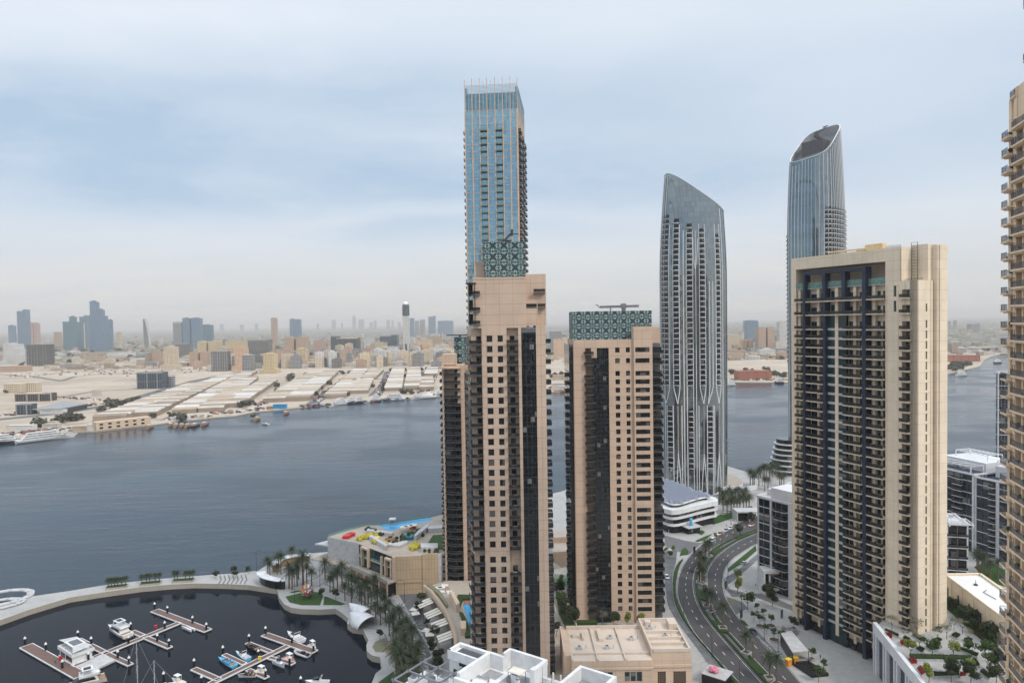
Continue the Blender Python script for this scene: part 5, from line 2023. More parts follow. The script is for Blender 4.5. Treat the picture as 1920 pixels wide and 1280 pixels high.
# garden level seen between the two beige towers
gb = thing('roof_building', 'low cream-roofed building glimpsed in the gap between the two beige towers', 'building', (*W2(1054, 1040), GZ))
o3 = (gb.location.x, gb.location.y)
mb = MB()
mb.prism(loc2([(1036, 1035), (1070, 1032), (1070, 1004), (1036, 1008)], 12, o3), 0, 9.6, 0, 1)
mb.prism(loc2([(1036, 1018), (1070, 1016), (1070, 1004), (1036, 1006)], 12, o3), 9.61, 12.5, 0, 1)
mb.build('wall', ['beige_pale', 'roof_cream'], gb)
MB().box(-2, 8, -19.5, -18.9, 2, 8).build('window', 'glass_dark', gb)
mb = MB()
mb.prism([(-3, -2), (4, -2), (4, 3), (-3, 3)], 9.65, 11).build('roof_unit', 'blue_paint', gb)

# ---------------------------------------------------------------- beige roofs, lower centre
zo = 18.0
o4 = (16.4, 214.0)
ob = thing('podium_block', 'cream flat-roofed block with roof beams and pierced window screens, beside the road', 'building', (16.4, 214, GZ))
mb = MB()
ops = []
for x in (8.0, 17.2):
 ops.append((x, x + 5.6, [(9.3, 12.6)]))
facade(mb, 0.8, 26.2, -3, zo - GZ + .6, [(3.0, 5.2, [(9.3, 12.6)])] + ops, 0.5)
mb.box(0.8, 26.2, .51, 24, -3, zo - GZ)
mb.box(-1.4, .79, 5, 24, -3, zo - GZ)
mb.box(26.21, 39, 3.3, 26.5, -3, zo - GZ + 1.3)
ops2 = [(28.2, 30.8, [(4.4, 11.0)]), (33.2, 37.2, [(4.4, 11.0)]), ]
M_ = Matrix.Translation((0, 3.0, 0))
mb2 = MB(M_)
facade(mb2, 26.21, 39.0, -3, zo - GZ + 1.3, ops2, .28)
mb.merge(mb2)
mb.box(.8, 26.2, -.35, -.01, 13.4, 14.0).box(.8, 26.2, -.35, -.01, 5.0, 5.6).box(26.1, 39.2, 2.7, 2.99, 12.4, 13.2).box(26.1, 39.2, 2.7, 2.99, 2.4, 3.2)
mb.build('wall', 'beige_pale', ob)
mb = MB()
mb.box(1.2, 26.1, .8, 23.6, zo - GZ + .01, zo - GZ + .06)
mb.box(26.5, 38.6, 3.8, 26, zo - GZ + 1.31, zo - GZ + 1.36)
mb.build('roof', 'roof_cream', ob)
mb = MB()
RZ2 = zo - GZ
for (x0_, x1_, y0_, y1_, h_) in ((.8, 26.2, 23.5, 24.1, 1.2), (-1.4, -.9, 5, 24, 1.2), (.8, 1.3, 0.3, 5, .9), (8.8, 9.3, .8, 23.4, .7), (17.6, 18.1, .8, 23.4, .7), (1.3, 8.7, 5, 5.5, .7), (9.4, 17.5, 5, 5.5, .7), (18.2, 26, 5, 5.5, .7), (11, 12.4, 14, 22, 1.1), (2.5, 5, 17, 19, .9), (5.6, 6.3, 15, 20, 1.1)):
 mb.box(x0_, x1_, y0_, y1_, RZ2 + .07, RZ2 + h_)
for (x0_, x1_, y0_, y1_, h_) in ((26.3, 26.9, 3.6, 26.4, 1.2), (38.3, 38.9, 3.6, 26.4, 1.2), (27, 38.2, 3.3, 3.9, 1.2), (27, 38.2, 25.8, 26.4, 1.2), (27, 38.2, 8, 8.6, 1.0), (27, 38.2, 12, 12.6, 1.0), (27, 38.2, 16.5, 17.1, 1.0), (35.5, 38.2, 19, 24, 2.2), (28, 30, 22, 24.5, 1.6)):
 mb.box(x0_, x1_, y0_, y1_, RZ2 + 1.37, RZ2 + 1.3 + h_)
mb.build('roof_beam', 'roof_cream', ob)
wr = Rep('window', window_mb(1.75, 3.3, 1, .12), ['glass_teal', 'beige_pale'], ob)
for x in (8.0, 9.9, 11.8, 17.2, 19.1, 21.0, 3.0):
 wr.put(x + .05, .4, 9.3)
wr.done()
for x, wd in ((28.2, 2.6), (33.2, 4.0)):
 mb = MB()
 mb.box(x, x + wd, 3.2, 3.26, 4.4, 11, 1)
 n = 6 if wd > 3 else 4
 for i in range(n + 1):
  mb.box(x + wd * i / n - .08, x + wd * i / n + .08, 3.1, 3.19, 4.4, 11)
 for i in range(11):
  z = 4.4 + 6.6 * i / 10
  mb.box(x, x + wd, 3.08, 3.17, z - .08, z + .08)
  if i < 10:
   for j in range(n):
    xm = x + wd * (j + .5) / n
    mb.tube([(xm + .28 * math.cos(a), 3.14, z + .33 + .28 * math.sin(a)) for a in [k * math.pi / 3 for k in range(7)]], .05, 3)
 mb.build('window_screen', ['bark', 'dark_hole'], ob)
MB().box(27.5, 38, 2.75, 2.98, -3, 2.3).build('shopfront', 'glass_dark', ob)

# ---------------------------------------------------------------- white roof in the foreground
ZN = 45.0
pA = on(863, 1204, ZN)
wn = thing('white_rooftop', 'white neighbouring rooftop with parapets, plant and masts at the bottom edge', 'building', (pA.x, pA.y, GZ), R(-35.17))
# local x along the long side, local -y towards the camera
TZ = ZN - GZ
mb = MB()
mb.box(0, 9.2, -4.3, 0, 0, TZ - .9)
mb.box(-.3, 24, -30, -4.31, 0, TZ - 7.0)
mb.box(9.21, 23.4, -14, 3.4, 0, TZ - 3.5)
mb.box(23.41, 46, -30, 1.5, 0, TZ - 5.5)
mb.build('body', 'white_wall', wn)
pp_ = MB()
for (x0_, x1_, y0_, y1_, z0_, z1_) in ((-.3, 9.4, -.6, .3, -.9, 0), (-.3, .5, -4.5, -.61, -.9, 0), (-.3, 9.4, -4.6, -4.0, -2.2, 0), (8.8, 9.7, -12, .31, -3.5, .1), (9.71, 13.5, -.5, .4, -3.5, 0.1), (12.7, 13.5, .41, 3.5, -3.5, .6), (13.51, 23.6, 2.8, 3.6, -3.5, .6),
         (22.8, 23.7, -1.0, 2.79, -3.5, .6), (22.6, 23.9, -2.6, -1.01, -3.5, .7), (23.71, 31, 0.9, 1.7, -5.5, -2.4), (9.71, 24, -14.3, -13.5, -3.5, .1), (30.6, 31.4, 1.8, 6.6, -5.5, 0), (31.41, 40, 5.8, 6.6, -5.5, 0), (39.2, 40, -4, 5.79, -5.5, 0), (30.6, 39.19, -4, -3.2, -5.5, 0), (30.6, 31.4, -3.19, 1.79, -5.5, 0)):
 pp_.box(x0_, x1_, y0_, y1_, TZ + z0_ + .011, TZ + z1_)
pp_.build('parapet', 'white_paint', wn)
mb = MB()
mb.box(9.75, 22.7, -13.4, 2.7, TZ - 3.49, TZ - 3.44, 0)
mb.box(.5, 8.7, -3.9, -.7, TZ - .89, TZ - .84, 0)
mb.box(23.8, 45, -29, .8, TZ - 5.49, TZ - 5.44, 0)
mb.box(-.2, 9, -29, -4.7, TZ - 6.99, TZ - 6.9, 0)
mb.box(31.5, 39.1, -3.1, 5.7, TZ - 3.0, TZ - 2.9, 1)
mb.box(10.2, 14.2, -4.5, -1.2, TZ - 3.43, TZ - 3.35, 1).box(15.6, 22.4, -6.8, 0.5, TZ - 3.43, TZ - 3.30, 1)
mb.build('roof_deck', ['roof_white', 'mid_grey'], wn)
mb = MB()
mb.box(1.6, 8.2, -3.6, -1.0, TZ - .84, TZ - .7, 1)
for i in range(22):
 mb.box(1.6 + i * .3, 1.72 + i * .3, -3.6, -1.0, TZ - .7, TZ - .5, 0)
for i in range(5):
 mb.box(1.6, 8.2, -3.6 + i * .62, -3.52 + i * .62, TZ - .49, TZ - .44, 0)
mb.build('vent_grille', ['metal_grey', 'dark_hole'], wn)
mb = MB()
mb.box(-.02, 0.6, -4.35, -4.25, 0, 0.01)
mb = MB()
mb.box(3.2, 6.8, -4.42, -4.32, TZ - 3.1, TZ - 2.1).box(1.4, 2.4, -4.42, -4.32, TZ - 6.8, TZ - 4.4)
mb.build('dark_opening', 'dark_hole', wn)
mb = MB()
for k in range(3):
 y = -8 - 5 * k
 mb.bar((-6, y, TZ - 3.2), (10, y, TZ - 3.2), .35, .35)
for x in (-5.5, -.5, 4.5, 9.3):
 mb.bar((x, -18.5, TZ - 3.2), (x, -4.6, TZ - 3.2), .35, .35)
 for y in (-8, -18):
  mb.box(x - .15, x + .15, y - .15, y + .15, TZ - 7, TZ - 3.3)
mb.build('steel_frame', 'metal_grey', wn)
mb = MB()
mb.box(-7.5, -0.31, -30, -5, 0, TZ - 7.05).build('lower_wing', 'white_wall', wn)
mb = MB()
for (x, y, s_, h_, m_) in ((19, -3.2, .9, 2.2, 0), (17.6, -3.6, .6, 1.4, 1), (20.2, -4.2, .5, 1.6, 0), (1.5, -8.5, 1.1, 2.4, 0), (-1.2, -9.5, .8, 2.2, 1), (-3.6, -7.5, .9, 1.8, 0), (3.5, -12, 1.2, 2.0, 0), (-4, -13, 1, 2.6, 0), (-6, -10, .8, 1.6, 1)):
 zb_ = TZ - 3.43 if x > 9 else TZ - 7
 mb.box(x - s_, x + s_, y - s_ * .7, y + s_ * .7, zb_, zb_ + h_, m_)
 mb.box(x - s_ * .7, x + s_ * .7, y - s_ * .5, y + s_ * .5, zb_ + h_ + .001, zb_ + h_ + .15, 1)
mb.box(17.2, 20.8, -4.0, -1.2, TZ - .8, TZ - .66, 2)
for x, y in ((17.4, -3.8), (20.6, -3.8), (17.4, -1.4), (20.6, -1.4)):
 mb.box(x - .06, x + .06, y - .06, y + .06, TZ - 3.3, TZ - .8, 1)
mb.build('roof_plant', ['white_paint', 'metal_grey', 'canvas'], wn)
mb = MB()
for pts in ([(9.9, -5.5, TZ - 3.1), (13, -5.2, TZ - 3.1), (14, -7, TZ - 3.1), (22, -9, TZ - 3.1)], [(9.9, -6, TZ - 3.1), (13.2, -5.8, TZ - 3.1), (14.2, -7.6, TZ - 3.1), (22, -9.6, TZ - 3.1)], [(14.4, 0, TZ - 3.0), (14.4, 2, TZ - 3.0), (16, 2.2, TZ - 3.0)]):
 mb.tube(pts, .12, 5)
mb.build('roof_pipe', 'metal_grey', wn)
mb = MB()
for x, y, h_ in ((13.1, .2, 5.0), (25, 1.3, 3.8), (26.6, 1.4, 4.6), (28.6, 1.2, 4.9), (30, 1.2, 3.2), (27.5, -1, 2.6), (36, -3, 3), (37.5, -3.4, 2.8), (34.8, -3.8, 2.4), (39, -3.2, 3.2), (24.2, .3, 3.4)):
 mb.cyl(x, y, TZ - 5.4 if x > 23.5 else TZ - 3.4, TZ - 5.4 + h_ + 2.4, .07, .04, 6)
for x in (26.6, 28.6, 36, 37.5):
 mb.box(x - .16, x + .16, 1.0 if x < 30 else -3.5, 1.3 if x < 30 else -3.2, TZ - 2.8, TZ - .6, 1)
mb.build('mast', ['metal_dark', 'canvas'], wn)

# ---------------------------------------------------------------- round-edged white building with a solar roof
ZK = 17.0
kb = thing('round_edged_building', 'low white building with rounded bands and blue-grey panelled roof in front of the silver tower', 'building', (*W2(1290, 990), GZ))
o5 = (kb.location.x, kb.location.y)
base = [Vector(p) for p in loc2([(1190, 905), (1195, 930), (1238, 947), (1252, 953), (1266, 954), (1282, 951), (1310, 944), (1336, 938), (1345, 937), (1347, 934), (1342, 930), (1336, 928), (1326, 926), (1290, 914), (1250, 901), (1210, 888)], ZK, o5)]


def smooth_poly(pts, it=2):
 for _ in range(it):
  o_ = []
  for i in range(len(pts)):
   a1, b1_ = pts[i], pts[(i + 1) % len(pts)]
   o_ += [a1 * .75 + b1_ * .25, a1 * .25 + b1_ * .75]
  pts = o_
 return pts


base = smooth_poly(base)
cen = sum(base, Vector((0, 0))) / len(base)


def inset(d):
 return [(p.x - (p - cen).normalized().x * d, p.y - (p - cen).normalized().y * d) for p in base]


mb, mg = MB(), MB()
for z0_, z1_, d in ((4.2, 5.4, 0.6), (8.2, 9.4, .3), (11.2, 13.9, 0), (15.4, 16.1, 4.5)):
 mb.prism(inset(d), z0_, z1_, 0, 0, True)
for z0_, z1_, d in ((0, 4.19, 2.2), (5.41, 8.19, 2.0), (9.41, 11.19, 2.0), (13.91, 15.39, 6.5)):
 mg.prism(inset(d), z0_, z1_)
mb.build('white_band', 'white_paint', kb)
mg.build('glazing', 'glass_dark', kb)
plain('solar', (0.25, 0.28, 0.35), 0.35, var=.05)
mb = MB()
rf_ = inset(5.5)
mb.prism(rf_, 16.11, 16.2)
mb.build('roof', 'solar', kb)
mb = MB()
xs_ = [p[0] for p in rf_]
ys_ = [p[1] for p in rf_]
for i in range(16):
 for j in range(16):
  x = min(xs_) + (max(xs_) - min(xs_)) * (i + .5) / 16
  y = min(ys_) + (max(ys_) - min(ys_)) * (j + .5) / 16
  n = len(rf_)
  ins = False
  for k in range(n):
   (xa, ya_), (xb, yb) = rf_[k], rf_[(k + 1) % n]
   if (ya_ > y) != (yb > y) and x < (xb - xa) * (y - ya_) / (yb - ya_) + xa:
    ins = not ins
  if ins and (x - cen.x) ** 2 + (y - cen.y) ** 2 > -1:
   mb.quad((x - 1.6, y - 2, 16.35), (x + 1.6, y - 2, 16.35), (x + 1.6, y + 1.6, 17.0), (x - 1.6, y + 1.6, 17.0), 0)
   mb.quad((x - 1.6, y + 1.6, 16.3), (x - 1.6, y + 1.6, 17.0), (x + 1.6, y + 1.6, 17.0), (x + 1.6, y + 1.6, 16.3), 1)
mb.build('solar_panel', ['solar', 'white_paint'], kb)

ov = thing('low_pavilion', 'low oval pavilion with pale pink roof at the right foot of the silver tower', 'pavilion', (*W2(1375, 900), GZ))
o6 = (ov.location.x, ov.location.y)
pl_ = smooth_poly([Vector(p) for p in loc2([(1330, 884), (1362, 885), (1378, 889), (1392, 898), (1393, 905), (1382, 909), (1330, 912)], 9, o6)], 2)
mb = MB()
mb.prism([(p.x, p.y) for p in pl_], 0, 6.0, 0, 1)
mb.build('shell', ['white_paint', 'paving_warm'], ov)
cnp = thing('flat_canopy', 'long flat grey canopy behind the palm rows, right of the silver tower', 'canopy', (*W2(1380, 925), GZ))
o6 = (cnp.location.x, cnp.location.y)
mb = MB()
mb.prism(loc2([(1330, 929), (1372, 924), (1420, 916), (1420, 908), (1360, 916)], 8, o6), 5.0, 5.5, 0, 0, True)
for p in loc2([(1340, 928), (1360, 926), (1385, 922), (1405, 918)], 8, o6):
 mb.cyl(p[0], p[1] + 1, 0, 5, .25, n=6)
mb.build('roof', 'light_grey', cnp)
gt = thing('metro_portal', 'grey box portal with dark opening beside the road near the palms', 'portal', (*W2(1396, 978), GZ))
mb = MB()
mb.box(-4.5, -3.9, 0, 9, 0, 6.2).box(3.4, 12, 0, 9, 5.4, 6.2).box(-3.9, 3.4, 0, 9, 5.4, 6.2).box(2.8, 3.4, 0, 9, 0, 5.39).box(-3.9, 2.8, 8.4, 9, 0, 5.39)
mb.build('frame', 'light_grey', gt)
MB().box(-3.85, 2.75, 2, 8.3, 0, 5.3).build('opening', 'dark_hole', gt)
# ---------------------------------------------------------------- piers
def pier(label, a, b_, wd, z=0.75):
 """floating timber pier between two pixels on the water"""
 A, B = on(*a, z), on(*b_, z)
 d = (B - A)
 L = d.length
 t_ = thing('pier', label, 'pier', (A.x, A.y, 0), math.atan2(d.y, d.x), 'timber piers of the marina')
 MB().box(0.3, L - 0.3, -wd / 2 + .25, wd / 2 - .25, .2, z).build('deck', 'deck', t_)
 m_ = MB()
 for s_ in (-1, 1):
  m_.box(0, L, s_ * wd / 2 - .15 - (.1 if s_ > 0 else 0) + (.0), s_ * wd / 2 + .15 - (.1 if s_ > 0 else 0), .35, z + .06)
 m_.box(0, .29, -wd / 2 + .151, wd / 2 - .251, .35, z + .05).box(L - .29, L, -wd / 2 + .151, wd / 2 - .251, .35, z + .05)
 m_.build('edge', 'white_paint', t_)
 m_ = MB()
 n = max(2, int(L / 8))
 for i in range(n):
  x = L * (i + .5) / n
  m_.box(x - 1.2, x + 1.2, -wd / 2 + .2, wd / 2 - .2, -.4, .19)
 m_.build('float', 'black_paint', t_)
 return t_


pier('broad T-head pier nearest the left edge, beside the houseboat', (49, 1209), (151.5, 1266), 4.6)
pier('long spine pier running from the houseboat towards the kayaks', (136, 1248), (337, 1165.5), 2.6)
pier('T-head pier farthest out, with white kayaks moored under it', (290, 1143), (390, 1181), 3.6)
pier('finger pier beside the houseboat, crossing behind its tender', (147, 1197), (195, 1221), 2.2)
pier('finger pier beyond the grey floating platform', (196, 1222), (245, 1245), 2.2)
pier('finger pier at the stern of the large white motor yacht', (248, 1182), (268, 1190.5), 2.2)
pier('finger pier reaching right from the middle of the long spine', (272, 1193), (319, 1213), 2.2)
pier('T-head pier between the round-roofed yacht and grey inflatable boat', (496, 1188), (590, 1221), 3.4)
pier('spine pier running down left from the round-roofed yacht', (541, 1209), (393, 1281), 2.6)
pier('finger pier beside the small dark boat', (464, 1203.5), (511, 1222), 2.0)
pier('finger pier behind the boat with teal cover', (504, 1231), (551, 1243), 2.0)
pier('finger pier between the blue speedboat and blue-and-white cruiser', (420, 1225.5), (459, 1243.5), 2.0)
pier('finger pier between the grey-topped boat and cream open boat', (465, 1254), (501, 1269), 2.0)
pier('pier ending at the left of the second marina row, bottom edge', (363, 1252), (411, 1273), 2.4)

t_ = thing('floating_platform', 'flat pale grey floating platform beside the long spine pier', 'platform', on(175, 1246, .4))
pts = [on(*p, .5) - t_.location for p in ((171, 1236), (194, 1226), (217, 1238), (167, 1261), (144, 1250))]
MB().prism([(p.x, p.y) for p in pts], -.2, .45).build('deck', 'light_grey', t_)
mb = MB()
mb.bar(pts[0] + Vector((0, 0, .06)) + (pts[4] - pts[0]) * .35, pts[2] + Vector((0, 0, .06)) + (pts[3] - pts[2]) * .35, .12, .06)
mb.build('joint', 'metal_dark', t_)

pile0 = None
PILES = [((47, 1208), 'pile at the far end of the broad T-head pier'), ((86, 1219), 'pile on the broad pier beside the houseboat bow'), ((117, 1252), 'pile on the outer side of the broad pier by the red locker'),
   ((146, 1196), 'pile behind the houseboat at the finger pier end'), ((171, 1208), 'pile by the tender behind the houseboat'), ((221, 1233), 'pile on the finger pier right of the grey platform'),
   ((242, 1245), 'pile at the tip of the finger pier right of the grey platform'), ((241, 1206), 'pile below the stern of the large white yacht'), ((245, 1180), 'pile beside the large white yacht on its right'),
   ((295, 1202), 'pile halfway along the finger pier right of the spine'), ((317, 1212), 'pile at the tip of the finger pier right of the spine'), ((290, 1142), 'pile at the left end of the far T-head pier'),
   ((314, 1149), 'second pile from the left on the far T-head pier'), ((361, 1168), 'pile above the white kayaks on the far T-head pier'), ((387, 1181), 'pile at the right end of the far T-head pier'),
   ((309, 1178), 'pile by the red locker on the long spine pier'), ((166, 1237), 'pile between houseboat stern and grey platform'), ((186, 1271), 'pile behind the tan-decked boat at the bottom edge'),
   ((307, 1275), 'pile near the small white boat at the bottom edge'), ((364, 1250), 'pile at the left start of the second marina row'), ((378, 1282), 'pile at the very bottom between the marina rows'),
   ((498, 1188), 'pile at the far end of the round-roofed yacht pier'), ((467, 1203), 'pile behind the small dark boat'), ((418, 1225), 'pile behind the blue speedboat bow'), ((484.5, 1232), 'pile with yellow locker on the second spine pier'),
   ((547.5, 1205), 'pile beside the round-roofed yacht'), ((588, 1221), 'pile at the right end by the small white boat'), ((543, 1245), 'pile by the red and white boat'), ((498, 1269), 'pile at the tip beside the cream open boat'), ((564, 1284), 'pile at the bottom edge near the white catamaran')]
for (p, l) in PILES:
 q_ = on(*p, 0.6)
 if pile0 is None:
  pile0 = thing('mooring_pile', 'x', 'mooring pile', (q_.x, q_.y, 0), 0, 'mooring piles of the marina')
  MB().cyl(0, 0, -1, 3.0, .42, .42, 10).build('shaft', 'black_paint', pile0)
  MB().cyl(0, 0, 3.0, 3.25, .5, .5, 10).cyl(0, 0, 3.25, 4.0, .5, .04, 10).build('cap', 'white_paint', pile0)
  o = pile0
 else:
  o = copy_tree(pile0, (q_.x, q_.y, 0))
 o['label'] = 'black and white ' + l


# ---------------------------------------------------------------- boats
def hull_mb(L, W, H, fine=2.2, z0=-.3, m=0, md=1, rake=.06, stern=.92, sheer=.35, deckdrop=.12):
 """lofted hull, stern at x=-L/2, bow at +L/2"""
 b = MB()
 n = 12
 ring = []
 for i in range(n + 1):
  t = i / n
  hw = W / 2 * (1 - t ** fine) * (stern + (1 - stern) * min(1, t * 4))
  hw = max(hw, .02)
  z1 = H * (1 + sheer * t ** 2)
  x = -L / 2 + L * t
  xb = x - L * rake * t
  ring.append([(x, -hw, z1), (xb, -hw * .82, z1 * .35), (xb - L * .02 * t, -hw * .35, z0), (xb - L * .02 * t, hw * .35, z0), (xb, hw * .82, z1 * .35), (x, hw, z1)])
 vs = [p for r_ in ring for p in r_]
 fs = []
 for i in range(n):
  for j in range(5):
   fs.append((i * 6 + j, i * 6 + j + 1, (i + 1) * 6 + j + 1, (i + 1) * 6 + j))
 fs.append((5, 4, 3, 2, 1, 0))
 b.add(vs, fs, m)
 dv = [(r_[0][0] * .985, r_[0][1] * .9, r_[0][2] - deckdrop) for r_ in ring] + [(r_[5][0] * .985, r_[5][1] * .9, r_[5][2] - deckdrop) for r_ in ring]
 b.add(dv, [(i, i + 1, n + 2 + i, n + 1 + i) for i in range(n)], md)
 for s0, s1 in ((0, 0), (5, 1)):
  o_ = [r_[s0] for r_ in ring]
  i_ = dv[:n + 1] if s1 == 0 else dv[n + 1:]
  for k in range(n):
   b.add([o_[k], o_[k + 1], i_[k + 1], i_[k]], [(0, 1, 2, 3) if s1 == 0 else (3, 2, 1, 0)], m)
 return b


def house_mb(x0, x1, w0, w1, z0, z1, slope=.5, m=0):
 """cabin block narrowing forward, with raked front and back"""
 b = MB()
 k = (x1 - x0) * slope * .35
 v = [(x0, -w0 / 2, z0), (x1, -w1 / 2, z0), (x1, w1 / 2, z0), (x0, w0 / 2, z0), (x0 + k * .3, -w0 * .44, z1), (x1 - k, -w1 * .40, z1), (x1 - k, w1 * .40, z1), (x0 + k * .3, w0 * .44, z1)]
 return b.add(v, [(0, 3, 2, 1), (4, 5, 6, 7), (0, 1, 5, 4), (1, 2, 6, 5), (2, 3, 7, 6), (3, 0, 4, 7)], m)


def boat(label, bow, stern_, kind, L, W, hullm='white_paint', deckm='white_paint', cat='boat', name='motor_boat', group=None, z=0.0):
 a, c = on(*bow, .8), on(*stern_, .8)
 mid = (a + c) / 2
 ang = math.atan2(a.y - c.y, a.x - c.x)
 t_ = thing(name, label, cat, (mid.x, mid.y, z), ang, group)
 H = dict(yacht=1.9, cruiser=1.3, speed=1.0, rib=.7, dhow=2.2, open=.9, big=3.4).get(kind, 1.0)
 hb = hull_mb(L, W, H, sheer=.7 if kind == 'dhow' else .3)
 hb.build('hull', [hullm, deckm], t_, smooth=False)
 if kind == 'yacht':
  house_mb(-L * .34, L * .27, W * .78, W * .5, H - .1, H + 1.9, 1.0).build('cabin', 'white_paint', t_)
  m_ = house_mb(-L * .28, L * .275, W * .80, W * .515, H + .45, H + 1.45, .9)
  m_.build('cabin_window', 'glass_dark', t_)
  m_ = MB()
  m_.box(-L * .36, L * .10, -W * .40, W * .40, H + 1.91, H + 2.1)
  m_.box(-L * .36, L * .1, -W * .40, -W * .37, H + 2.1, H + 2.7).box(-L * .36, L * .1, W * .37, W * .40, H + 2.1, H + 2.7)
  m_.box(-L * .22, L * .04, -W * .33, W * .33, H + 4.0, H + 4.2)
  for s_ in (-1, 1):
   m_.bar((-L * .2, s_ * W * .3, H + 2.6), (-L * .14, s_ * W * .28, H + 4.0), .2, .3).bar((L * .06, s_ * W * .3, H + 2.6), (0, s_ * W * .28, H + 4.0), .2, .3)
  m_.build('flybridge', 'white_paint', t_)
  MB().box(-L * .17, L * .0, -W * .2, W * .2, H + 4.21, H + 4.26).build('sunroof', 'glass_dark', t_)
  MB().box(-L * .53, -L * .44, -W * .42, W * .42, .5, .75).box(-L * .43, -L * .345, -W * .38, W * .38, H - .1, H + .05).build('swim_platform', 'timber', t_)
  m_ = MB()
  for s_ in (-1, 1):
   m_.tube([(L * .1, s_ * W * .45, H + 1.1), (L * .3, s_ * W * .36, H + 1.3), (L * .49, s_ * .1, H + 1.6)], .05, 4)
   m_.bar((-L * .1, s_ * W * .5, H * .62), (L * .22, s_ * W * .46, H * .72), .06, .35)
  m_.build('bow_rail', 'metal_dark', t_)
 elif kind == 'cruiser':
  house_mb(-L * .2, L * .25, W * .7, W * .42, H - .1, H + 1.0, 1.4).build('cabin', 'white_paint', t_)
  house_mb(-L * .15, L * .14, W * .62, W * .5, H + 1.0, H + 1.55, 1.8).build('windscreen', 'glass_dark', t_)
  MB().box(-L * .44, -L * .22, -W * .34, W * .34, H - .1, H + .25).build('seat', 'light_grey', t_)
  MB().tube([(-L * .16, -W * .36, H + .9), (-L * .2, -W * .3, H + 2.0), (-L * .2, W * .3, H + 2.0), (-L * .16, W * .36, H + .9)], .09).build('radar_arch', 'white_paint', t_)
 elif kind == 'speed':
  m_ = MB()
  m_.box(-L * .4, L * .12, -W * .36, W * .36, H - .05, H + .12)
  m_.build('cockpit', 'timber', t_)
  m_ = MB()
  for y in (-.5, .5):
   for x in (-.3, -.12):
    m_.box(L * x, L * x + L * .1, y * W * .5 - .5, y * W * .5 + .5, H + .13, H + .55)
  m_.build('seat', 'black_paint' if hullm != 'sky_paint' else 'blue_paint', t_)
  house_mb(L * .02, L * .2, W * .7, W * .3, H, H + .75, 2.2).build('windscreen', 'glass_dark', t_)
 elif kind == 'open':
  m_ = MB()
  m_.box(-L * .38, L * .2, -W * .34, W * .34, H - .08, H - .02).box(-.8, .8, -.5, .5, H, H + 1.0)
  m_.build('cockpit', 'canvas', t_)
  m_ = MB()
  m_.box(-1.3, 1.1, -W * .32, W * .32, H + 2.0, H + 2.12)
  for x in (-1.1, .9):
   for y in (-.3, .3):
    m_.box(x - .04, x + .04, y * W - .04, y * W + .04, H, H + 2)
  m_.build('sun_top', 'white_paint', t_)
 elif kind == 'rib':
  for s_ in (-1, 1):
   pass
  m_ = MB()
  m_.tube([(-L * .5, -W * .45, .7), (L * .15, -W * .45, .75), (L * .4, -W * .25, .9), (L * .5, 0, 1.0), (L * .4, W * .25, .9), (L * .15, W * .45, .75), (-L * .5, W * .45, .7)], .42, 8)
  m_.build('tube', 'light_grey', t_, smooth=True)
  MB().box(-L * .2, 0, -.5, .5, .5, 1.6).box(-L * .4, -L * .25, -.8, .8, .5, 1.1).build('console', 'black_paint', t_)
 elif kind == 'dhow':
  house_mb(-L * .42, -L * .1, W * .7, W * .66, H * 1.0, H + 2.4, .2).build('wheelhouse', 'timber', t_)
  MB().box(-L * .4, -L * .06, -W * .38, W * .38, H + 2.41, H + 2.6).build('roof', 'canvas', t_)
  m_ = MB()
  m_.cyl(L * .1, 0, H, H + 5, .15, .08, 6)
  m_.build('mast', 'bark', t_)
  MB().box(-L * .05, L * .2, -W * .25, W * .25, H, H + .9).build('cargo', 'blue_paint', t_)
 elif kind == 'big':
  for k in range(3):
   w_ = W * (.86 - .1 * k)
   x0_, x1_ = -L * (.42 - .04 * k), L * (.30 - .08 * k)
   house_mb(x0_, x1_, w_, w_ * .8, H + 2.5 * k - .1, H + 2.5 * k + 2.1, .3).build('deckhouse', 'white_paint', t_)
   house_mb(x0_ + .5, x1_ - .6, w_ * 1.01, w_ * .815, H + 2.5 * k + .8, H + 2.5 * k + 1.6, .2).build('window_band', 'glass_dark', t_)
  MB().cyl(-L * .1, 0, H + 7, H + 11, .3, .1, 6).build('mast', 'white_paint', t_)
 return t_


boat('large white motor yacht with flybridge and orange stern deck moored at the spine pier', (197, 1174), (247, 1196), 'yacht', 15.5, 4.9, cat='yacht', name='motor_yacht')
boat('white yacht with rounded roof alongside the far pier of the second row', (536, 1184), (569, 1203), 'cruiser', 11.5, 4.2, cat='yacht', name='motor_yacht')
boat('bright blue speedboat with tan stern moored at the left of the second row', (405, 1230), (444, 1250), 'speed', 11.0, 3.2, 'sky_paint', 'sky_paint')
boat('blue and white sports cruiser between two finger piers', (439, 1221), (469, 1237), 'cruiser', 9.0, 3.0, 'sky_paint', 'white_paint')
boat('small dark navy boat moored farthest up the second row', (458, 1207), (487, 1219), 'speed', 7.5, 2.5, 'black_paint', 'metal_dark')
boat('small white open boat with sun top at the right pier end', (594, 1216), (579, 1206), 'open', 5.5, 2.2)
boat('grey inflatable boat moored below the round-roofed yacht', (552, 1219), (580, 1228), 'rib', 7.5, 3.0, 'light_grey', 'metal_dark')
boat('white boat with teal canvas cover beside the red and white boat', (537, 1250), (512, 1238), 'cruiser', 6.5, 2.6, 'white_paint', 'teal_paint')
boat('red and white sports boat with pointed bow facing right', (555, 1240), (532, 1230), 'open', 6.5, 2.5, 'white_paint', 'red_paint')
boat('small boat with dark grey cover at the end of the lower finger pier', (450, 1265), (475, 1264), 'speed', 6.5, 2.5, 'white_paint', 'metal_dark')
boat('cream open boat right of the dark-covered boat', (501, 1263), (480, 1255), 'open', 6.0, 2.5, 'canvas', 'white_paint')
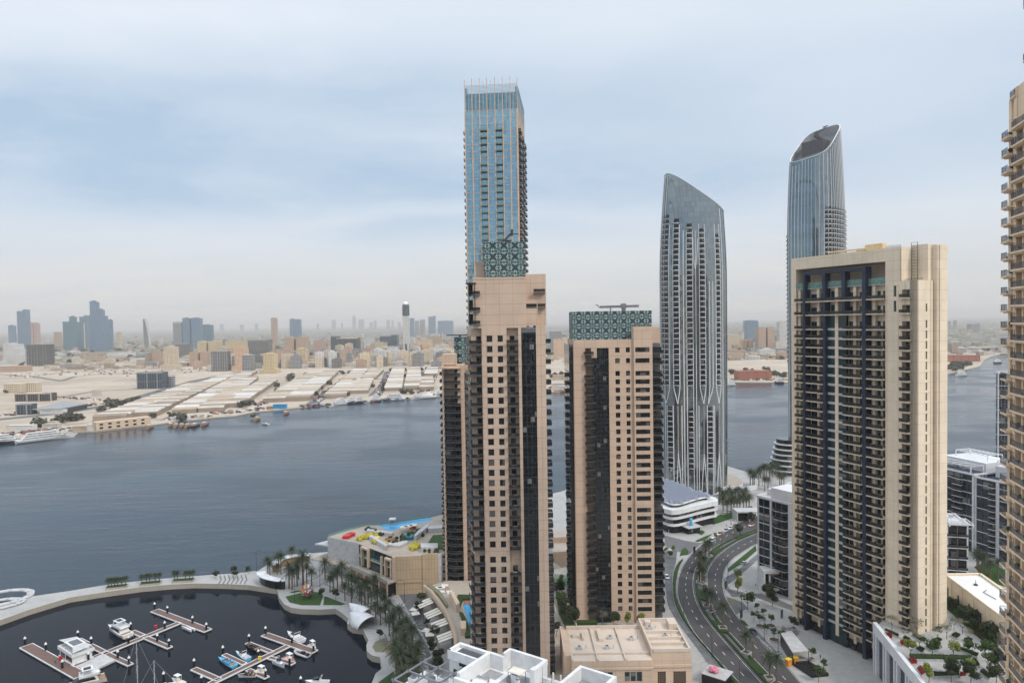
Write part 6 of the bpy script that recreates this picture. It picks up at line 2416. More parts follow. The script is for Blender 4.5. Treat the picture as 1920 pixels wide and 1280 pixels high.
boat('white boat cut by the bottom edge, right of the second marina row', (579, 1279), (608, 1280), 'cruiser', 8.5, 3.4)
boat('small white boat with a flat sun top at the bottom, right of the sailing masts', (321, 1271), (345, 1281), 'open', 7, 2.6)
boat('tan-decked white boat at the bottom edge beside the broad pier', (128, 1290), (186, 1274), 'yacht', 13, 5.4, 'white_paint', 'timber', cat='yacht', name='motor_yacht')
boat('small white tender tucked between houseboat and finger pier', (155, 1207), (176, 1219), 'speed', 6.5, 2.4)
k1 = boat('white kayak-like slim boat under the far T-head pier, outer one', (336, 1172), (362, 1182), 'none', 7, .9, name='kayak', cat='kayak')
k2 = boat('white slim boat under the far T-head pier, inner one', (343, 1171), (368, 1180), 'none', 7, .9, name='kayak', cat='kayak')

# houseboat
a, c = on(131, 1249, 1), on(96, 1225, 1)
t_ = thing('houseboat', 'two-storey white houseboat with grey shade sails moored between two piers', 'houseboat', ((a.x + c.x) / 2 + 4, (a.y + c.y) / 2 + 3, 0), math.atan2(a.y - c.y, a.x - c.x))
MB().box(-6.5, 6.5, -3.6, 3.6, -.2, 1.0).build('hull', 'white_paint', t_)
MB().box(-5.6, 5.4, -3.2, 3.2, 1.0, 3.4).build('saloon', 'glass_dark', t_)
mb = MB()
for x in (-5.8, -1.0, 5.2):
 mb.box(x, x + .5, -3.35, 3.35, 1.01, 3.39)
mb.box(-6.4, 6.2, -3.7, 3.7, 3.4, 3.7)
for (x0_, x1_, y0_, y1_) in ((-6.4, 6.2, -3.8, -3.6), (-6.4, 6.2, 3.6, 3.8), (-6.6, -6.4, -3.8, 3.8), (6.2, 6.4, -3.8, 3.8)):
 mb.box(x0_, x1_, y0_, y1_, 3.45, 4.7)
for (x0_, x1_, y0_, y1_) in ((-3.2, 2.6, -2.4, -1.7), (-3.2, 2.6, 1.7, 2.4), (-3.9, -3.2, -2.4, 2.4), (2.6, 3.3, -2.4, 2.4)):
 mb.box(x0_, x1_, y0_, y1_, 6.0, 6.25)
for x in (-3.5, 2.9):
 for y in (-2.1, 2.1):
  mb.box(x - .1, x + .1, y - .1, y + .1, 3.7, 6)
mb.build('frame', 'white_paint', t_)
MB().box(-3.1, 2.5, -1.65, 1.65, 6.05, 6.12).build('roof_panel', 'grey_panel', t_)
mb = MB()
mb.quad((-3.4, -2.3, 6.1), (-3.4, 2.3, 6.1), (-6.8, 3.2, 5.6), (-6.8, -3.2, 6.6)).quad((3.2, -2.3, 6.1), (6.4, -3.4, 5.2), (6.4, 3.4, 5.8), (3.2, 2.3, 6.1))
mb.build('shade_sail', 'light_grey', t_)
# sailing boats: masts and spreaders
for lab, fx, ft, h_ in (('sailing boat with tall mast and many radar spreaders at the bottom edge', 263.5, 1298, 20), ('sailing boat with shorter plain mast right of the taller mast', 295, 1290, 10.5)):
 q_ = on(fx, ft, .5)
 t_ = thing('sailing_boat', lab, 'sailing boat', (q_.x, q_.y, 0), R(200))
 hull_mb(12, 3.2, 1.1).build('hull', ['white_paint', 'canvas'], t_)
 house_mb(-3, 2.5, 2, 1.4, 1, 1.7).build('cabin', 'white_paint', t_)
 m_ = MB().cyl(.8, 0, 1, h_, .14, .10, 6)
 for z in (h_ * .45, h_ * .75):
  m_.bar((.8, -2.0, z), (.8, 2.0, z + .2), .08, .08)
 if h_ > 15:
  for k in range(7):
   m_.bar((.4, -.5, h_ * .3 + k * 1.0), (1.2, .5, h_ * .3 + k * 1.0), .05, .05)
 m_.tube([(.8, 0, h_), (6, 0, 1.3)], .03, 4).tube([(.8, 0, h_), (-6, 0, 1.3)], .03, 4)
 m_.build('mast', 'light_grey', t_)
for lab, p, m_ in (('red locker on the broad pier beside the houseboat', (114, 1236), 'red_paint'), ('red locker on the long spine pier', (292, 1177), 'red_paint'), ('yellow locker on the second spine pier', (487, 1236), 'yellow_paint')):
 q_ = on(*p, .8)
 t_ = thing('dock_locker', lab, 'locker', (q_.x, q_.y, .82))
 MB().box(-.5, .5, -.35, .35, 0, 1.1).build('body', m_, t_)
 MB().box(-.55, .55, -.4, .4, 1.1, 1.25).build('lid', m_, t_)

# ---------------------------------------------------------------- far-bank boats
ships = [('long white superyacht moored by the far shore warehouses', (713, 750), (757, 749), 'big', 42, 8, 'white_paint'), ('white superyacht farther right along the far shore', (772, 747.5), (812, 745), 'big', 46, 8.5, 'white_paint'),
   ('white patrol-like vessel with many decks at the left edge', (36, 828), (-20, 833), 'big', 42, 9, 'navy'), ('long white vessel with orange stripe at the far left shore', (142, 817), (36, 830), 'big', 62, 9, 'white_paint'),
   ('white yacht on the far shore left of the superyachts', (690, 753), (712, 751), 'big', 24, 6, 'white_paint'), ('mid-size white boat moored by the cream warehouses', (622, 759), (648, 757), 'big', 26, 6, 'white_paint'),
   ('navy blue hulled boat beside the warehouses', (647, 757), (664, 755), 'big', 20, 5, 'navy'), ('second navy hulled boat beside the warehouses', (662, 756), (680, 754), 'big', 20, 5, 'navy'),
   ('white motor launch out on the water near the two dhows', (490, 794), (504, 795), 'cruiser', 12, 4, 'white_paint'), ('tiny white launch by the far shore below the cream sheds', (617, 762.5), (626, 762), 'cruiser', 8, 3, 'white_paint'),
   ('white yacht beyond the silver tower near the dark far-shore hangar', (1361, 723), (1374, 722), 'big', 26, 8, 'white_paint'), ('white tour boat near the right far shore', (1785, 705), (1816, 703), 'big', 32, 7, 'white_paint'),
   ('dark hulled boat near the road bridge', (1858, 681), (1880, 680), 'big', 28, 7, 'navy'), ('orange and blue boat on far shore seen between the two beige towers', (1040, 734), (1062, 734), 'big', 26, 7, 'orange_paint'),
   ('small dark boat at the far shore left of the cream tower', (1452, 718), (1469, 718), 'big', 18, 5, 'navy'), ('black boat moored at the far right of the superyachts', (812, 742), (830, 740), 'big', 24, 7, 'black_paint')]
for lab, b0, s0, kd, L_, W_, hm_ in ships:
 boat(lab, b0, s0, kd, L_, W_, hm_, 'white_paint', cat='ship' if kd == 'big' else 'boat', name='vessel' if kd == 'big' else 'motor_boat')
dh = [((283, 802), 'brown wooden dhow by the end of the long cream shore building', 'timber', 16), ((321, 800), 'wooden dhow leftmost in the moored cluster', 'bark', 15), ((331, 801), 'second dhow from the left in the moored cluster', 'timber', 15),
  ((342, 801), 'third dhow from the left in the moored cluster', 'tile_red', 15), ((354, 800), 'dhow with pale roof in the middle of the moored cluster', 'timber', 16), ((368, 799), 'largest dhow with teal roof in the moored cluster', 'black_paint', 21), ((386, 797), 'red-brown dhow at the right end of the moored cluster', 'tile_red', 18),
  ((484, 787), 'brown wooden dhow lying out from the far shore', 'timber', 16), ((538, 776), 'red wooden dhow lying out from the far shore', 'tile_red', 17)]
for (p, lab, m_, L_) in dh:
 boat(lab, (p[0] + 6, p[1] - (2.5 if L_ > 15 else 5)), (p[0] - 6, p[1] + 1), 'dhow', L_, 5, m_, 'timber', cat='dhow', name='dhow', group=None)
# ---------------------------------------------------------------- palms and trees
def palm_mb(seed, nf=34, Lf=3.3, H=7.0):
 r_ = random.Random(seed)
 c = MB()
 for i in range(nf):
  az = 2 * math.pi * i * .381966 + r_.uniform(-.2, .2)
  el = R(75) - R(100) * (i / nf) + r_.uniform(-.1, .1)
  L_ = Lf * r_.uniform(.85, 1.1) * (0.8 if el > R(50) else 1)
  p = Vector((0, 0, H))
  d = Vector((math.cos(az) * math.cos(el), math.sin(az) * math.cos(el), math.sin(el)))
  sdv = Vector((-math.sin(az), math.cos(az), 0))
  seg = 6
  pts = [p.copy()]
  for k in range(seg):
   d = (d + Vector((0, 0, -.20))).normalized()
   p = p + d * (L_ / seg)
   pts.append(p.copy())
  for k in range(seg):
   a, b_ = pts[k], pts[k + 1]
   w_ = .72 * (1 - abs((k + .5) / seg - .45) * 1.15)
   for j in (0, .5):
    q = a.lerp(b_, j)
    q2 = a.lerp(b_, j + .30)
    fw = (b_ - a).normalized() * .28
    for s_ in (-1, 1):
     tipp = q + sdv * s_ * w_ + fw + Vector((0, 0, -.28 * w_ - r_.uniform(0, .12)))
     c.add([q, q2, tipp], [(0, 1, 2)])
  c.tube(pts, .035, 3, 0, .01)
 return c


def trunk_mb(H, r0, r1, lean=0, n=7):
 b = MB()
 b.tube([(0, 0, 0), (lean * .3, 0, H * .33), (lean * .7, 0, H * .66), (lean, 0, H)], r0, n, 0, r1)
 b.cyl(0, 0, 0, .25, r0 * 1.5, r0 * 1.1, n)
 return b


PALM_T = []
for sd, H_, Lf in ((1, 7.4, 3.3), (2, 8.6, 3.4), (3, 6.6, 3.1), (4, 5.0, 2.6)):
 PALM_T.append((trunk_mb(H_, .30, .22).mesh('trunk', ['bark']), palm_mb(sd, 46, Lf * 1.12, H_).mesh('crown', ['palm_leaf']), H_))
_np = 0


def palm(px, py, label, group, k=None, sc=1.0, z=GZ, crown=None):
 global _np
 _np += 1
 k = (_np * 7) % 3 if k is None else k
 q_ = on(px, py, z)
 t_ = thing('palm_tree', label, 'palm tree', q_, (_np * 2.4) % 6.28, group)
 t_.scale = (sc, sc, sc)
 link('trunk', PALM_T[k][0], t_)
 link('crown', PALM_T[k][1] if crown is None else crown, t_)
 return t_


def leaf_cloud(seed, rx, rz, zc, n, leaf, lumps=9, mm=0):
 r_ = random.Random(seed)
 c = MB()
 L_ = []
 for i in range(lumps):
  a, b_ = r_.uniform(0, 6.28), r_.uniform(-.8, 1)
  rr_ = rx * r_.uniform(.25, .62)
  L_.append((Vector((math.cos(a) * rr_, math.sin(a) * rr_, zc + b_ * rz * .55)), rx * r_.uniform(.28, .5)))
 for i in range(n):
  cn_, rl = L_[i % lumps]
  v = Vector((r_.gauss(0, 1), r_.gauss(0, 1), r_.gauss(0, 1))).normalized()
  p = cn_ + Vector((v.x, v.y, v.z * rz / rx)) * rl * r_.uniform(.7, 1.08)
  nn = (v + Vector((r_.uniform(-.8, .8), r_.uniform(-.8, .8), r_.uniform(-.4, .9)))).normalized()
  t1 = nn.cross(Vector((.3, .2, 1))).normalized() * leaf * r_.uniform(.6, 1.2)
  t2 = nn.cross(t1).normalized() * leaf * r_.uniform(.5, 1.0)
  c.quad(p - t1, p - t2 * .8, p + t1, p + t2, mm)
 return c


def limb_mb(H, r0, rx, seed):
 r_ = random.Random(seed)
 b = MB()
 b.tube([(0, 0, 0), (.05, .05, H * .5), (0, 0, H)], r0, 6, 0, r0 * .6)
 for i in range(4):
  a = i * 1.57 + r_.uniform(-.4, .4)
  b.tube([(0, 0, H * .75), (math.cos(a) * rx * .35, math.sin(a) * rx * .35, H * 1.1), (math.cos(a) * rx * .6, math.sin(a) * rx * .6, H * 1.4)], r0 * .5, 4, 0, r0 * .15)
 return b


TREE_T = {}
for nm, mat, rx, rz, zc, n, lf in (('green', 'leaf_green', 1.9, 1.6, 3.6, 900, .22), ('lime', 'leaf_lime', 1.9, 1.7, 3.4, 900, .22), ('dark', 'leaf_dark', 2.6, 2.0, 3.8, 1300, .25), ('dry', 'leaf_dry', 2.2, 1.2, 4.0, 330, .16), ('small', 'leaf_green', .95, .85, 2.2, 450, .15)):
 vs_ = []
 for sd in (1, 2):
  vs_.append((limb_mb(zc * .6, .12 if nm != 'small' else .06, rx, sd).mesh('trunk', ['bark']), leaf_cloud(sd * 11 + len(nm), rx, rz, zc, n, lf).mesh('crown', [mat])))
 TREE_T[nm] = vs_
_nt = 0


def tree(px, py, kind, label, sc=1.0, z=GZ, group=None, pot=None, name='tree', cat='tree'):
 global _nt
 _nt += 1
 q_ = on(px, py, z)
 t_ = thing(name, label, cat, q_, (_nt * 1.7) % 6.28, group)
 tr, crn_ = TREE_T[kind][_nt % 2]
 lift = .55 if pot else 0
 a = link('trunk', tr, t_, (0, 0, lift))
 b_ = link('crown', crn_, t_, (0, 0, lift))
 a.scale = b_.scale = (sc, sc, sc)
 if pot == 'dish':
  mb_ = MB().cyl(0, 0, 0, .45, 1.5, 1.9, 16).cyl(0, 0, .451, .46, 1.7, 1.7, 16, 1)
  mb_.build('planter', ['white_paint', 'soil'], t_)
 elif pot == 'tub':
  MB().cyl(0, 0, 0, .9, .7, .95, 14).cyl(0, 0, .901, .92, .85, .85, 14, 1).build('planter', ['light_grey', 'soil'], t_)
 return t_


def c4(x, y):
 return 380 + x / 4.571, 1000 + y / 4.571


# round the circular plaza on the breakwater
pl_list = [((560, 362), 'leftmost palm on the breakwater plaza beside the curved black bar', .95), ((577, 366), 'second palm from the left on the breakwater plaza', .95), ((655, 330), 'bushiest tall palm on the breakwater plaza', 1.15), ((672, 345), 'palm just right of the bushiest breakwater palm', 1.05),
   ((766, 240), 'orange-tinged palm at the back of the breakwater plaza', 1.0), ((822, 388), 'palm in front of the curved pavilion', 1.15), ((742, 468), 'front-left palm of the plaza island bed', 1.2), ((768, 480), 'palm nearest the lawn corner in the plaza island bed', 1.3), ((810, 450), 'palm in the middle of the plaza island bed', 1.15),
   ((893, 425), 'palm behind the colourful sphere', .95), ((935, 445), 'palm right behind the colourful sphere, spreading crown', 1.05), ((1050, 388), 'lone palm between plaza and waterside building', 1.15), ((862, 440), 'tallest thin palm of the breakwater plaza', 1.6), ((640, 350), 'short palm behind the curved black bar', .7)]
for p, l, s_ in pl_list:
 palm(*c4(*p), l, 'palms of the breakwater plaza', sc=s_)
rows_ = [(1092, 500), (1157, 497), (1120, 470), (1220, 572), (1280, 553), (1276, 605), (1345, 577), (1392, 607), (1362, 640), (1445, 642), (1420, 600), (1485, 742), (1525, 782), (1500, 690), (1568, 760), (1600, 872), (1635, 922), (1660, 972), (1715, 902), (1690, 860), (1640, 800), (1600, 720), (1745, 960),
   (1325, 510), (1250, 480), (1195, 440), (1560, 680), (1690, 930), (1475, 560)]
for i, p in enumerate(rows_):
 palm(*c4(*p), 'date palm in the double row along the marina promenade', 'palms of the marina promenade', sc=1.0 + .12 * ((i * 5) % 3 - 1))
for i, p in enumerate([(1700, 1080), (1745, 1040), (1800, 1080), (1850, 1120), (1675, 1150), (1730, 1170), (1790, 1180), (1845, 1230), (1660, 1230), (1720, 1260), (1780, 1280), (1700, 1320), (1760, 1370), (1830, 1340), (1680, 1290), (1850, 1400), (1720, 1430)]):
 palm(*c4(*p), 'dense pale-green palm in the thick clump at the bottom of the promenade', 'clump of palms at the foot of the promenade', sc=1.12 + .1 * (i % 3))
# the breakwater's low palms in their planters
bw_ = [(203, 1101), (209, 1101), (215, 1100), (221, 1099.5), (228, 1099), (236, 1097), (266, 1094), (275, 1093), (281, 1092), (291, 1091), (299, 1090.5), (327, 1087), (333, 1087), (348, 1087), (356, 1086.5), (362, 1086)]
for i, p in enumerate(bw_):
 palm(*p, 'small palm in a planter on the breakwater walk', 'small palms on the breakwater', k=3, sc=.75)
# median palms of the road
md = [((1323.5, 1043), 'left palm of the pair at the top of the road bend'), ((1329.5, 1044), 'right palm of the pair at the top of the road bend'), ((1311.5, 1093), 'left palm in the median at the left bulge of the bend'), ((1316.5, 1095), 'right palm in the median at the left bulge of the bend'),
  ((1319, 1078), 'palm in the middle of the median clump'), ((1313, 1072), 'palm at the back of the median clump'), ((1325, 1137), 'median palm just below the clump, left of a pair'), ((1333, 1147), 'median palm just below the clump, right of a pair'), ((1355, 1178), 'median palm level with the parked dark car'),
  ((1399, 1225), 'median palm level with the kiosk canopy'), ((1443, 1272), 'median palm near the bottom edge, left'), ((1456, 1284), 'median palm near the bottom edge, right')]
for p, l in md:
 t_ = palm(*p, l, 'palms in the road median', sc=1.05, z=GZ + .2)
 MB().box(-1.5, 1.5, -1.5, -1.1, 0, .75).box(-1.5, 1.5, 1.1, 1.5, 0, .75).box(-1.5, -1.1, -1.1, 1.1, 0, .75).box(1.1, 1.5, -1.1, 1.1, 0, .75).box(-1.1, 1.1, -1.1, 1.1, 0, .6, 1).build('planter', ['kerb', 'soil'], t_)
TIED = palm_mb(9, 14, 1.0, 7.6)
tied_me = TIED.mesh('crown', ['leaf_dry'])
for p, l in (((1366.6, 1190), 'tied-up brown palm beside the median palm near the parked dark car'), ((1412, 1239), 'tied-up brown palm in the median below the kiosk'), ((1354, 1025), 'thin street palm in the median near the taxis, left'), ((1377, 1009), 'thin street palm in the median near the taxis, middle'), ((1389, 1003), 'thin street palm in the median near the taxis, right')):
 palm(*p, l, 'tied palms in the road median', k=0, sc=1.0, z=GZ + .2, crown=tied_me)


def ck(x, y):
 return 1240 + x / 9.844, 880 + y / 9.844


for i, p in enumerate([(1070, 640), (1130, 650), (1190, 660), (1250, 640), (1300, 640), (1370, 620), (1430, 630), (1500, 610), (1560, 600)]):
 palm(*ck(*p), 'date palm in the back row behind the round-edged white building', 'back row of palms by the silver tower', sc=1.15)
for i, p in enumerate([(1140, 800), (1215, 830), (1290, 800), (1340, 820), (1400, 790), (1450, 770), (1520, 760), (1570, 750), (1620, 740)]):
 palm(*ck(*p), 'date palm in the front row right of the round-edged white building', 'front row of palms by the silver tower', sc=1.15)
for i, p in enumerate([(1641, 320), (1715, 320), (1690, 300), (1800, 300)]):
 palm(*ck(*p), 'palm beside the low pink-roofed pavilion', 'palms by the pink-roofed pavilion', sc=1.3)
for i, p in enumerate([(1426, 896), (1431, 897), (1437, 897), (1443, 896), (1449, 895), (1455, 893), (1459, 891), (1434, 893), (1446, 892), (1465, 912), (1470, 911), (1462, 915), (1440, 918), (1434, 920)]):
 palm(*p, 'palm on the far quay by the stepped white podium', 'palms on the far quay', sc=1.15)
for i, p in enumerate([(1835, 1075), (1841, 1072), (1857, 1088), (1846, 1079), (1871, 1082), (1832, 1066)]):
 palm(*p, 'palm on the lawn below the navy glass block', 'palms on the right-hand lawn', sc=1.1)


def cq(x, y):      # crop of the street, lower right
 return 1230 + x / 5.818, 1060 + y / 5.818


for p, k, l, s_, pt in (((1135, 665), 'small', 'potted tree in white dish nearest the road, left of two', 1.2, 'dish'), ((1255, 662), 'small', 'potted tree in white dish, right of two facing the road', 1.25, 'dish'), ((1285, 815), 'small', 'potted tree in white dish above the kiosk canopy', 1.2, 'dish'),
      ((1205, 747), 'small', 'small tree in dark base between the two rows of dishes', 1.1, None), ((1175, 592), 'small', 'potted tree in grey tub at the plaza centre', 1.15, 'tub'), ((1700, 1035), 'small', 'potted tree in round tub beside the walking person', 1.2, 'tub'),
      ((1830, 1165), 'small', 'potted tree in round tub nearest the white-framed podium', 1.15, 'tub'), ((1070, 605), 'small', 'small tree with pink flowers at the plaza corner', 1.1, None), ((1105, 525), 'small', 'potted tree in grey tub behind the plaza corner', 1.1, 'tub'),
      ((1000, 480), 'green', 'broad green tree at the plaza corner by the junction', 1.25, None), ((885, 165), 'lime', 'upper of two young green trees on the pale triangle', .95, None), ((893, 305), 'lime', 'lower of two young green trees on the pale triangle', 1.15, None),
      ((1235, 350), 'dark', 'dark tree left of the entrance portal', 1.0, None), ((1270, 440), 'dark', 'dark tree in front of the entrance portal', 1.1, None), ((1380, 850), 'green', 'lime-green bush tree at the kiosk corner', .8, None), ((1420, 800), 'dry', 'bare young tree behind the kiosk', .8, None),
      ((1510, 840), 'dry', 'bare young tree right of the kiosk bed', .8, None), ((1500, 700), 'dark', 'round clipped tree at the left foot of the cream tower', .7, 'tub'), ((1775, 1270), 'green', 'bright green tree at the very bottom of the plaza', .9, None)):
 tree(*cq(*p), k, l, s_ * 1.25, pot=pt)
for i, (p, k, s_) in enumerate((((720, 1085 - 9), 'green', 1.0), ((604, 1119.5), 'dark', .8), ((629, 1122), 'dark', .8), ((712, 1198), 'dark', .7), ((767, 1109), 'lime', .9), ((790, 1108), 'lime', .9), ((812, 1103), 'green', 1.2), ((790, 1134), 'green', 1.1), ((786, 1150), 'dark', .9), ((405, 1084), 'dark', .7),
        ((438, 1075), 'dark', .7), ((441, 1084), 'dark', .7), ((466, 1074), 'dark', .6), ((815, 1195), 'dark', .9), ((800, 1175), 'dark', .7), ((824, 1243), 'dark', 1.0), ((812, 1225), 'dark', 1.0), ((818, 1258), 'dark', 1.0), ((1262, 1036), 'lime', .8), ((1250, 1038), 'lime', .8), ((1342, 1011), 'lime', .8),
        ((1256, 1046), 'dark', .7), ((1409, 982), 'dark', 1.2), ((1387, 1003), 'dark', 1.0))):
 tree(*p, k, ['leafy tree on the waterfront paving, %s' % w_ for w_ in ('left of the fluted building corner', 'by the lawn tip nearest the sphere', 'at the edge of the triangular lawn', 'in the curved bed by the shell canopy', 'under the fluted wall, left one', 'under the fluted wall, middle one', 'under the fluted wall, right one', 'before the curved podium north end',
   'beside the northernmost awning', 'round dark one on the left breakwater terrace', 'dark one at the seaward edge of the terrace', 'dark one at the centre of the terrace', 'small one at the terrace right end', 'between the second and third awnings', 'left of the second awning', 'lowest bed by the foreground roof',
   'upper part of the long bed by the foreground roof', 'bottom of the long bed by the foreground roof', 'right one on the pale triangle beside the middle tower', 'left one on the pale triangle beside the middle tower', 'by the blue sign near taxis', 'in the small bed below the pale triangle', 'beside the grey portal', 'over the taxis')][i], s_)
ZD = GZ + 16.5


def cd(x, y):
 return 1600 + x / 5.82, 1060 + y / 5.82


dlist = [((420, 700), 'dry', 'sparse bare tree at the podium garden corner nearest the cream tower', 1.0), ((690, 760), 'dry', 'sparse bare tree under the balconies on the podium garden', 1.2), ((1020, 800), 'dry', 'sparse tree right of the tower doorway', 1.1), ((915, 820), 'dry', 'sparse tree left of the centre planter', .9), ((1190, 740), 'dry', 'thin tree by the garden wall steps', 1.0),
   ((1100, 700), 'dry', 'sparse tree against the cream tower base', .9), ((1250, 830), 'dry', 'sparse tree right of the round planter', .9), ((570, 810), 'dry', 'sparse small tree between red and green planters', .7), ((720, 905), 'dry', 'sparse tree behind the yellow-green tree', 1.0),
   ((630, 990), 'lime', 'yellow-green tree at the left edge of the podium garden', 1.15), ((860, 990), 'green', 'orange-flecked green tree behind the long hedge, left', 1.25), ((1090, 1000), 'lime', 'yellow-green tree behind the long hedge, middle', 1.1), ((1290, 1000), 'green', 'green tree behind the long hedge, right', 1.15),
   ((1470, 1050), 'green', 'spreading green tree at the right of the podium garden', 1.35), ((825, 1270), 'lime', 'bright lime tree at the bottom left of the podium garden', 1.1), ((1030, 1170), 'green', 'yellowish tree below the long hedge, left', 1.0), ((1070, 1270), 'dark', 'dark tree at the bottom centre of the podium garden', 1.2),
   ((1270, 1200), 'lime', 'pale tree below the long hedge, right', 1.1), ((1280, 1290), 'dark', 'dark tree at the bottom right of the podium garden', 1.2), ((1490, 1160), 'green', 'green tree beside the angular planter', 1.15), ((1590, 1180), 'dark', 'dark tree against the right-hand beige tower', 1.2), ((1560, 1290), 'dark', 'dark tree in the bottom right corner', 1.1)]
for p, k, l, s_ in dlist:
 tree(*cd(*p), k, l, s_, z=ZD)
for i, p in enumerate([(1060, 440), (1140, 520), (1200, 560), (1240, 620), (1320, 690), (1380, 730), (1440, 780), (1500, 800), (1550, 850), (1100, 480), (1180, 600), (1290, 640)]):
 q_ = cd(*p)
 tree(q_[0] - 3, q_[1] + 3, 'dark' if i % 2 else 'green', 'leafy tree in the sunken bed along the cream hall wall', 0.8 + .12 * (i % 4), z=GZ + 16.2, group='trees along the cream hall')
for pts, h_, mm, l in (((( 1010, 400), (1170, 440), (1570, 870), (1610, 960), (1525, 945), (1170, 630), (1010, 480)), .9, 'hedge', 'long sunken green bed between the podium garden and cream hall'), (((340, 715), (350, 710), (500, 775), (490, 790)), .9, 'hedge', 'long dark green planter box nearest the tower corner'), (((330, 770), (380, 755), (430, 780), (420, 810), (360, 805)), .9, 'leaf_red', 'crimson planter at the podium left edge'), (((505, 850), (560, 835), (605, 860), (595, 885), (530, 885)), .9, 'leaf_red', 'rust-red planter on the podium'),
      (((540, 805), (570, 795), (625, 825), (600, 840)), .9, 'hedge', 'small green planter between the red ones'), (((640, 770), (680, 760), (800, 820), (780, 845), (740, 840)), .9, 'hedge', 'large olive green planter by the tower balconies'), (((680, 920), (730, 905), (780, 935), (740, 960)), .9, 'hedge', 'dark green planter beside the yellow-green tree'),
      (((880, 690), (920, 675), (970, 700), (930, 720)), .9, 'hedge', 'green planter by the tower side door'), (((880, 825), (920, 810), (970, 830), (925, 850)), .9, 'hedge', 'small round-ended green planter at garden centre'), (((1070, 780), (1110, 755), (1170, 780), (1130, 805)), 1.0, 'hedge', 'dark green planter right of garden centre'),
      (((1205, 825), (1250, 810), (1305, 830), (1260, 860)), 1.0, 'hedge', 'dark green planter by the garden wall'), (((600, 1040), (660, 1030), (700, 1085), (640, 1090)), 1.0, 'leaf_red', 'crimson planter at the left end of the long hedge'), (((695, 1140), (740, 1125), (790, 1190), (745, 1215)), 1.0, 'leaf_red', 'magenta planter at the podium parapet'),
      (((600, 1000), (1290, 1020), (1290, 1050), (620, 1040)), 1.3, 'hedge', 'long clipped hedge crossing the podium garden'), (((1290, 1050), (1330, 1040), (1380, 1110), (1330, 1115)), 1.1, 'hedge', 'green bed at the right end of the long hedge'), (((870, 1190), (1160, 1195), (1160, 1215), (880, 1225)), 1.1, 'hedge', 'lower clipped hedge near the bottom'),
      (((1165, 1195), (1230, 1200), (1230, 1220), (1165, 1225)), 1.0, 'leaf_red', 'small red planter in the lower hedge'), (((1140, 920), (1170, 915), (1370, 985), (1350, 1010)), 1.0, 'hedge', 'slanting dark green planter behind the green trees'), (((1380, 1175), (1420, 1160), (1520, 1230), (1480, 1250)), 1.0, 'hedge', 'planter at the lower right of the garden'),
      (((790, 900), (850, 860), (950, 880), (930, 930), (850, 940)), 1.0, 'hedge', 'broad green mound behind the orange-flecked tree'), (((1270, 715), (1420, 790), (1400, 815), (1280, 745)), .9, 'soil', 'long earth planter along the garden wall'), (((1420, 840), (1590, 930), (1560, 950), (1430, 880)), .9, 'leaf_dry', 'lower earth planter along the garden wall')):
 w_ = [on(*cd(*p), ZD) for p in pts]
 c = sum(w_, Vector((0, 0, 0))) / len(w_)
 t_ = thing('planter', l, 'planter', (c.x, c.y, ZD))
 MB().prism([((p.x - c.x) * 1.05, (p.y - c.y) * 1.05) for p in w_], 0, h_ * .55).build('box', 'light_grey', t_)
 r_ = random.Random(len(l))
 hb = MB()
 pl2 = [((p.x - c.x) * .97, (p.y - c.y) * .97) for p in w_]
 hb.prism(pl2, h_ * .55, h_ * 1.0)
 xs0, xs1, ys0, ys1 = min(p[0] for p in pl2), max(p[0] for p in pl2), min(p[1] for p in pl2), max(p[1] for p in pl2)
 for _ in range(500):
  x, y = r_.uniform(xs0, xs1), r_.uniform(ys0, ys1)
  ins = False
  for k in range(len(pl2)):
   (xa, ya_), (xb, yb) = pl2[k], pl2[(k + 1) % len(pl2)]
   if (ya_ > y) != (yb > y) and x < (xb - xa) * (y - ya_) / (yb - ya_) + xa:
    ins = not ins
  if ins:
   a, s_ = r_.uniform(0, 6.28), r_.uniform(.12, .3)
   hb.quad((x, y, h_), (x + s_ * math.cos(a), y + s_ * math.sin(a), h_ + r_.uniform(.05, .3)), (x + s_ * math.cos(a + 1), y + s_ * math.sin(a + 1), h_ + r_.uniform(.1, .4)), (x + s_ * .3, y - s_ * .3, h_ + .1))
 hb.build('planting', mm, t_)

for i, (a, c, k, s_, z_, l) in enumerate(((1046, 1120, 'dark', 1.3, 9, 'dark tree nearest the top of the garden between the two beige towers'), (1052, 1138, 'green', 1.3, 9, 'green tree in the middle of the garden between the two beige towers'), (1062, 1160, 'dark', 1.4, 9, 'dark tree low in the garden between the two beige towers'),
  (1072, 1172, 'dark', 1.3, 9, 'dark tree at the left foot of the middle tower'), (1050, 1098, 'lime', 1.0, 9, 'lime tree by the play area between the towers'), (1044, 1192, 'dark', 1.0, 9, 'round tree in the octagonal bed between the towers'), (1130, 1172, 'dry', 1.2, GZ + 1, 'grey-green bush tree at the front foot of the middle tower'),
  (1150, 1174, 'dark', 1.1, GZ + 1, 'dark bush tree at the front foot of the middle tower'), (1176, 1174, 'lime', 1.1, GZ + 1, 'yellow-green bush tree at the front foot of the middle tower'), (1203, 1173, 'lime', 1.1, GZ + 1, 'yellow bush tree at the right front foot of the middle tower'))):
 tree(a, c, k, l, s_, z=z_)
t_ = thing('play_area', 'red and green play floor with white sail in the gap between the beige towers', 'play area', (*W2(1050, 1092, 9.05), 9.05))
MB().box(-3, 4, -4, 5, 0, .1, 0).box(-3, 1, -3, 1, .11, .2, 1).build('floor', ['green_paint', 'red_paint'], t_)
MB().quad((-4, 4, 4), (3, 6, 5), (5, 2, 2.5), (-3, 0, 4.2)).build('sail', 'canvas', t_)
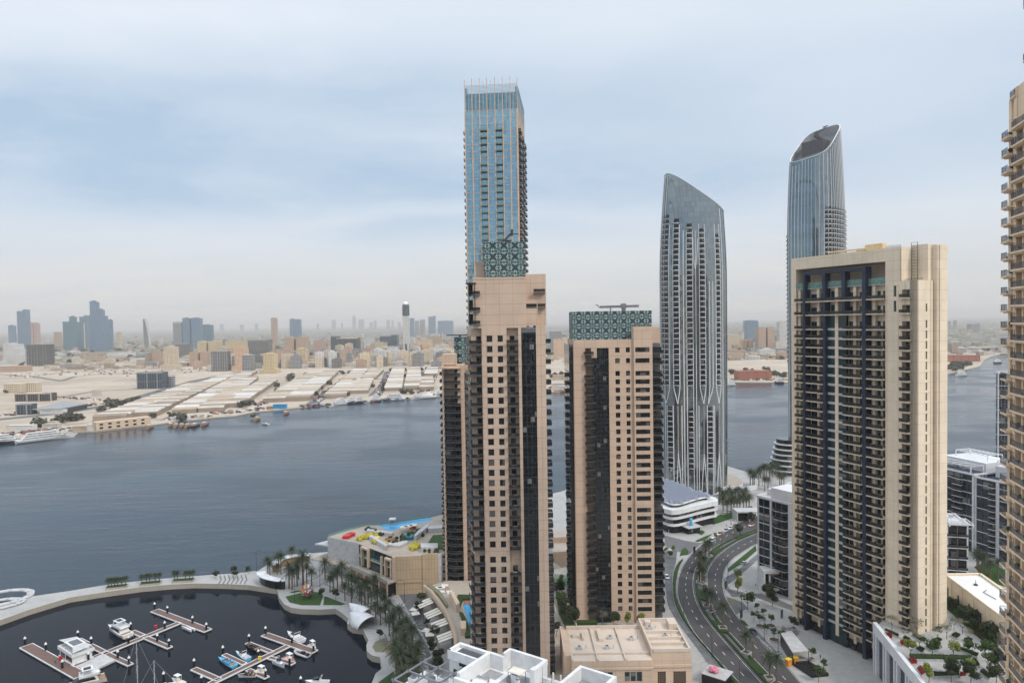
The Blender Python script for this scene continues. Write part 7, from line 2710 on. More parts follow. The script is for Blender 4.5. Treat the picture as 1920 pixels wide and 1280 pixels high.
for i, (dx_, dy_, dz_) in enumerate(((13, 9, 0), (22, 15, 0), (4, 9, 0), (29, 20, 1.3), (33, 14, 1.3), (15, 16, 0))):
 t_ = thing('air_conditioner', ('grey unit on the cream flat roof, %s' % ('centre', 'right of the beams', 'left end', 'back of the higher part', 'middle of the higher part', 'near the long beam')[i]), 'air conditioner', (16.4 + dx_, 214 + dy_, 18.07 + dz_))
 MB().box(-.8, .8, -.5, .5, 0, 1.1).cyl(0, 0, 1.1, 1.2, .4, n=10, m=1).build('casing', ['light_grey', 'metal_dark'], t_)
 MB().tube([(.8, 0, .3), (2.2, .4, .15), (2.4, 2.4, .12)], .07, 4).build('pipe', 'metal_grey', t_)
# ---------------------------------------------------------------- the city across the water
for nm, wl, wn_, fx, fz, wx, wz, met in (('f_cream', (.66, .55, .40), (.10, .10, .10), 4, 3.6, .5, .5, 0), ('f_yellow', (.64, .51, .31), (.16, .12, .08), 4, 3.6, .45, .5, 0), ('f_orange', (.67, .45, .30), (.14, .12, .10), 4, 3.6, .45, .5, 0), ('f_tan', (.52, .37, .27), (.10, .08, .07), 3.6, 3.6, .5, .5, 0),
           ('f_white', (.66, .65, .62), (.12, .14, .16), 4, 3.6, .5, .55, 0), ('f_dark', (.24, .23, .22), (.05, .055, .06), 4, 4, .7, .6, 0), ('f_grey', (.34, .34, .34), (.06, .07, .08), 4, 3.8, .65, .6, 0), ('f_pink', (.55, .36, .30), (.14, .11, .10), 4, 3.6, .5, .5, 0),
           ('f_glass', (.11, .16, .20), (.04, .06, .08), 5, 4, .8, .8, .3), ('f_blue', (.19, .30, .41), (.13, .22, .31), 6, 4, .8, .7, .3), ('f_teal', (.15, .30, .36), (.08, .18, .22), 6, 4, .8, .7, .3), ('f_black', (.09, .09, .10), (.02, .02, .025), 4, 3.8, .6, .8, 0)):
 grid_facade(nm, wl, wn_, fx, fz, wx, wz, metal=met)
plain('shed_a', (.50, .46, .40), .8, var=.10, scale=.06)
plain('shed_b', (.40, .32, .24), .8, var=.12, scale=.06)
plain('shed_c', (.29, .23, .175), .8, var=.12, scale=.06)
plain('shed_d', (.58, .565, .54), .8, var=.08, scale=.06)
plain('gold', (.75, .50, .18), .35, metal=.6)
plain('road_far', (.13, .13, .14), .9, scale=.02)
plain('track_far', (.24, .20, .16), .9, scale=.02)


def city(label, x0, x1, yt, yb=None, D=None, mat='f_cream', shape='box', grp=None, dr=.7, name='city_building', cat='building'):
 xc = (x0 + x1) / 2
 if D is None:
  p = on(xc, yb, 1.5)
  D = p.y
 a, c, tp = at(x0, yb or 620, D), at(x1, yb or 620, D), at(xc, yt, D)
 w_ = (c.x - a.x) * .94
 H = tp.z - 1.5
 t_ = thing(name, label, cat, ((a.x + c.x) / 2, D, 1.5), 0, grp)
 d_ = max(8, w_ * dr)
 b, r_ = MB(), MB()
 h = w_ / 2
 rr_ = random.Random(int(x0 * 7 + yt))
 if shape == 'box':
  b.box(-h, h, 0, d_, 0, H * .97)
  r_.box(-h * .5, h * .4, d_ * .3, d_ * .7, H * .97, H).box(-h - .4, h + .4, -.4, 0, H * .93, H * .985)
 elif shape == 'podium':
  b.box(-h * .62, h * .7, 0, d_, H * .2, H * .96)
  r_.box(-h, h, -3, d_ + 3, 0, H * .2).box(-h * .3, h * .3, d_ * .3, d_ * .7, H * .96, H)
 elif shape == 'twin':
  b.box(-h, -h * .12, 0, d_, 0, H * .94).box(h * .1, h, 0, d_, 0, H * .97).box(-h * .1, h * .08, d_ * .3, d_, 0, H * .9)
  r_.box(-h * .9, -h * .4, 0, d_ * .6, H * .94, H).box(h * .3, h * .8, 0, d_ * .6, H * .97, H)
 elif shape == 'step':
  b.box(-h, h * .1, 0, d_, 0, H * .95).box(h * .1, h * .5, .5, d_, 0, H * .72).box(h * .5, h, 1, d_, 0, H * .45)
  r_.box(-h * .8, -h * .2, 0, d_ * .6, H * .95, H)
 elif shape == 'notch':
  b.box(-h, h * .3, 0, d_, 0, H * .94).box(h * .3, h, 0, d_, 0, H)
  r_.box(-h, h * .28, -.5, 0, H * .90, H * .96)
 elif shape == 'curve':
  n = 10
  pl3 = [(-h + 2 * h * i / n, 0) for i in range(n + 1)]
  for i in range(n):
   u = i / n
   b.box(-h + 2 * h * u * .8, -h + 2 * h * (u + .1) * .8 + 2, 0, d_, 0, H * (1 - u ** 2 * .9))
  r_.box(-h - 1, -h, -1, d_, 0, H)
 elif shape == 'frame':
  n = max(4, int(H / 3.9))
  for k in range(n + 1):
   b.box(-h, h, 0, d_, H * .93 * k / n, H * .93 * k / n + .5)
  b.box(-h + 2, h - 2, 2, d_ - 2, 0, H * .92)
  for i in range(8):
   x = -h + 2 * h * i / 7
   r_.box(x - .4, x + .4, -.2, .6, 0, H * .93)
  r_.cyl(h * .3, d_ / 2, H * .9, H * 1.15, .6, n=5)
 b.build('wall', mat, t_)
 if r_.v:
  r_.build('roof_block', {'f_dark': 'mid_grey', 'f_glass': 'mid_grey', 'f_blue': 'f_blue', 'f_teal': 'f_teal', 'f_black': 'f_cream', 'f_grey': 'light_grey'}.get(mat, mat), t_)
 if D < 2300 and shape in ('box', 'podium') and w_ > 16:
  f_ = MB()
  n = max(3, int(w_ / 9))
  for i in range(n + 1):
   x = -h + w_ * i / n
   if shape == 'podium' and not (-h * .62 <= x <= h * .7):
    continue
   if i % 2 == 0:
    f_.box(x - .8, x + .8, -.9, -.01, H * (.2 if shape == 'podium' else 0), H * .95)
  for k in range(1, int(H / 14)):
   f_.box(-h if shape != 'podium' else -h * .62, h if shape != 'podium' else h * .7, -.6, -.01, k * 14, k * 14 + .6)
  f_.box(-h if shape != 'podium' else -h * .62, h if shape != 'podium' else h * .7, -.7, -.01, H * .9, H * .94)
  f_.build('pilasters', {'f_dark': 'f_cream', 'f_black': 'f_cream', 'f_glass': 'mid_grey'}.get(mat, mat), t_) if f_.v else None
 return t_


city('white block with stepped terraces near the left edge', 5, 46, 643, 682, mat='f_white', shape='step')
city('unfinished dark concrete frame with two wings, left edge', 47, 88, 643, 686, mat='f_dark', shape='frame')
city('long low brown shed at the left edge', 0, 43, 686, 697, mat='f_tan')
city('blue-grey panelled office block with red accents standing alone in the sand', 256, 306, 697, 728, mat='f_glass', dr=.5)
city('small grey annex right of the lone office block', 307, 324, 705, 725, mat='f_grey')
city('tall cream block with broad podium on the sand', 301, 332, 649, 693, mat='f_cream', shape='podium')
city('low tan block left of the tall cream one', 284, 303, 658, 681, mat='f_tan')
city('dark block behind the tall cream one', 328, 355, 643, 672, mat='f_dark')
city('yellow block with turrets left of the grey construction', 369, 409, 639, 668, mat='f_yellow', shape='twin')
city('tan twin block in front of the yellow turreted one', 354, 393, 659, 686, mat='f_tan', shape='twin')
city('grey unfinished building left of the orange block', 394, 427, 656, 696, mat='f_grey', shape='frame')
city('brown and yellow apartment block behind the orange block', 421, 463, 639, 668, mat='f_yellow')
city('orange apartment block on a salmon podium', 434, 465, 650, 695, mat='f_orange', shape='podium')
city('slim blue-grey tower beside the orange block', 455, 475, 664, 701, mat='f_grey')
city('dark facade block with beige corners', 464, 504, 636, 678, mat='f_dark')
city('bright yellow block on pale podium', 487, 520, 661, 700, mat='f_yellow', shape='podium')
city('tall beige cluster behind the yellow-framed block', 533, 574, 631, 671, mat='f_tan', shape='twin')
city('yellow-framed white block on white podium', 550, 577, 652, 686, mat='f_yellow', shape='podium')
city('pinkish white block with domed roof', 587, 609, 638, 666, mat='f_pink')
city('bluish block left of the dark striped one', 620, 637, 629, 661, mat='f_glass')
city('wide dark block striped with beige piers', 630, 672, 633, 661, mat='f_black')
city('slim white and blue block right of the striped one', 682, 701, 633, 657, mat='f_white')
city('brick orange block left of the red billboard', 678, 697, 652, 674, mat='f_pink')
city('cream block behind the red billboard', 703, 725, 641, 669, mat='f_cream')
city('wide dark glass block with sloping top', 712, 746, 628, 656, mat='f_glass', shape='notch')
city('low white block right of the billboard', 725, 746, 649, 673, mat='f_white')
city('white slab in front of the tall slender tower', 756, 778, 633, 669, mat='f_white', shape='twin')
city('cream slab with arches right of the white one', 778, 810, 636, 668, mat='f_cream')
city('orange-brown twin block below the cream slab', 774, 806, 643, 674, mat='f_orange', shape='twin')
city('pale yellow block at the far right before the left rear tower', 811, 841, 646, 672, mat='f_cream', shape='twin')
city('small beige block behind the pale yellow one', 800, 830, 630, 650, mat='f_tan')
city('white box block with roof frames behind right', 806, 824, 625, 648, mat='f_white')
city('peach apartment block seen between the two beige towers', 1038, 1058, 635, 670, mat='f_orange')
city('grey block behind the peach one, between the beige towers', 1031, 1054, 618, 660, mat='f_grey')
city('pale block on the right of the peach one', 1056, 1072, 632, 668, mat='f_cream')
city('cream hotel with pyramid roof right of the silver tower', 1364, 1391, 627, 654, mat='f_cream')
city('orange-red block beside the cream hotel', 1391, 1413, 636, 655, mat='f_orange', shape='twin')
city('large tan block with red roof right of the silver tower', 1422, 1454, 613, 656, mat='f_tan', shape='twin')
city('tall white tower with dark side half behind the far silver-blue tower', 1461, 1482, 601, 654, mat='f_white')
city('grey-blue glass box in the haze behind the tan block', 1400, 1423, 602, 630, D=3600, mat='f_blue')
city('low white shed with dark doors below the tan block', 1425, 1455, 655, 665, mat='f_white')
city('long low grey hall right of the white shed', 1455, 1478, 652, 663, mat='f_grey')
# the tall slender tower with the golden top
t_ = city('slender tower on the horizon with rounded dark head and golden tip', 755, 767, 592, D=2500, mat='f_white', name='slender_tower', cat='tower')
p = at(760.5, 600, 2500)
h_top, h_mid = at(760, 569, 2500).z - 1.5, at(760, 592, 2500).z - 1.5
MB().cyl(-.5, 12, h_mid, h_top - 6, 13, 13, 16).cyl(-.5, 12, h_top - 6, h_top, 13, 9, 16).cyl(-.5, 12, 0, 50, 13, 13, 12).build('head', 'f_glass', t_)
MB().cyl(-.5, 12, h_top, h_top + 7, 8, 2, 10).build('tip', 'tip_glow', t_)
t_ = thing('billboard', 'red billboard with pale figure and lettering in front of the cream block', 'billboard', (at(713.5, 665, 2180).x, 2180, 1.5))
zb0, zb1 = at(713, 671, 2180).z - 1.5, at(713, 659.5, 2180).z - 1.5
MB().box(-16, 16, 0, 1, zb0, zb1).build('panel', 'red_paint', t_)
mb = MB()
mb.box(-13, -10.5, -.3, -.05, zb0 + 2, zb1 - 3)
for k in range(3):
 mb.box(-4, 11 - k * 2, -.3, -.05, zb1 - 6 - k * 4, zb1 - 4.8 - k * 4)
mb.build('print', 'white_paint', t_)
MB().box(-12, -11, .2, .8, 0, zb0).box(11, 12, .2, .8, 0, zb0).build('post', 'metal_dark', t_)

sky_ = [(15, 26, 609, 'f_blue', 'box', 4600, 'pale blue skyline tower nearest the left edge'), (32, 50, 580, 'f_blue', 'notch', 4200, 'tall blue notched skyline tower at left'), (53, 62, 604, 'f_pink', 'box', 4800, 'pinkish skyline tower, left of a pair'), (63, 72, 604, 'f_pink', 'box', 4800, 'pinkish skyline tower, right of a pair'),
  (117, 146, 602, 'f_teal', 'box', 3900, 'wide teal skyline building'), (130, 141, 592, 'f_teal', 'box', 4100, 'narrow teal tower rising behind the wide teal building'), (146, 156, 604, 'f_cream', 'box', 4000, 'beige skyline block between teal and blue'), (149, 163, 591, 'f_blue', 'notch', 4200, 'slate skyline tower left of the tallest blue pair'),
  (167, 194, 590, 'f_blue', 'box', 3700, 'broad lower body of the tallest blue cluster'), (169, 183, 563, 'f_blue', 'box', 3760, 'tallest dark blue skyline tower at left'), (183, 194, 578, 'f_blue', 'box', 3760, 'second dark blue tower joined to the tallest'), (194, 202, 604, 'f_blue', 'box', 3900, 'small blue block right of the tallest cluster'),
  (203, 210, 598, 'f_blue', 'box', 4000, 'thin blue tower right of the tallest cluster'), (268, 281, 597, 'f_white', 'curve', 4300, 'white sail-shaped skyline tower'), (324, 341, 602, 'f_grey', 'box', 4000, 'unfinished grey skyline tower left of the blue twins'), (342, 356, 595, 'f_blue', 'box', 4000, 'left one of the blue twin skyline towers'),
  (358, 376, 595, 'f_blue', 'box', 4000, 'right one of the blue twin skyline towers'), (377, 396, 608, 'f_teal', 'box', 4300, 'pale teal block right of the blue twins'), (508, 519, 595, 'f_tan', 'box', 4300, 'lone brown slab on the horizon'), (543, 553, 597, 'f_blue', 'box', 5200, 'left one of a pale blue pair on the horizon'),
  (553, 564, 598, 'f_blue', 'box', 5200, 'right one of a pale blue pair on the horizon'), (768, 777, 596, 'f_blue', 'box', 6500, 'blue block right behind the slender tower'), (778, 786, 600, 'f_grey', 'box', 7000, 'faint pointed tower right of the slender one'), (787, 797, 598, 'f_grey', 'box', 7200, 'faint broad tower right of the slender one'),
  (803, 817, 592, 'f_blue', 'notch', 6500, 'faint blue tower with slanted top at right'), (820, 850, 601, 'f_blue', 'box', 7000, 'faint long low blue block at right'), (1398, 1421, 600, 'f_blue', 'box', 5000, 'faint blue box on the horizon right of the silver tower'), (1775, 1783, 601, 'f_grey', 'box', 6000, 'faint tower right of the cream tower'),
  (1789, 1794, 600, 'f_grey', 'box', 6000, 'faint thin tower beyond the bridge'), (1820, 1838, 606, 'f_grey', 'notch', 4800, 'faint gate-like building beyond the bridge'), (218, 226, 622, 'f_cream', 'box', 4300, 'small pale block right of the thin blue tower'), (100, 112, 622, 'f_tan', 'box', 4300, 'small brown block left of the wide teal building')]
for x0, x1, yt, m_, sh_, D_, l in sky_:
 city(l, x0, x1, yt, None, D_, m_, sh_, name='skyline_tower', cat='tower')
for i, (x0, x1, yt) in enumerate(((594, 598, 606), (622, 629, 599), (640, 643, 605), (661, 667, 591), (672, 682, 598), (693, 699, 603), (701, 706, 600), (725, 731, 599), (734, 738, 600), (746, 751, 603), (412, 418, 607), (450, 456, 608), (478, 483, 606), (1362, 1370, 606), (1380, 1386, 605), (1440, 1446, 606), (1848, 1856, 605), (1866, 1872, 603))):
 city('barely visible grey tower dissolving in the haze on the horizon', x0, x1, yt, None, 15000, 'f_grey', 'box', 'faint towers in the horizon haze', name='skyline_tower', cat='tower')
# lower town: many small blocks
r_ = random.Random(11)
protos = []
for i, (m_, w_, d_, h_) in enumerate((('f_white', 26, 18, 12), ('f_cream', 34, 20, 16), ('f_tan', 24, 20, 22), ('f_pink', 22, 18, 20), ('f_grey', 30, 22, 14), ('f_white', 44, 26, 9), ('f_cream', 20, 16, 30), ('f_dark', 26, 20, 26), ('f_white', 24, 18, 44), ('f_cream', 30, 20, 40), ('f_tan', 22, 20, 48), ('f_grey', 26, 18, 38))):
 b = MB().box(-w_ / 2, w_ / 2, 0, d_, 0, h_).box(-w_ * .2, w_ * .25, d_ * .3, d_ * .7, h_, h_ + 3)
 protos.append(b.mesh('low_house', [m_]))
names_ = ('white', 'cream', 'tan', 'pinkish', 'grey', 'long white', 'narrow cream', 'dark', 'taller white', 'taller cream', 'taller tan', 'taller grey')
n = 0
while n < 295:
 D_ = 1980 + 2600 * r_.random() ** 1.3
 px_ = r_.uniform(-10, 860) if r_.random() < .86 else r_.uniform(1360, 1480)
 if px_ < 300 and D_ < 2150:
  continue
 if r_.random() < .38:
  D_ = r_.uniform(1950, 2350)
  px_ = r_.uniform(430, 860)
 k = r_.randrange(12) if 400 < px_ < 900 else r_.randrange(7)
 x_ = at(px_, 620, D_).x
 o = tag(link('low_house', protos[k], None, (x_, D_, 1.5), r_.uniform(-.5, .5)), 'small %s block in the hazy low-rise town across the water' % names_[k], 'house', '%s low-rise blocks of the far town' % names_[k])
 n += 1
lw = MB()
for _ in range(2300):
 D_ = 2600 + 6500 * r_.random() if _ < 1500 else 2020 + 600 * r_.random()
 x_ = at(r_.uniform(-60, 1960), 620, D_).x
 if _ >= 1500 and x_ < at(60, 620, D_).x:
  continue
 w_, d_, h_ = r_.uniform(10, 34), r_.uniform(10, 24), r_.uniform(4, 11) + (r_.random() < .06) * 25
 lw.box(x_, x_ + w_, D_, D_ + d_, 1.5, 1.5 + h_, r_.randrange(3))
tag(lw.build('distant_town', ['shed_a', 'shed_b', 'shed_c']), kind='stuff')
# trees of the far town
blob = [leaf_cloud(40 + i, 9, 6, 5, 260, 1.6, 6).mesh('tree_crown', ['leaf_far']) for i in range(3)]
mb = MB()
bl0 = leaf_cloud(77, 9, 6, 4, 60, 2.6, 4)
for _ in range(520):
 D_ = 2350 + 3500 * r_.random()
 x_ = at(r_.uniform(-40, 1500), 620, D_).x
 s_ = r_.uniform(.6, 1.7)
 mb.merge(bl0, Matrix.Translation((x_, D_, 1.5)) @ Matrix.Diagonal((s_ * 1.6, s_ * 1.4, s_, 1)))
tag(mb.build('distant_trees', 'leaf_far'), kind='stuff')
ft = [(207, 765, 2.2), (190, 770, 1.2), (232, 759, 1.6), (245, 755, 1.4), (258, 752, 1.4), (222, 762, 1.5), (240, 757, 1.2), (300, 742, 1.3), (340, 733, 1.1), (352, 729, 1.1), (362, 726, .8), (105, 793, 1.2), (118, 791, 1.6), (128, 788, 1.7), (138, 787, 1.5), (147, 785, 1.2), (70, 798, 1.6), (80, 799, 1.2),
  (302, 754, .9), (333, 748, .9), (232, 783, .8), (247, 777, .9), (286, 782, 1.0), (322, 779, 1.0), (338, 787, 1.4), (382, 743, 1.3), (405, 742, 1.4), (432, 746, .8), (458, 762, 1.5), (470, 758, 1.3), (487, 723, .9), (517, 724, 1.3), (519, 732, 1.0), (543, 712, 2.0), (546, 708, 1.7), (560, 721, 1.1), (575, 703, 1.2),
  (600, 702, 1.0), (612, 699, 1.2), (640, 700, 1.4), (655, 699, 1.1), (618, 719, 1.3), (632, 722, 1.0), (603, 729, 1.0), (591, 740, 1.2), (666, 718, 1.4), (680, 715, 1.2), (690, 715, 1.1), (698, 724, .9), (687, 727, .9), (651, 740, .9), (710, 697, 1.3), (735, 694, 1.2), (745, 693, 1.2), (758, 693, 1.2), (770, 692, 1.1),
  (790, 692, 1.3), (800, 692, 1.2), (722, 722, 1.2), (719, 730, 1.1), (760, 705, 1.0), (763, 716, .9), (757, 736, 1.3), (768, 737, 1.3), (130, 677, 1.6), (147, 676, 1.2), (45, 680, 1.0), (219, 677, 1.5), (270, 672, 1.2), (10, 735, .9), (1372, 700, 1.6), (1404, 698, 1.9), (1435, 697, 1.9), (1452, 703, 1.6), (1468, 705, 1.6),
  (1360, 700, 1.2), (1385, 655, 1.6), (1400, 656, 1.4), (1445, 672, 1.4), (1465, 672, 1.5), (1042, 704, 1.4), (1052, 702, 1.3), (1035, 706, 1.1), (1780, 690, 2.2), (1792, 688, 2.2), (1804, 686, 2.0), (1815, 683, 1.6), (1785, 694, 1.6), (1798, 691, 1.6), (475, 780, .7), (610, 668, 1.5), (596, 670, 1.4), (740, 678, 1.2), (760, 678, 1.2), (820, 680, 1.3)]
for i, (a, c, s_) in enumerate(ft):
 q_ = on(a, c + 2, 1.5)
 t_ = thing('bushy_tree', 'dark bushy tree on the sandy far bank', 'tree', q_, i * 1.3, 'bushy trees of the far bank')
 link('crown', blob[i % 3], t_)
 t_.scale = (s_ * .8, s_ * .8, s_ * .8)

# ---------------------------------------------------------------- warehouses and shore buildings
ws = [((737.5, 733), (747.5, 695), 31, 'second row of cream warehouses from the right'), ((774, 731), (777, 694), 31, 'rightmost row of cream warehouses'), ((628, 747), (676, 698), 34, 'row of cream warehouses with arched shore end'), ((672, 738), (685, 716), 34, 'short row of white-roofed warehouses'), ((691, 712), (708, 697), 32, 'short row of warehouses behind trees'),
  ((558, 752), (620, 701), 38, 'row of cream warehouses with blue-grey shore front'), ((514, 754), (592, 703), 34, 'row of warehouses left of the blue-grey front'), ((432, 764), (506, 717), 34, 'row of white-roofed warehouses in the middle'), ((395, 772), (470, 712), 34, 'row of warehouses left of the middle row'), ((345, 775), (470, 700), 32, 'long narrow row of warehouses, right of two'),
  ((270, 781), (432, 706), 34, 'long narrow row of warehouses, left of two'), ((205, 789), (372, 724), 40, 'leftmost long row of warehouses behind the cream shore building'), ((800, 732), (800, 712), 26, 'small pale sheds at the right end'), ((808, 705), (812, 694), 30, 'cream shed right of the tree belt')]
for a, c, wd, l in ws:
 A, B = on(*a, 1.5), on(*c, 1.5)
 d = B - A
 L_ = d.length
 t_ = thing('warehouse_row', l, 'warehouse', A, math.atan2(d.y, d.x), 'rows of warehouses on the far bank')
 w_, rf2 = MB(), MB()
 x = 0.0
 rq = random.Random(int(a[0]))
 while x < L_ - 6:
  ln = rq.uniform(11, 17)
  h_ = rq.uniform(6.0, 7.2)
  x1 = min(L_, x + ln)
  w_.box(x + .2, x1 - .2, -wd / 2, wd / 2, 0, h_)
  xm = (x + x1) / 2
  k = rq.choice((0, 0, 1, 1, 2, 3))
  rf2.add([(x + .3, -wd / 2 - .6, h_), (xm, -wd / 2 - .6, h_ + 2.4), (x1 - .3, -wd / 2 - .6, h_), (x1 - .3, wd / 2 + .6, h_), (xm, wd / 2 + .6, h_ + 2.4), (x + .3, wd / 2 + .6, h_)], [(0, 1, 4, 5), (1, 2, 3, 4), (0, 2, 1), (3, 5, 4)], k)
  x = x1
 w_.build('wall', 'shed_c', t_)
 rf2.build('roof', ['shed_a', 'shed_b', 'shed_c', 'shed_d'], t_)
A, B = on(180, 808, 1.5), on(283, 796, 1.5)
d = B - A
t_ = thing('shore_building', 'long cream two-storey building standing at the water edge', 'building', A, math.atan2(d.y, d.x))
L_ = d.length
mb = MB()
cols_o = []
x = 4.0
while x < L_ - 5:
 cols_o.append((x, x + 4, [(1.8, 4.2), (6.2, 8.4)]))
 x += 9.5
facade(mb, 0, L_, -1, 10.5, cols_o, .6)
mb.box(0, L_, .61, 12, -1, 10.4)
mb.build('wall', 'f_cream_plain' if False else 'beige_pale', t_)
rw = Rep('window', MB().box(0, 4, 0, .1, 0, 2.3), ['glass_dark'], t_)
for c in cols_o:
 rw.put(c[0], .45, 1.85)
 rw.put(c[0], .45, 6.2)
rw.done()
for l, x0, x1, yt, yb, m_, dr_ in (('white shed left of the long cream shore building', 162, 181, 796, 807, 'shed_d', .6), ('dark slab-roofed museum-like building on the far left', 26, 98, 737, 752, 'f_black', .25), ('dark glazed cube building on the far left', 30, 61, 757, 777, 'f_glass', .5),
         ('cream three-storey block at the far left', 7, 40, 719, 736, 'f_cream', .6), ('cream block beside the three-storey one', 40, 69, 717, 734, 'f_cream', .6), ('white wall-like shed below the blue-grey roof', 75, 120, 768, 776, 'shed_d', .3), ('white shore sheds behind the superyacht at far left', 10, 62, 797, 806, 'shed_d', .3),
         ('cream shore shed with yellow edge', 135, 161, 799, 808, 'shed_b', .4), ('pale low sheds on the left shore', 80, 108, 794, 804, 'shed_a', .5), ('cream villa by the trees on the left shore', 83, 105, 790, 797, 'shed_a', .6), ('small white pavilion on the dusty lot', 172, 186, 731, 742, 'shed_a', .5),
         ('low white hall with rounded roof in the sand', 198, 243, 661, 668, 'shed_d', .6), ('pale low shed left of the rounded hall', 150, 182, 661, 677, 'shed_b', .5), ('long white low hall with columns', 243, 285, 671, 679, 'shed_d', .4), ('grey fence-like shed on the sand', 112, 150, 683, 691, 'mid_grey', .15),
         ('blue-grey fronted boatyard shed', 362 + 150, 536, 758, 766, 'blue_paint', .5), ('white hoarding along the road before the billboard', 667, 709, 672, 681, 'light_grey', .1), ('dark sloping hangar by the water right of the silver tower', 1384, 1449, 695, 712, 'tile_red', .5),
         ('pale sand-coloured dome-like hall right of the silver tower', 1361, 1395, 661, 672, 'shed_b', .5), ('red-roofed terminal sheds right of the cream tower', 1772, 1840, 666, 678, 'tile_red', .4), ('long pale flat hall in front of the far towers', 525, 560, 674, 682, 'shed_a', .4), ('white jetty sheds in front of the moored dhows', 322, 352, 781, 788, 'shed_d', .5),
         ('pinkish pale sheds at the far shore between the beige towers', 1036, 1066, 703, 712, 'shed_b', .5), ('low pale sheds at the water between the beige towers', 1034, 1066, 718, 730, 'shed_a', .6)):
 city(l, x0, x1, yt, yb, mat=m_, dr=dr_, name='shed' if 'shed' in l else 'low_building')
q_ = [on(*p, 9) for p in ((60, 767), (120, 751), (165, 756), (112, 766))]
t_ = thing('canopy_roof', 'large flat blue-grey roof beside the dark buildings at far left', 'roof', (*q_[0].xy, 1.5))
MB().prism([(p.x - q_[0].x, p.y - q_[0].y) for p in q_], 6.5, 7.5, 0, 0, True).build('roof', 'mid_grey', t_)
MB().prism([((p.x - q_[0].x) * .85 + 8, (p.y - q_[0].y) * .85 + 5) for p in q_], 0, 6.49).build('wall', 'metal_dark', t_)


def far_road(pts, wd, mat, z=1.52):
 P = [on(*p, 1.5) for p in pts]
 b = MB()
 for i in range(len(P) - 1):
  d = (P[i + 1] - P[i]).normalized()
  n_ = Vector((-d.y, d.x, 0)) * wd / 2
  b.quad((P[i].x - n_.x, P[i].y - n_.y, z), (P[i + 1].x - n_.x, P[i + 1].y - n_.y, z), (P[i + 1].x + n_.x, P[i + 1].y + n_.y, z), (P[i].x + n_.x, P[i].y + n_.y, z))
 o = b.build('road', mat)
 for p in o.data.polygons:
  if p.normal.z < 0: p.flip()
 tag(o, kind='structure')


far_road([(-40, 790), (0, 786), (110, 775), (190, 762), (235, 753), (300, 733), (370, 713), (450, 697), (520, 692)], 26, 'road_far')
far_road([(-20, 700), (60, 706), (115, 714), (140, 706), (200, 700), (330, 703)], 14, 'road_far', 1.56)
far_road([(110, 745), (180, 733), (260, 729), (330, 728)], 12, 'road_far', 1.6)
far_road([(-20, 652), (200, 646), (500, 640), (860, 636)], 30, 'road_far', 1.64)
far_road([(560, 682), (700, 683), (860, 679)], 30, 'road_far', 1.68)
far_road([(0, 712), (90, 702), (200, 690), (300, 690)], 10, 'track_far', 1.72)
far_road([(585, 757), (612, 740), (660, 700)], 20, 'road_far', 1.6)
far_road([(480, 760), (560, 722), (600, 706)], 12, 'road_far', 1.62)
far_road([(702, 742), (722, 720), (729, 697)], 22, 'road_far', 1.6)
far_road([(790, 738), (792, 696)], 12, 'road_far', 1.6)
far_road([(330, 780), (420, 748), (500, 715)], 12, 'road_far', 1.62)
far_road([(1340, 676), (1500, 670), (1900, 660)], 30, 'road_far', 1.6)
# specks: parked cars and stacked goods of the boatyards read as one litter
sp_m = MB()
def seg_rand(a, c, n, sd, s0, s1):
 for _ in range(n):
  u = r_.random()
  p = on(a[0] + (c[0] - a[0]) * u + r_.gauss(0, sd), a[1] + (c[1] - a[1]) * u + r_.gauss(0, sd * .35), 1.5)
  w_ = r_.uniform(s0, s1)
  sp_m.box(p.x - w_, p.x + w_, p.y - w_ * .6, p.y + w_ * .6, 1.5, 1.5 + r_.uniform(1, 2.6), r_.randrange(5))
for a, c, n_, sd in (((590, 752), (660, 700), 120, 3), ((480, 762), (590, 712), 120, 4), ((705, 742), (728, 700), 90, 3), ((788, 738), (815, 700), 90, 6), ((400, 776), (520, 764), 110, 3), ((0, 780), (230, 752), 120, 2), ((100, 744), (230, 752), 120, 2), ((560, 676), (840, 674), 150, 4), ((0, 815), (160, 803), 120, 4),
      ((300, 787), (400, 780), 80, 2), ((360, 762), (480, 706), 90, 3), ((560, 762), (820, 742), 120, 1.5), ((230, 700), (480, 690), 90, 6), ((1362, 712), (1480, 712), 60, 2), ((1034, 728), (1066, 726), 30, 3), ((20, 705), (250, 695), 110, 8)):
 seg_rand(a, c, n_, sd, 1.2, 2.8)
tag(sp_m.build('yard_clutter', ['white_paint', 'metal_dark', 'shed_b', 'navy', 'tile_red']), kind='stuff')
# road bridge on the right
bp0, bp1 = on(1700, 657, 12), on(1960, 649, 12)
t_ = thing('road_bridge', 'pale concrete road bridge on broad dark piers over the creek', 'bridge', (bp0.x, bp0.y, 0), math.atan2(bp1.y - bp0.y, bp1.x - bp0.x))
Lb_ = (bp1 - bp0).length
MB().box(0, Lb_, 0, 30, 12, 15).box(0, Lb_, -.5, 0, 15, 16.2).build('deck', 'light_grey', t_)
rp_ = Rep('pier', MB().box(-11, 11, 2, 28, -2, 11.99), ['mid_grey'], t_)
f2 = Face((bp0.x, bp0.y), (bp1.x, bp1.y))
for px_ in (1712, 1745, 1775, 1811, 1828, 1862, 1880, 1915, 1935):
 rp_.put(f2.s(px_, 660), 0, 0)
rp_.done()
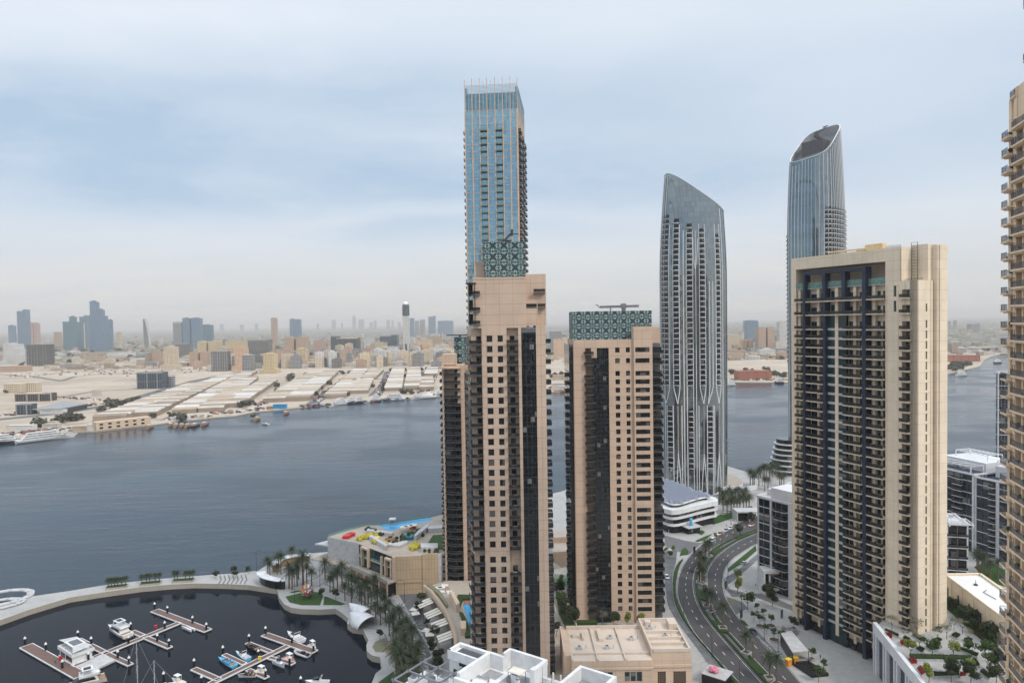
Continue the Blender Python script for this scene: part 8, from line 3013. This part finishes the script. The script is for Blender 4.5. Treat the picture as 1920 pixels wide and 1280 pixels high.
# unseen towers added behind the camera for the glass of far towers to reflect
for l, x, y, w_, d_, h_ in (('dark tower added behind the viewpoint for reflections, left', -95, -90, 34, 30, 205), ('dark tower added behind the viewpoint for reflections, centre', -28, -60, 30, 26, 190), ('dark tower added behind the viewpoint for reflections, right', 30, -110, 34, 30, 240), ('dark tower added behind the viewpoint for reflections, far right', 110, -90, 36, 30, 200), ('tall dark tower added behind the viewpoint for reflections, first of the right-hand group', 185, -120, 32, 30, 215), ('tall dark tower added behind the viewpoint for reflections, second of the right-hand group', 245, -80, 30, 30, 195), ('tall dark tower added behind the viewpoint for reflections, third of the right-hand group', 300, -140, 36, 30, 235), ('tall dark tower added behind the viewpoint for reflections, last of the right-hand group', 370, -90, 40, 30, 200), ('low dark block added behind the viewpoint for reflections', -180, -130, 80, 30, 120)):
 t_ = thing('apartment_tower', l, 'tower', (x, y, GZ), rnd.uniform(-.3, .3))
 MB().box(-w_ / 2, w_ / 2, -d_, 0, 0, h_).build('wall', 'f_dark', t_)  # shade of the camera-facing side put into the dark wall colour
 MB().box(-w_ * .3, w_ * .3, -d_ * .7, -d_ * .2, h_, h_ + 8).build('roof_block', 'f_dark', t_)
# ---------------------------------------------------------------- sculpture, shell, pavilions
m, t, b = mat_base('patchwork')
tc = t.new('ShaderNodeTexCoord')
vo = t.new('ShaderNodeTexVoronoi')
vo.inputs['Scale'].default_value = 1.6
t.link(tc.outputs['Object'], vo.inputs['Vector'])
cr_ = t.new('ShaderNodeValToRGB')
cr_.color_ramp.interpolation = 'CONSTANT'
e_ = cr_.color_ramp.elements
e_[0].color, e_[1].color, e_[1].position = (.6, .03, .03, 1), (.75, .75, .72, 1), .35
for p_, c_ in ((.5, (.7, .42, .03, 1)), (.62, (.55, .04, .05, 1)), (.76, (.02, .22, .42, 1)), (.84, (.05, .35, .15, 1)), (.9, (.75, .75, .72, 1))):
 n_ = e_.new(p_)
 n_.color = c_
t.link(vo.outputs['Color'], cr_.inputs[0])
t.link(cr_.outputs[0], b.inputs['Base Color'])
b.inputs['Roughness'].default_value = .4
q_ = on(576, 1120, GZ)
t_ = thing('sphere_sculpture', 'multicoloured patchwork sphere sculpture on the lawn by the water', 'sculpture', (q_.x, q_.y, GZ))
MB().sphere((0, 0, 3.3), 2.7, 26, 18).build('sphere', 'patchwork', t_)
pet = MB()
rr = random.Random(5)
for i in range(140):
 v = Vector((rr.gauss(0, 1), rr.gauss(0, 1), rr.gauss(0, 1))).normalized()
 a = v.cross(Vector((.2, .3, 1))).normalized()
 c = v.cross(a)
 p = Vector((0, 0, 3.3)) + v * 2.72
 s_ = rr.uniform(.25, .5)
 pet.add([p + a * s_ * math.cos(k * 1.0472) + c * s_ * math.sin(k * 1.0472) + v * (.12 + .08 * (k % 2)) for k in range(6)], [tuple(range(6))], i % 5)
pet.build('petals', ['red_paint', 'white_paint', 'yellow_paint', 'blue_paint', 'green_paint'], t_)
MB().cyl(0, 0, 0, .9, 2.0, 1.2, 14).build('base', 'hedge', t_)


def shell(label, A, B, ra, rb, hs):
 """open half-cone shell from apex A widening to B"""
 d = (B - A)
 t_ = thing('shell_canopy', label, 'canopy', (A.x, A.y, GZ), math.atan2(d.y, d.x), 'white shell canopies on the marina edge')
 L_ = d.length
 m_ = MB()
 n, k = 14, 14
 for sgn, off in ((1, 0), (-1, .18)):
  vs = []
  for i in range(n + 1):
   u = i / n
   r0 = ra + (rb - ra) * (math.sin(u * 1.75) / math.sin(1.57)) ** 1.0
   lift = hs * (1 - u) ** 1.4
   for j in range(k + 1):
    th = math.pi * (-.08 + 1.16 * j / k)
    vs.append((L_ * u + .18 * L_ * u * math.sin(th), (r0 - off) * math.cos(th), max(0, lift + (r0 - off) * math.sin(th))))
  fs = [(i * (k + 1) + j, i * (k + 1) + j + 1, (i + 1) * (k + 1) + j + 1, (i + 1) * (k + 1) + j)[::sgn] for i in range(n) for j in range(k)]
  m_.add(vs, fs)
 o = m_.build('shell', 'white_paint', t_, smooth=True)
 return t_


shell('rear white shell-like canopy fin, pointed left, behind the round opening', G(656, 1146), G(684, 1155), .3, 3.4, 3.5)
shell('front white shell canopy with round opening towards the water', G(657, 1156), G(688, 1174), .3, 4.6, 1.8)


def arc_wall(nm, label, cat, pts, z0, z1, th, mats, cap=None):
 P = [G(*p) for p in pts]
 c = P[len(P) // 2]
 t_ = thing(nm, label, cat, (c.x, c.y, GZ))
 m_ = MB()
 for i in range(len(P) - 1):
  a, b_ = P[i] - c, P[i + 1] - c
  a.z = b_.z = (z0 + z1) / 2
  m_.bar(a, b_, th, z1 - z0)
 m_.build('wall', mats[0], t_)
 if cap:
  m_ = MB()
  for i in range(len(P) - 1):
   a, b_ = P[i] - c, P[i + 1] - c
   a.z = b_.z = z1 + .16
   m_.bar(a, b_, cap, .3)
  m_.build('roof', mats[1], t_)
 return t_


arc_wall('curved_bar', 'curved black-fronted bar with white top on the breakwater plaza', 'bar', [(489, 1088), (492, 1094), (499, 1098), (508, 1101), (518, 1103), (528, 1104), (535, 1103)], 0, 4.2, 1.2, ['black_paint', 'white_paint'], 4.2)
arc_wall('curved_pavilion', 'long curved white-roofed pavilion on the seaward side of the plaza', 'pavilion', [(515, 1072), (520, 1064), (530, 1058), (545, 1054), (560, 1052), (581, 1051)], 0, 3.2, 2.2, ['timber', 'white_paint'], 4.6)
arc_wall('ramp_loop', 'white looping ramp with railings at the left edge of the breakwater', 'ramp', [(-10, 1112), (20, 1107), (45, 1106), (58, 1109), (57, 1116), (45, 1122), (20, 1130), (-10, 1137)], .1, .5, 3.0, ['light_grey', 'white_paint'])
arc_wall('ramp_loop', 'inner lower white ramp at the left edge of the breakwater', 'ramp', [(-10, 1128), (15, 1124), (38, 1124), (44, 1128), (30, 1134), (0, 1142)], .3, .7, 2.6, ['light_grey', 'white_paint'])

# breakwater planters and terraces
for i, (a, c) in enumerate((((200, 1103), (239, 1099)), ((264, 1096), (302, 1092.5)), ((325, 1090), (364, 1088)))):
 A, B = G(*a), G(*c)
 d = B - A
 t_ = thing('long_planter', 'raised %s planter with grass on the breakwater walk' % ('left', 'middle', 'right')[i], 'planter', A, math.atan2(d.y, d.x))
 MB().box(0, d.length, -2.2, 1.2, 0, .9).build('box', 'stone_wall', t_)
 MB().box(.2, d.length - .2, -2.0, 1.0, .9, 1.1).build('planting', 'hedge', t_)
mb = MB()
for i in range(7):
 a = [(412 + i * 8, 1078), (415 + i * 8, 1086), (410 + i * 8, 1094)]
 for k in range(2):
  p, q = G(*a[k]), G(*a[k + 1])
  mb.bar(p + Vector((0, 0, .12)), q + Vector((0, 0, .12)), .35, .25)
tag(mb.build('terrace_step', 'paving_dark'), kind='structure')
# dark curved inlays in the promenade paving
mb = MB()


def inlay(pts, wd, z=GZ + .012):
 P = [G(*p) for p in pts]
 for i in range(len(P) - 1):
  d = (P[i + 1] - P[i]).normalized()
  n_ = Vector((-d.y, d.x, 0)) * wd / 2
  mb.quad(*[(v.x, v.y, z) for v in (P[i] - n_, P[i + 1] - n_, P[i + 1] + n_, P[i] + n_)])


inlay([(606, 1064), (604, 1075), (592, 1083), (576, 1089), (560, 1096), (545, 1100)], .7)
inlay([(628, 1076), (618, 1088), (596, 1098), (575, 1104), (545, 1110)], .6, GZ + .016)
inlay([(608, 1094), (640, 1108), (680, 1126), (720, 1160), (760, 1200), (785, 1250), (790, 1290)], .7, GZ + .02)
inlay([(640, 1090), (700, 1110), (745, 1140), (775, 1175), (800, 1215), (808, 1250), (806, 1290)], 1.6, GZ + .024)
inlay([(662, 1160), (655, 1170), (665, 1176), (690, 1176), (712, 1180), (722, 1190), (728, 1205)], .5, GZ + .028)
o = mb.build('paving_inlay', 'paving_dark')
for p in o.data.polygons:
 if p.normal.z < 0: p.flip()
tag(o, kind='structure')
flat('play_surface', 'timber', poly([(722, 1200), (728, 1206), (737, 1226), (728, 1226), (720, 1220), (724, 1210)], GZ), GZ + .03)
flat('dark_plaza', 'paving_dark', poly([(745, 1110), (795, 1100), (793, 1150), (812, 1195), (800, 1200), (775, 1160)], GZ), GZ + .008)  # darker paving to the left of the awnings

# parasols and tables
par0 = None
for i, (p, l) in enumerate((((673, 1093), 'pale parasol farthest left along the terrace front of the waterside building'), ((681, 1097), 'second pale parasol from the left along the terrace front'), ((698, 1099), 'third pale parasol along the terrace front'), ((714, 1110), 'pale parasol nearest the fluted corner of the waterside building'),
       ((777, 1152), 'white parasol beside the second awning'), ((779, 1160), 'white parasol between second and third awnings'), ((800, 1192), 'white parasol left of the third awning'), ((806, 1200), 'white parasol near the fourth awning'), ((786, 1143), 'red-edged parasol by the northernmost awning'), ((694, 1106), 'small white parasol on the promenade by the palms'))):
 q_ = G(*p)
 if par0 is None:
  par0 = thing('parasol', 'x', 'parasol', q_, .3, 'parasols along the waterfront')
  MB().cyl(0, 0, 0, 2.6, .04, n=5).cyl(0, 0, 0, .1, .4, n=8).build('pole', 'metal_dark', par0)
  m_ = MB()
  m_.add([(-1.7, -1.7, 2.4), (1.7, -1.7, 2.4), (1.7, 1.7, 2.4), (-1.7, 1.7, 2.4), (0, 0, 3.1)], [(0, 1, 4), (1, 2, 4), (2, 3, 4), (3, 0, 4), (3, 2, 1, 0)])
  m_.build('canopy', 'canvas', par0)
  o = par0
 else:
  o = copy_tree(par0, q_, i * .7)
 o['label'] = l

# ---------------------------------------------------------------- vehicles
def car_proto(label, p, ang, body, suv=False, roofm=None):
 t_ = thing('parked_car' if 'parked' in label else 'car', label, 'car', p, ang)
 L_, W_, H_ = (4.7, 1.9, 1.75) if suv else (4.5, 1.8, 1.42)
 m_ = MB()
 zc = .72 if not suv else .95
 prof = [(-L_ / 2, .35), (L_ / 2 - .05, .32), (L_ / 2, .55), (L_ / 2 - .15, zc - .05), (L_ * .22, zc + .05), (-L_ * .38, zc + .1), (-L_ / 2 + .05, zc + .05)]
 n = len(prof)
 vs = [(x, -W_ / 2, z) for x, z in prof] + [(x, W_ / 2, z) for x, z in prof]
 m_.add(vs, [tuple(range(n)), tuple(reversed(range(n, 2 * n)))] + [(i, n + i, n + (i + 1) % n, (i + 1) % n) for i in range(n)])
 r0, r1 = -L_ * (.34 if not suv else .44), L_ * .02
 m_.add([(r0, -W_ * .39, H_ - .02), (r1, -W_ * .39, H_ - .02), (r1, W_ * .39, H_ - .02), (r0, W_ * .39, H_ - .02), (r0, -W_ * .39, H_), (r1, -W_ * .39, H_), (r1, W_ * .39, H_), (r0, W_ * .39, H_)], [(0, 3, 2, 1), (4, 5, 6, 7), (0, 1, 5, 4), (1, 2, 6, 5), (2, 3, 7, 6), (3, 0, 4, 7)], 1)
 m_.build('body', [body, roofm or body], t_)
 g_ = MB()
 a0, a1 = -L_ * (.42 if not suv else .47), L_ * .2
 g_.add([(a0, -W_ * .46, zc + .06), (a1, -W_ * .46, zc + .03), (a1, W_ * .46, zc + .03), (a0, W_ * .46, zc + .06), (r0, -W_ * .39, H_ - .021), (r1, -W_ * .39, H_ - .021), (r1, W_ * .39, H_ - .021), (r0, W_ * .39, H_ - .021)], [(0, 1, 5, 4), (1, 2, 6, 5), (2, 3, 7, 6), (3, 0, 4, 7)])
 g_.build('window', 'glass_black', t_)
 wm_ = MB()
 k = 12
 vs = [(.33 * math.cos(6.283 * i / k), y, .33 * math.sin(6.283 * i / k)) for y in (-.12, .12) for i in range(k)]
 wm_.add(vs, [(i, (i + 1) % k, k + (i + 1) % k, k + i) for i in range(k)] + [tuple(reversed(range(k))), tuple(range(k, 2 * k))])
 wme = wm_.mesh('wheel', ['rubber'])
 for x in (-L_ * .3, L_ * .31):
  for y in (-W_ / 2 + .05, W_ / 2 - .05):
   link('wheel', wme, t_, (x, y, .33))
 hl = MB().box(L_ / 2 - .12, L_ / 2 + .01, -.18, .18, zc - .22, zc - .08).mesh('headlight', ['white_paint'])
 for y in (-W_ * .34, W_ * .34):
  link('headlight', hl, t_, (0, y, 0))
 return t_


cars = [((1296.5, 1064), (1298, 1073), 'dark blue saloon on the left carriageway of the bend', 'navy', 0, None), ((1248, 1079), (1253, 1087), 'white car on the service road beside the middle tower', 'white_paint', 0, None), ((1338, 1013), (1331, 1016), 'white minibus-like car following the taxis', 'white_paint', 1, None),
  ((1353, 1000), (1345, 1004), 'pale taxi with red roof, last of the queue', 'canvas', 0, 'red_paint'), ((1364, 994), (1357, 997), 'pale taxi with blue roof in the middle of the queue', 'canvas', 0, 'blue_paint'), ((1374, 989), (1366, 993), 'white car between the blue-roofed taxi and dark cars', 'white_paint', 0, None),
  ((1381, 986), (1376, 988), 'black car stopped under the trees by the taxis', 'black_paint', 0, None), ((1388, 983), (1383, 985), 'second black car stopped under the trees by the taxis', 'black_paint', 0, None), ((1413, 984), (1405, 987), 'pale taxi with red roof on the road right of the queue', 'canvas', 0, 'red_paint'),
  ((1390, 1059), (1403, 1054), 'silver car on the access road by the white block', 'light_grey', 0, None), ((1409, 1182), (1417, 1190), 'dark blue car parked in the lay-by', 'navy', 0, None), ((1353, 965), (1362, 962), 'white car behind the round-edged white building', 'white_paint', 0, None), ((1364, 962), (1371, 959), 'second white car behind the round-edged white building', 'white_paint', 0, None),
  ((1322, 1031), (1318, 1034), 'dark motor car at the top of the median', 'metal_dark', 0, None)]
for a, c, l, m_, suv, rf_2 in cars:
 A, B = G(*a, GZ + .02), G(*c, GZ + .02)
 car_proto(l, (A + B) / 2, math.atan2(B.y - A.y, B.x - A.x), m_, suv, rf_2)

# ---------------------------------------------------------------- street furniture
lamp0 = None
for p, l in (((1282, 1163), 'street lamp on the hedge strip, upper one'), ((1335, 1230), 'street lamp on the hedge strip, lower one'), ((1387, 1290), 'street lamp on the hedge strip at the bottom edge'), ((1365, 1082), 'street lamp at the inner side of the bend'), ((1391, 1152), 'street lamp at the plaza corner'), ((1459, 1222), 'street lamp behind the kiosk'),
    ((1433, 1199), 'street lamp by the white dishes'), ((759, 1128), 'double lamp on the promenade'), ((553, 1128), 'lamp post on the lawn'), ((481, 1070), 'lamp post at the breakwater edge'), ((600, 1100), 'lamp post between plaza and building'), ((1370, 990), 'street lamp by the taxi queue'), ((1417, 1030), 'street lamp by the access road')):
 q_ = G(*p)
 if lamp0 is None:
  lamp0 = thing('street_lamp', 'x', 'street lamp', q_, .5, 'street lamps')
  MB().cyl(0, 0, 0, 9.5, .11, .06, 6).cyl(0, 0, 0, .6, .22, .16, 8).build('pole', 'metal_dark', lamp0)
  MB().bar((0, 0, 9.4), (2.0, 0, 9.9), .09, .09).box(1.6, 2.5, -.16, .16, 9.84, 9.96).build('arm', 'metal_dark', lamp0)
  o = lamp0
 else:
  o = copy_tree(lamp0, q_, .5 + len(l))
 o['label'] = l

kq = [G(1464, 1209), G(1484, 1204), G(1516, 1243), G(1486, 1246)]
kc = sum(kq, Vector((0, 0, 0))) / 4
kt = thing('station_entrance', 'grey-roofed dark entrance canopy with stairs on the plaza', 'kiosk', (kc.x, kc.y, GZ))
lp = [(p.x - kc.x, p.y - kc.y) for p in kq]
MB().prism(lp, 4.3, 4.6, 0, 0, True).build('roof', 'light_grey', kt)
mb = MB()
mb.bar((*lp[0], 2.15), (*lp[3], 2.15), .25, 4.25)
mb.bar((*lp[0], 2.15), (*lp[1], 2.15), .25, 4.25)
for p in lp:
 mb.cyl(p[0], p[1], 0, 4.3, .12, n=6)
mb.build('wall', 'black_paint', kt)
pit = [(lp[3][0] * 1.0, lp[3][1]), (lp[2][0], lp[2][1]), (lp[2][0] + 3, lp[2][1] - 9), (lp[3][0] + 3, lp[3][1] - 9)]
MB().prism(pit, .02, .06).build('stair_well', 'dark_hole', kt)
mb = MB()
for i in range(4):
 a, b_ = pit[i], pit[(i + 1) % 4]
 mb.bar((*a, .6), (*b_, .6), .08, 1.0)
mb.build('railing', 'rail_glass', kt)
for i, (px_, py_) in enumerate(((1478, 1247), (1490, 1243))):
 q_ = G(px_, py_)
 t_ = thing('ticket_booth', ('left', 'right')[i] + ' orange booth under the dark entrance canopy', 'booth', q_, .5)
 MB().box(-1, 1, -.8, .8, 0, 2.3).build('body', 'orange_paint', t_)
 MB().box(-1.1, 1.1, -.9, .9, 2.3, 2.45).build('top', 'yellow_paint', t_)
q_ = G(1484, 1262)
for p, l in (((1361, 1103), 'dark sign panel at the tip of the pale triangle'), ((1390, 1158), 'dark sign panel at the plaza corner'), ((1466, 1158), 'dark leaning sign board on the plaza'), ((1302, 1036), 'dark sign panel by the crossing')):
 q_ = G(*p)
 t_ = thing('sign_panel', l, 'sign', q_, .8)
 MB().box(-.9, .9, -.12, .12, .3, 3.4).build('panel', 'black_paint', t_)
 MB().box(-.7, .7, -.15, .15, 0, .3).build('base', 'metal_grey', t_)
q_ = G(1296, 997)
t_ = thing('rooftop_display', 'square black glass pavilion topped by a small blue figure near the round-edged building', 'pavilion', (q_.x, q_.y, GZ), .4)
MB().box(-4, 4, -3, 3, 0, 3.4).build('glazing', 'glass_black', t_)
MB().box(-5, 5, -4, 4, 3.4, 3.8).build('roof', 'light_grey', t_)
MB().cyl(0, 0, 3.8, 7.5, 1.2, .4, 8).sphere((0, 0, 7.2), 1.0, 8, 6).build('figure', 'sky_paint', t_)
q_ = G(1333, 1276)
t_ = thing('pink_sculpture', 'pink petal-like ornament on a dark kiosk roof at the bottom edge', 'sculpture', (q_.x, q_.y, GZ), .9)
MB().box(-3, 3, -6, 2, 0, 3.2).build('kiosk', 'black_paint', t_)
MB().box(-3.2, 4.2, -6.2, 2.2, 3.2, 3.45).build('roof', 'light_grey', t_)
m_ = MB()
for i in range(9):
 m_.sphere((.9 * math.cos(i * .7), -1 + .9 * math.sin(i * .7), 4.0 + .3 * (i % 3)), .8, 8, 6, 0, .7)
m_.build('petals', 'pink_paint', t_, smooth=True)


# ---------------------------------------------------------------- people: one skinned figure each
def person_mesh(seed, shirt, trousers):
 r2 = random.Random(seed)
 st = r2.uniform(.12, .3)
 J = [((0, 0, .95), .13), ((0, 0, 1.2), .12), ((0, 0, 1.42), .15), ((0, 0, 1.52), .055), ((0, .01, 1.66), .105), ((0, .01, 1.75), .085),
   ((.09, 0, .9), .09), ((.10, st * .5, .5), .062), ((.10, st, .08), .045), ((.10, st + .14, .04), .04), ((-.09, 0, .9), .09), ((-.10, -st * .2, .5), .062), ((-.10, -st, .08), .045), ((-.10, -st + .14, .04), .04),
   ((.2, 0, 1.42), .06), ((.25, -.06, 1.15), .045), ((.25, .08, .92), .036), ((.25, .14, .84), .035), ((-.2, 0, 1.42), .06), ((-.25, .05, 1.15), .045), ((-.25, .18, .95), .036), ((-.25, .22, .87), .035)]
 E = [(0, 1), (1, 2), (2, 3), (3, 4), (4, 5), (0, 6), (6, 7), (7, 8), (8, 9), (0, 10), (10, 11), (11, 12), (12, 13), (2, 14), (14, 15), (15, 16), (16, 17), (2, 18), (18, 19), (19, 20), (20, 21)]
 me = bpy.data.meshes.new('person')
 me.from_pydata([j[0] for j in J], E, [])
 o = bpy.data.objects.new('person', me)
 COL.objects.link(o)
 md = o.modifiers.new('skin', 'SKIN')
 for i, sv in enumerate(me.skin_vertices[0].data):
  sv.radius = (J[i][1], J[i][1])
  sv.use_root = i == 0
 o.modifiers.new('sub', 'SUBSURF').levels = 1
 dg = bpy.context.evaluated_depsgraph_get()
 nm = bpy.data.meshes.new_from_object(o.evaluated_get(dg))
 bpy.data.objects.remove(o)
 nm.materials.clear()
 for m_ in (shirt, trousers, 'skin', 'black_paint'):
  nm.materials.append(MATS[m_])
 for p in nm.polygons:
  z, x = p.center.z, abs(p.center.x)
  p.material_index = 3 if z > 1.70 or z < .09 else 2 if z > 1.50 or (x > .21 and z < 1.12) else 1 if z < .98 else 0
  p.use_smooth = True
 return nm


pm = [person_mesh(1, 'white_paint', 'white_paint'), person_mesh(2, 'black_paint', 'navy'), person_mesh(3, 'red_paint', 'navy'), person_mesh(4, 'blue_paint', 'black_paint')]
desc = ('white clothes', 'dark clothes', 'red top and dark trousers', 'blue top and dark trousers')
ppl = [(1538, 1235, 1, 'walking alone below the shopfronts'), (1417, 1099, 1, 'standing at the right of the pale triangle'), (1369, 1102, 0, 'near the dark sign at the triangle tip'), (1424, 1101, 3, 'near the entrance portal'), (1474, 1210, 1, 'at the kiosk corner'), (1372, 985, 2, 'near the taxi queue'), (1379, 978, 0, 'by the palm row near the taxis'),
  (1390, 975, 1, 'by the grey portal near the taxis'), (1362, 987, 3, 'left of the taxis'), (1254, 998, 0, 'by the hedge below the round-edged building'), (646, 1118, 1, 'on the promenade left of the palms'), (663, 1123, 0, 'between the palms of the promenade'), (700, 1165, 1, 'near the shell canopy'), (740, 1160, 2, 'in the middle of the promenade'),
  (777, 1178, 2, 'beside the promenade ramp'), (740, 1215, 0, 'near the round flower bed'), (108, 1227, 1, 'standing on the broad pier'), (104, 1243, 3, 'on the broad pier near the pile'), (591, 1084, 0, 'on the circular plaza'), (552, 1098, 1, 'on the plaza below the palms'), (1430, 911, 1, 'on the far quay among palms'), (1437, 905, 0, 'on the far quay by the water'),
  (1444, 909, 3, 'on the far quay right side'), (1425, 905, 2, 'on the far quay left side'), (620, 1090, 1, 'by the lone palm'), (1412, 1112, 0, 'at the crossing')]
for i, (a, c, k, l) in enumerate(ppl):
 q_ = G(a, c, .78) if c in (1227, 1243) else G(a, c)
 o = tag(link('person', pm[k], None, q_, i * 1.1), 'person in %s %s' % (desc[k], l), 'person')
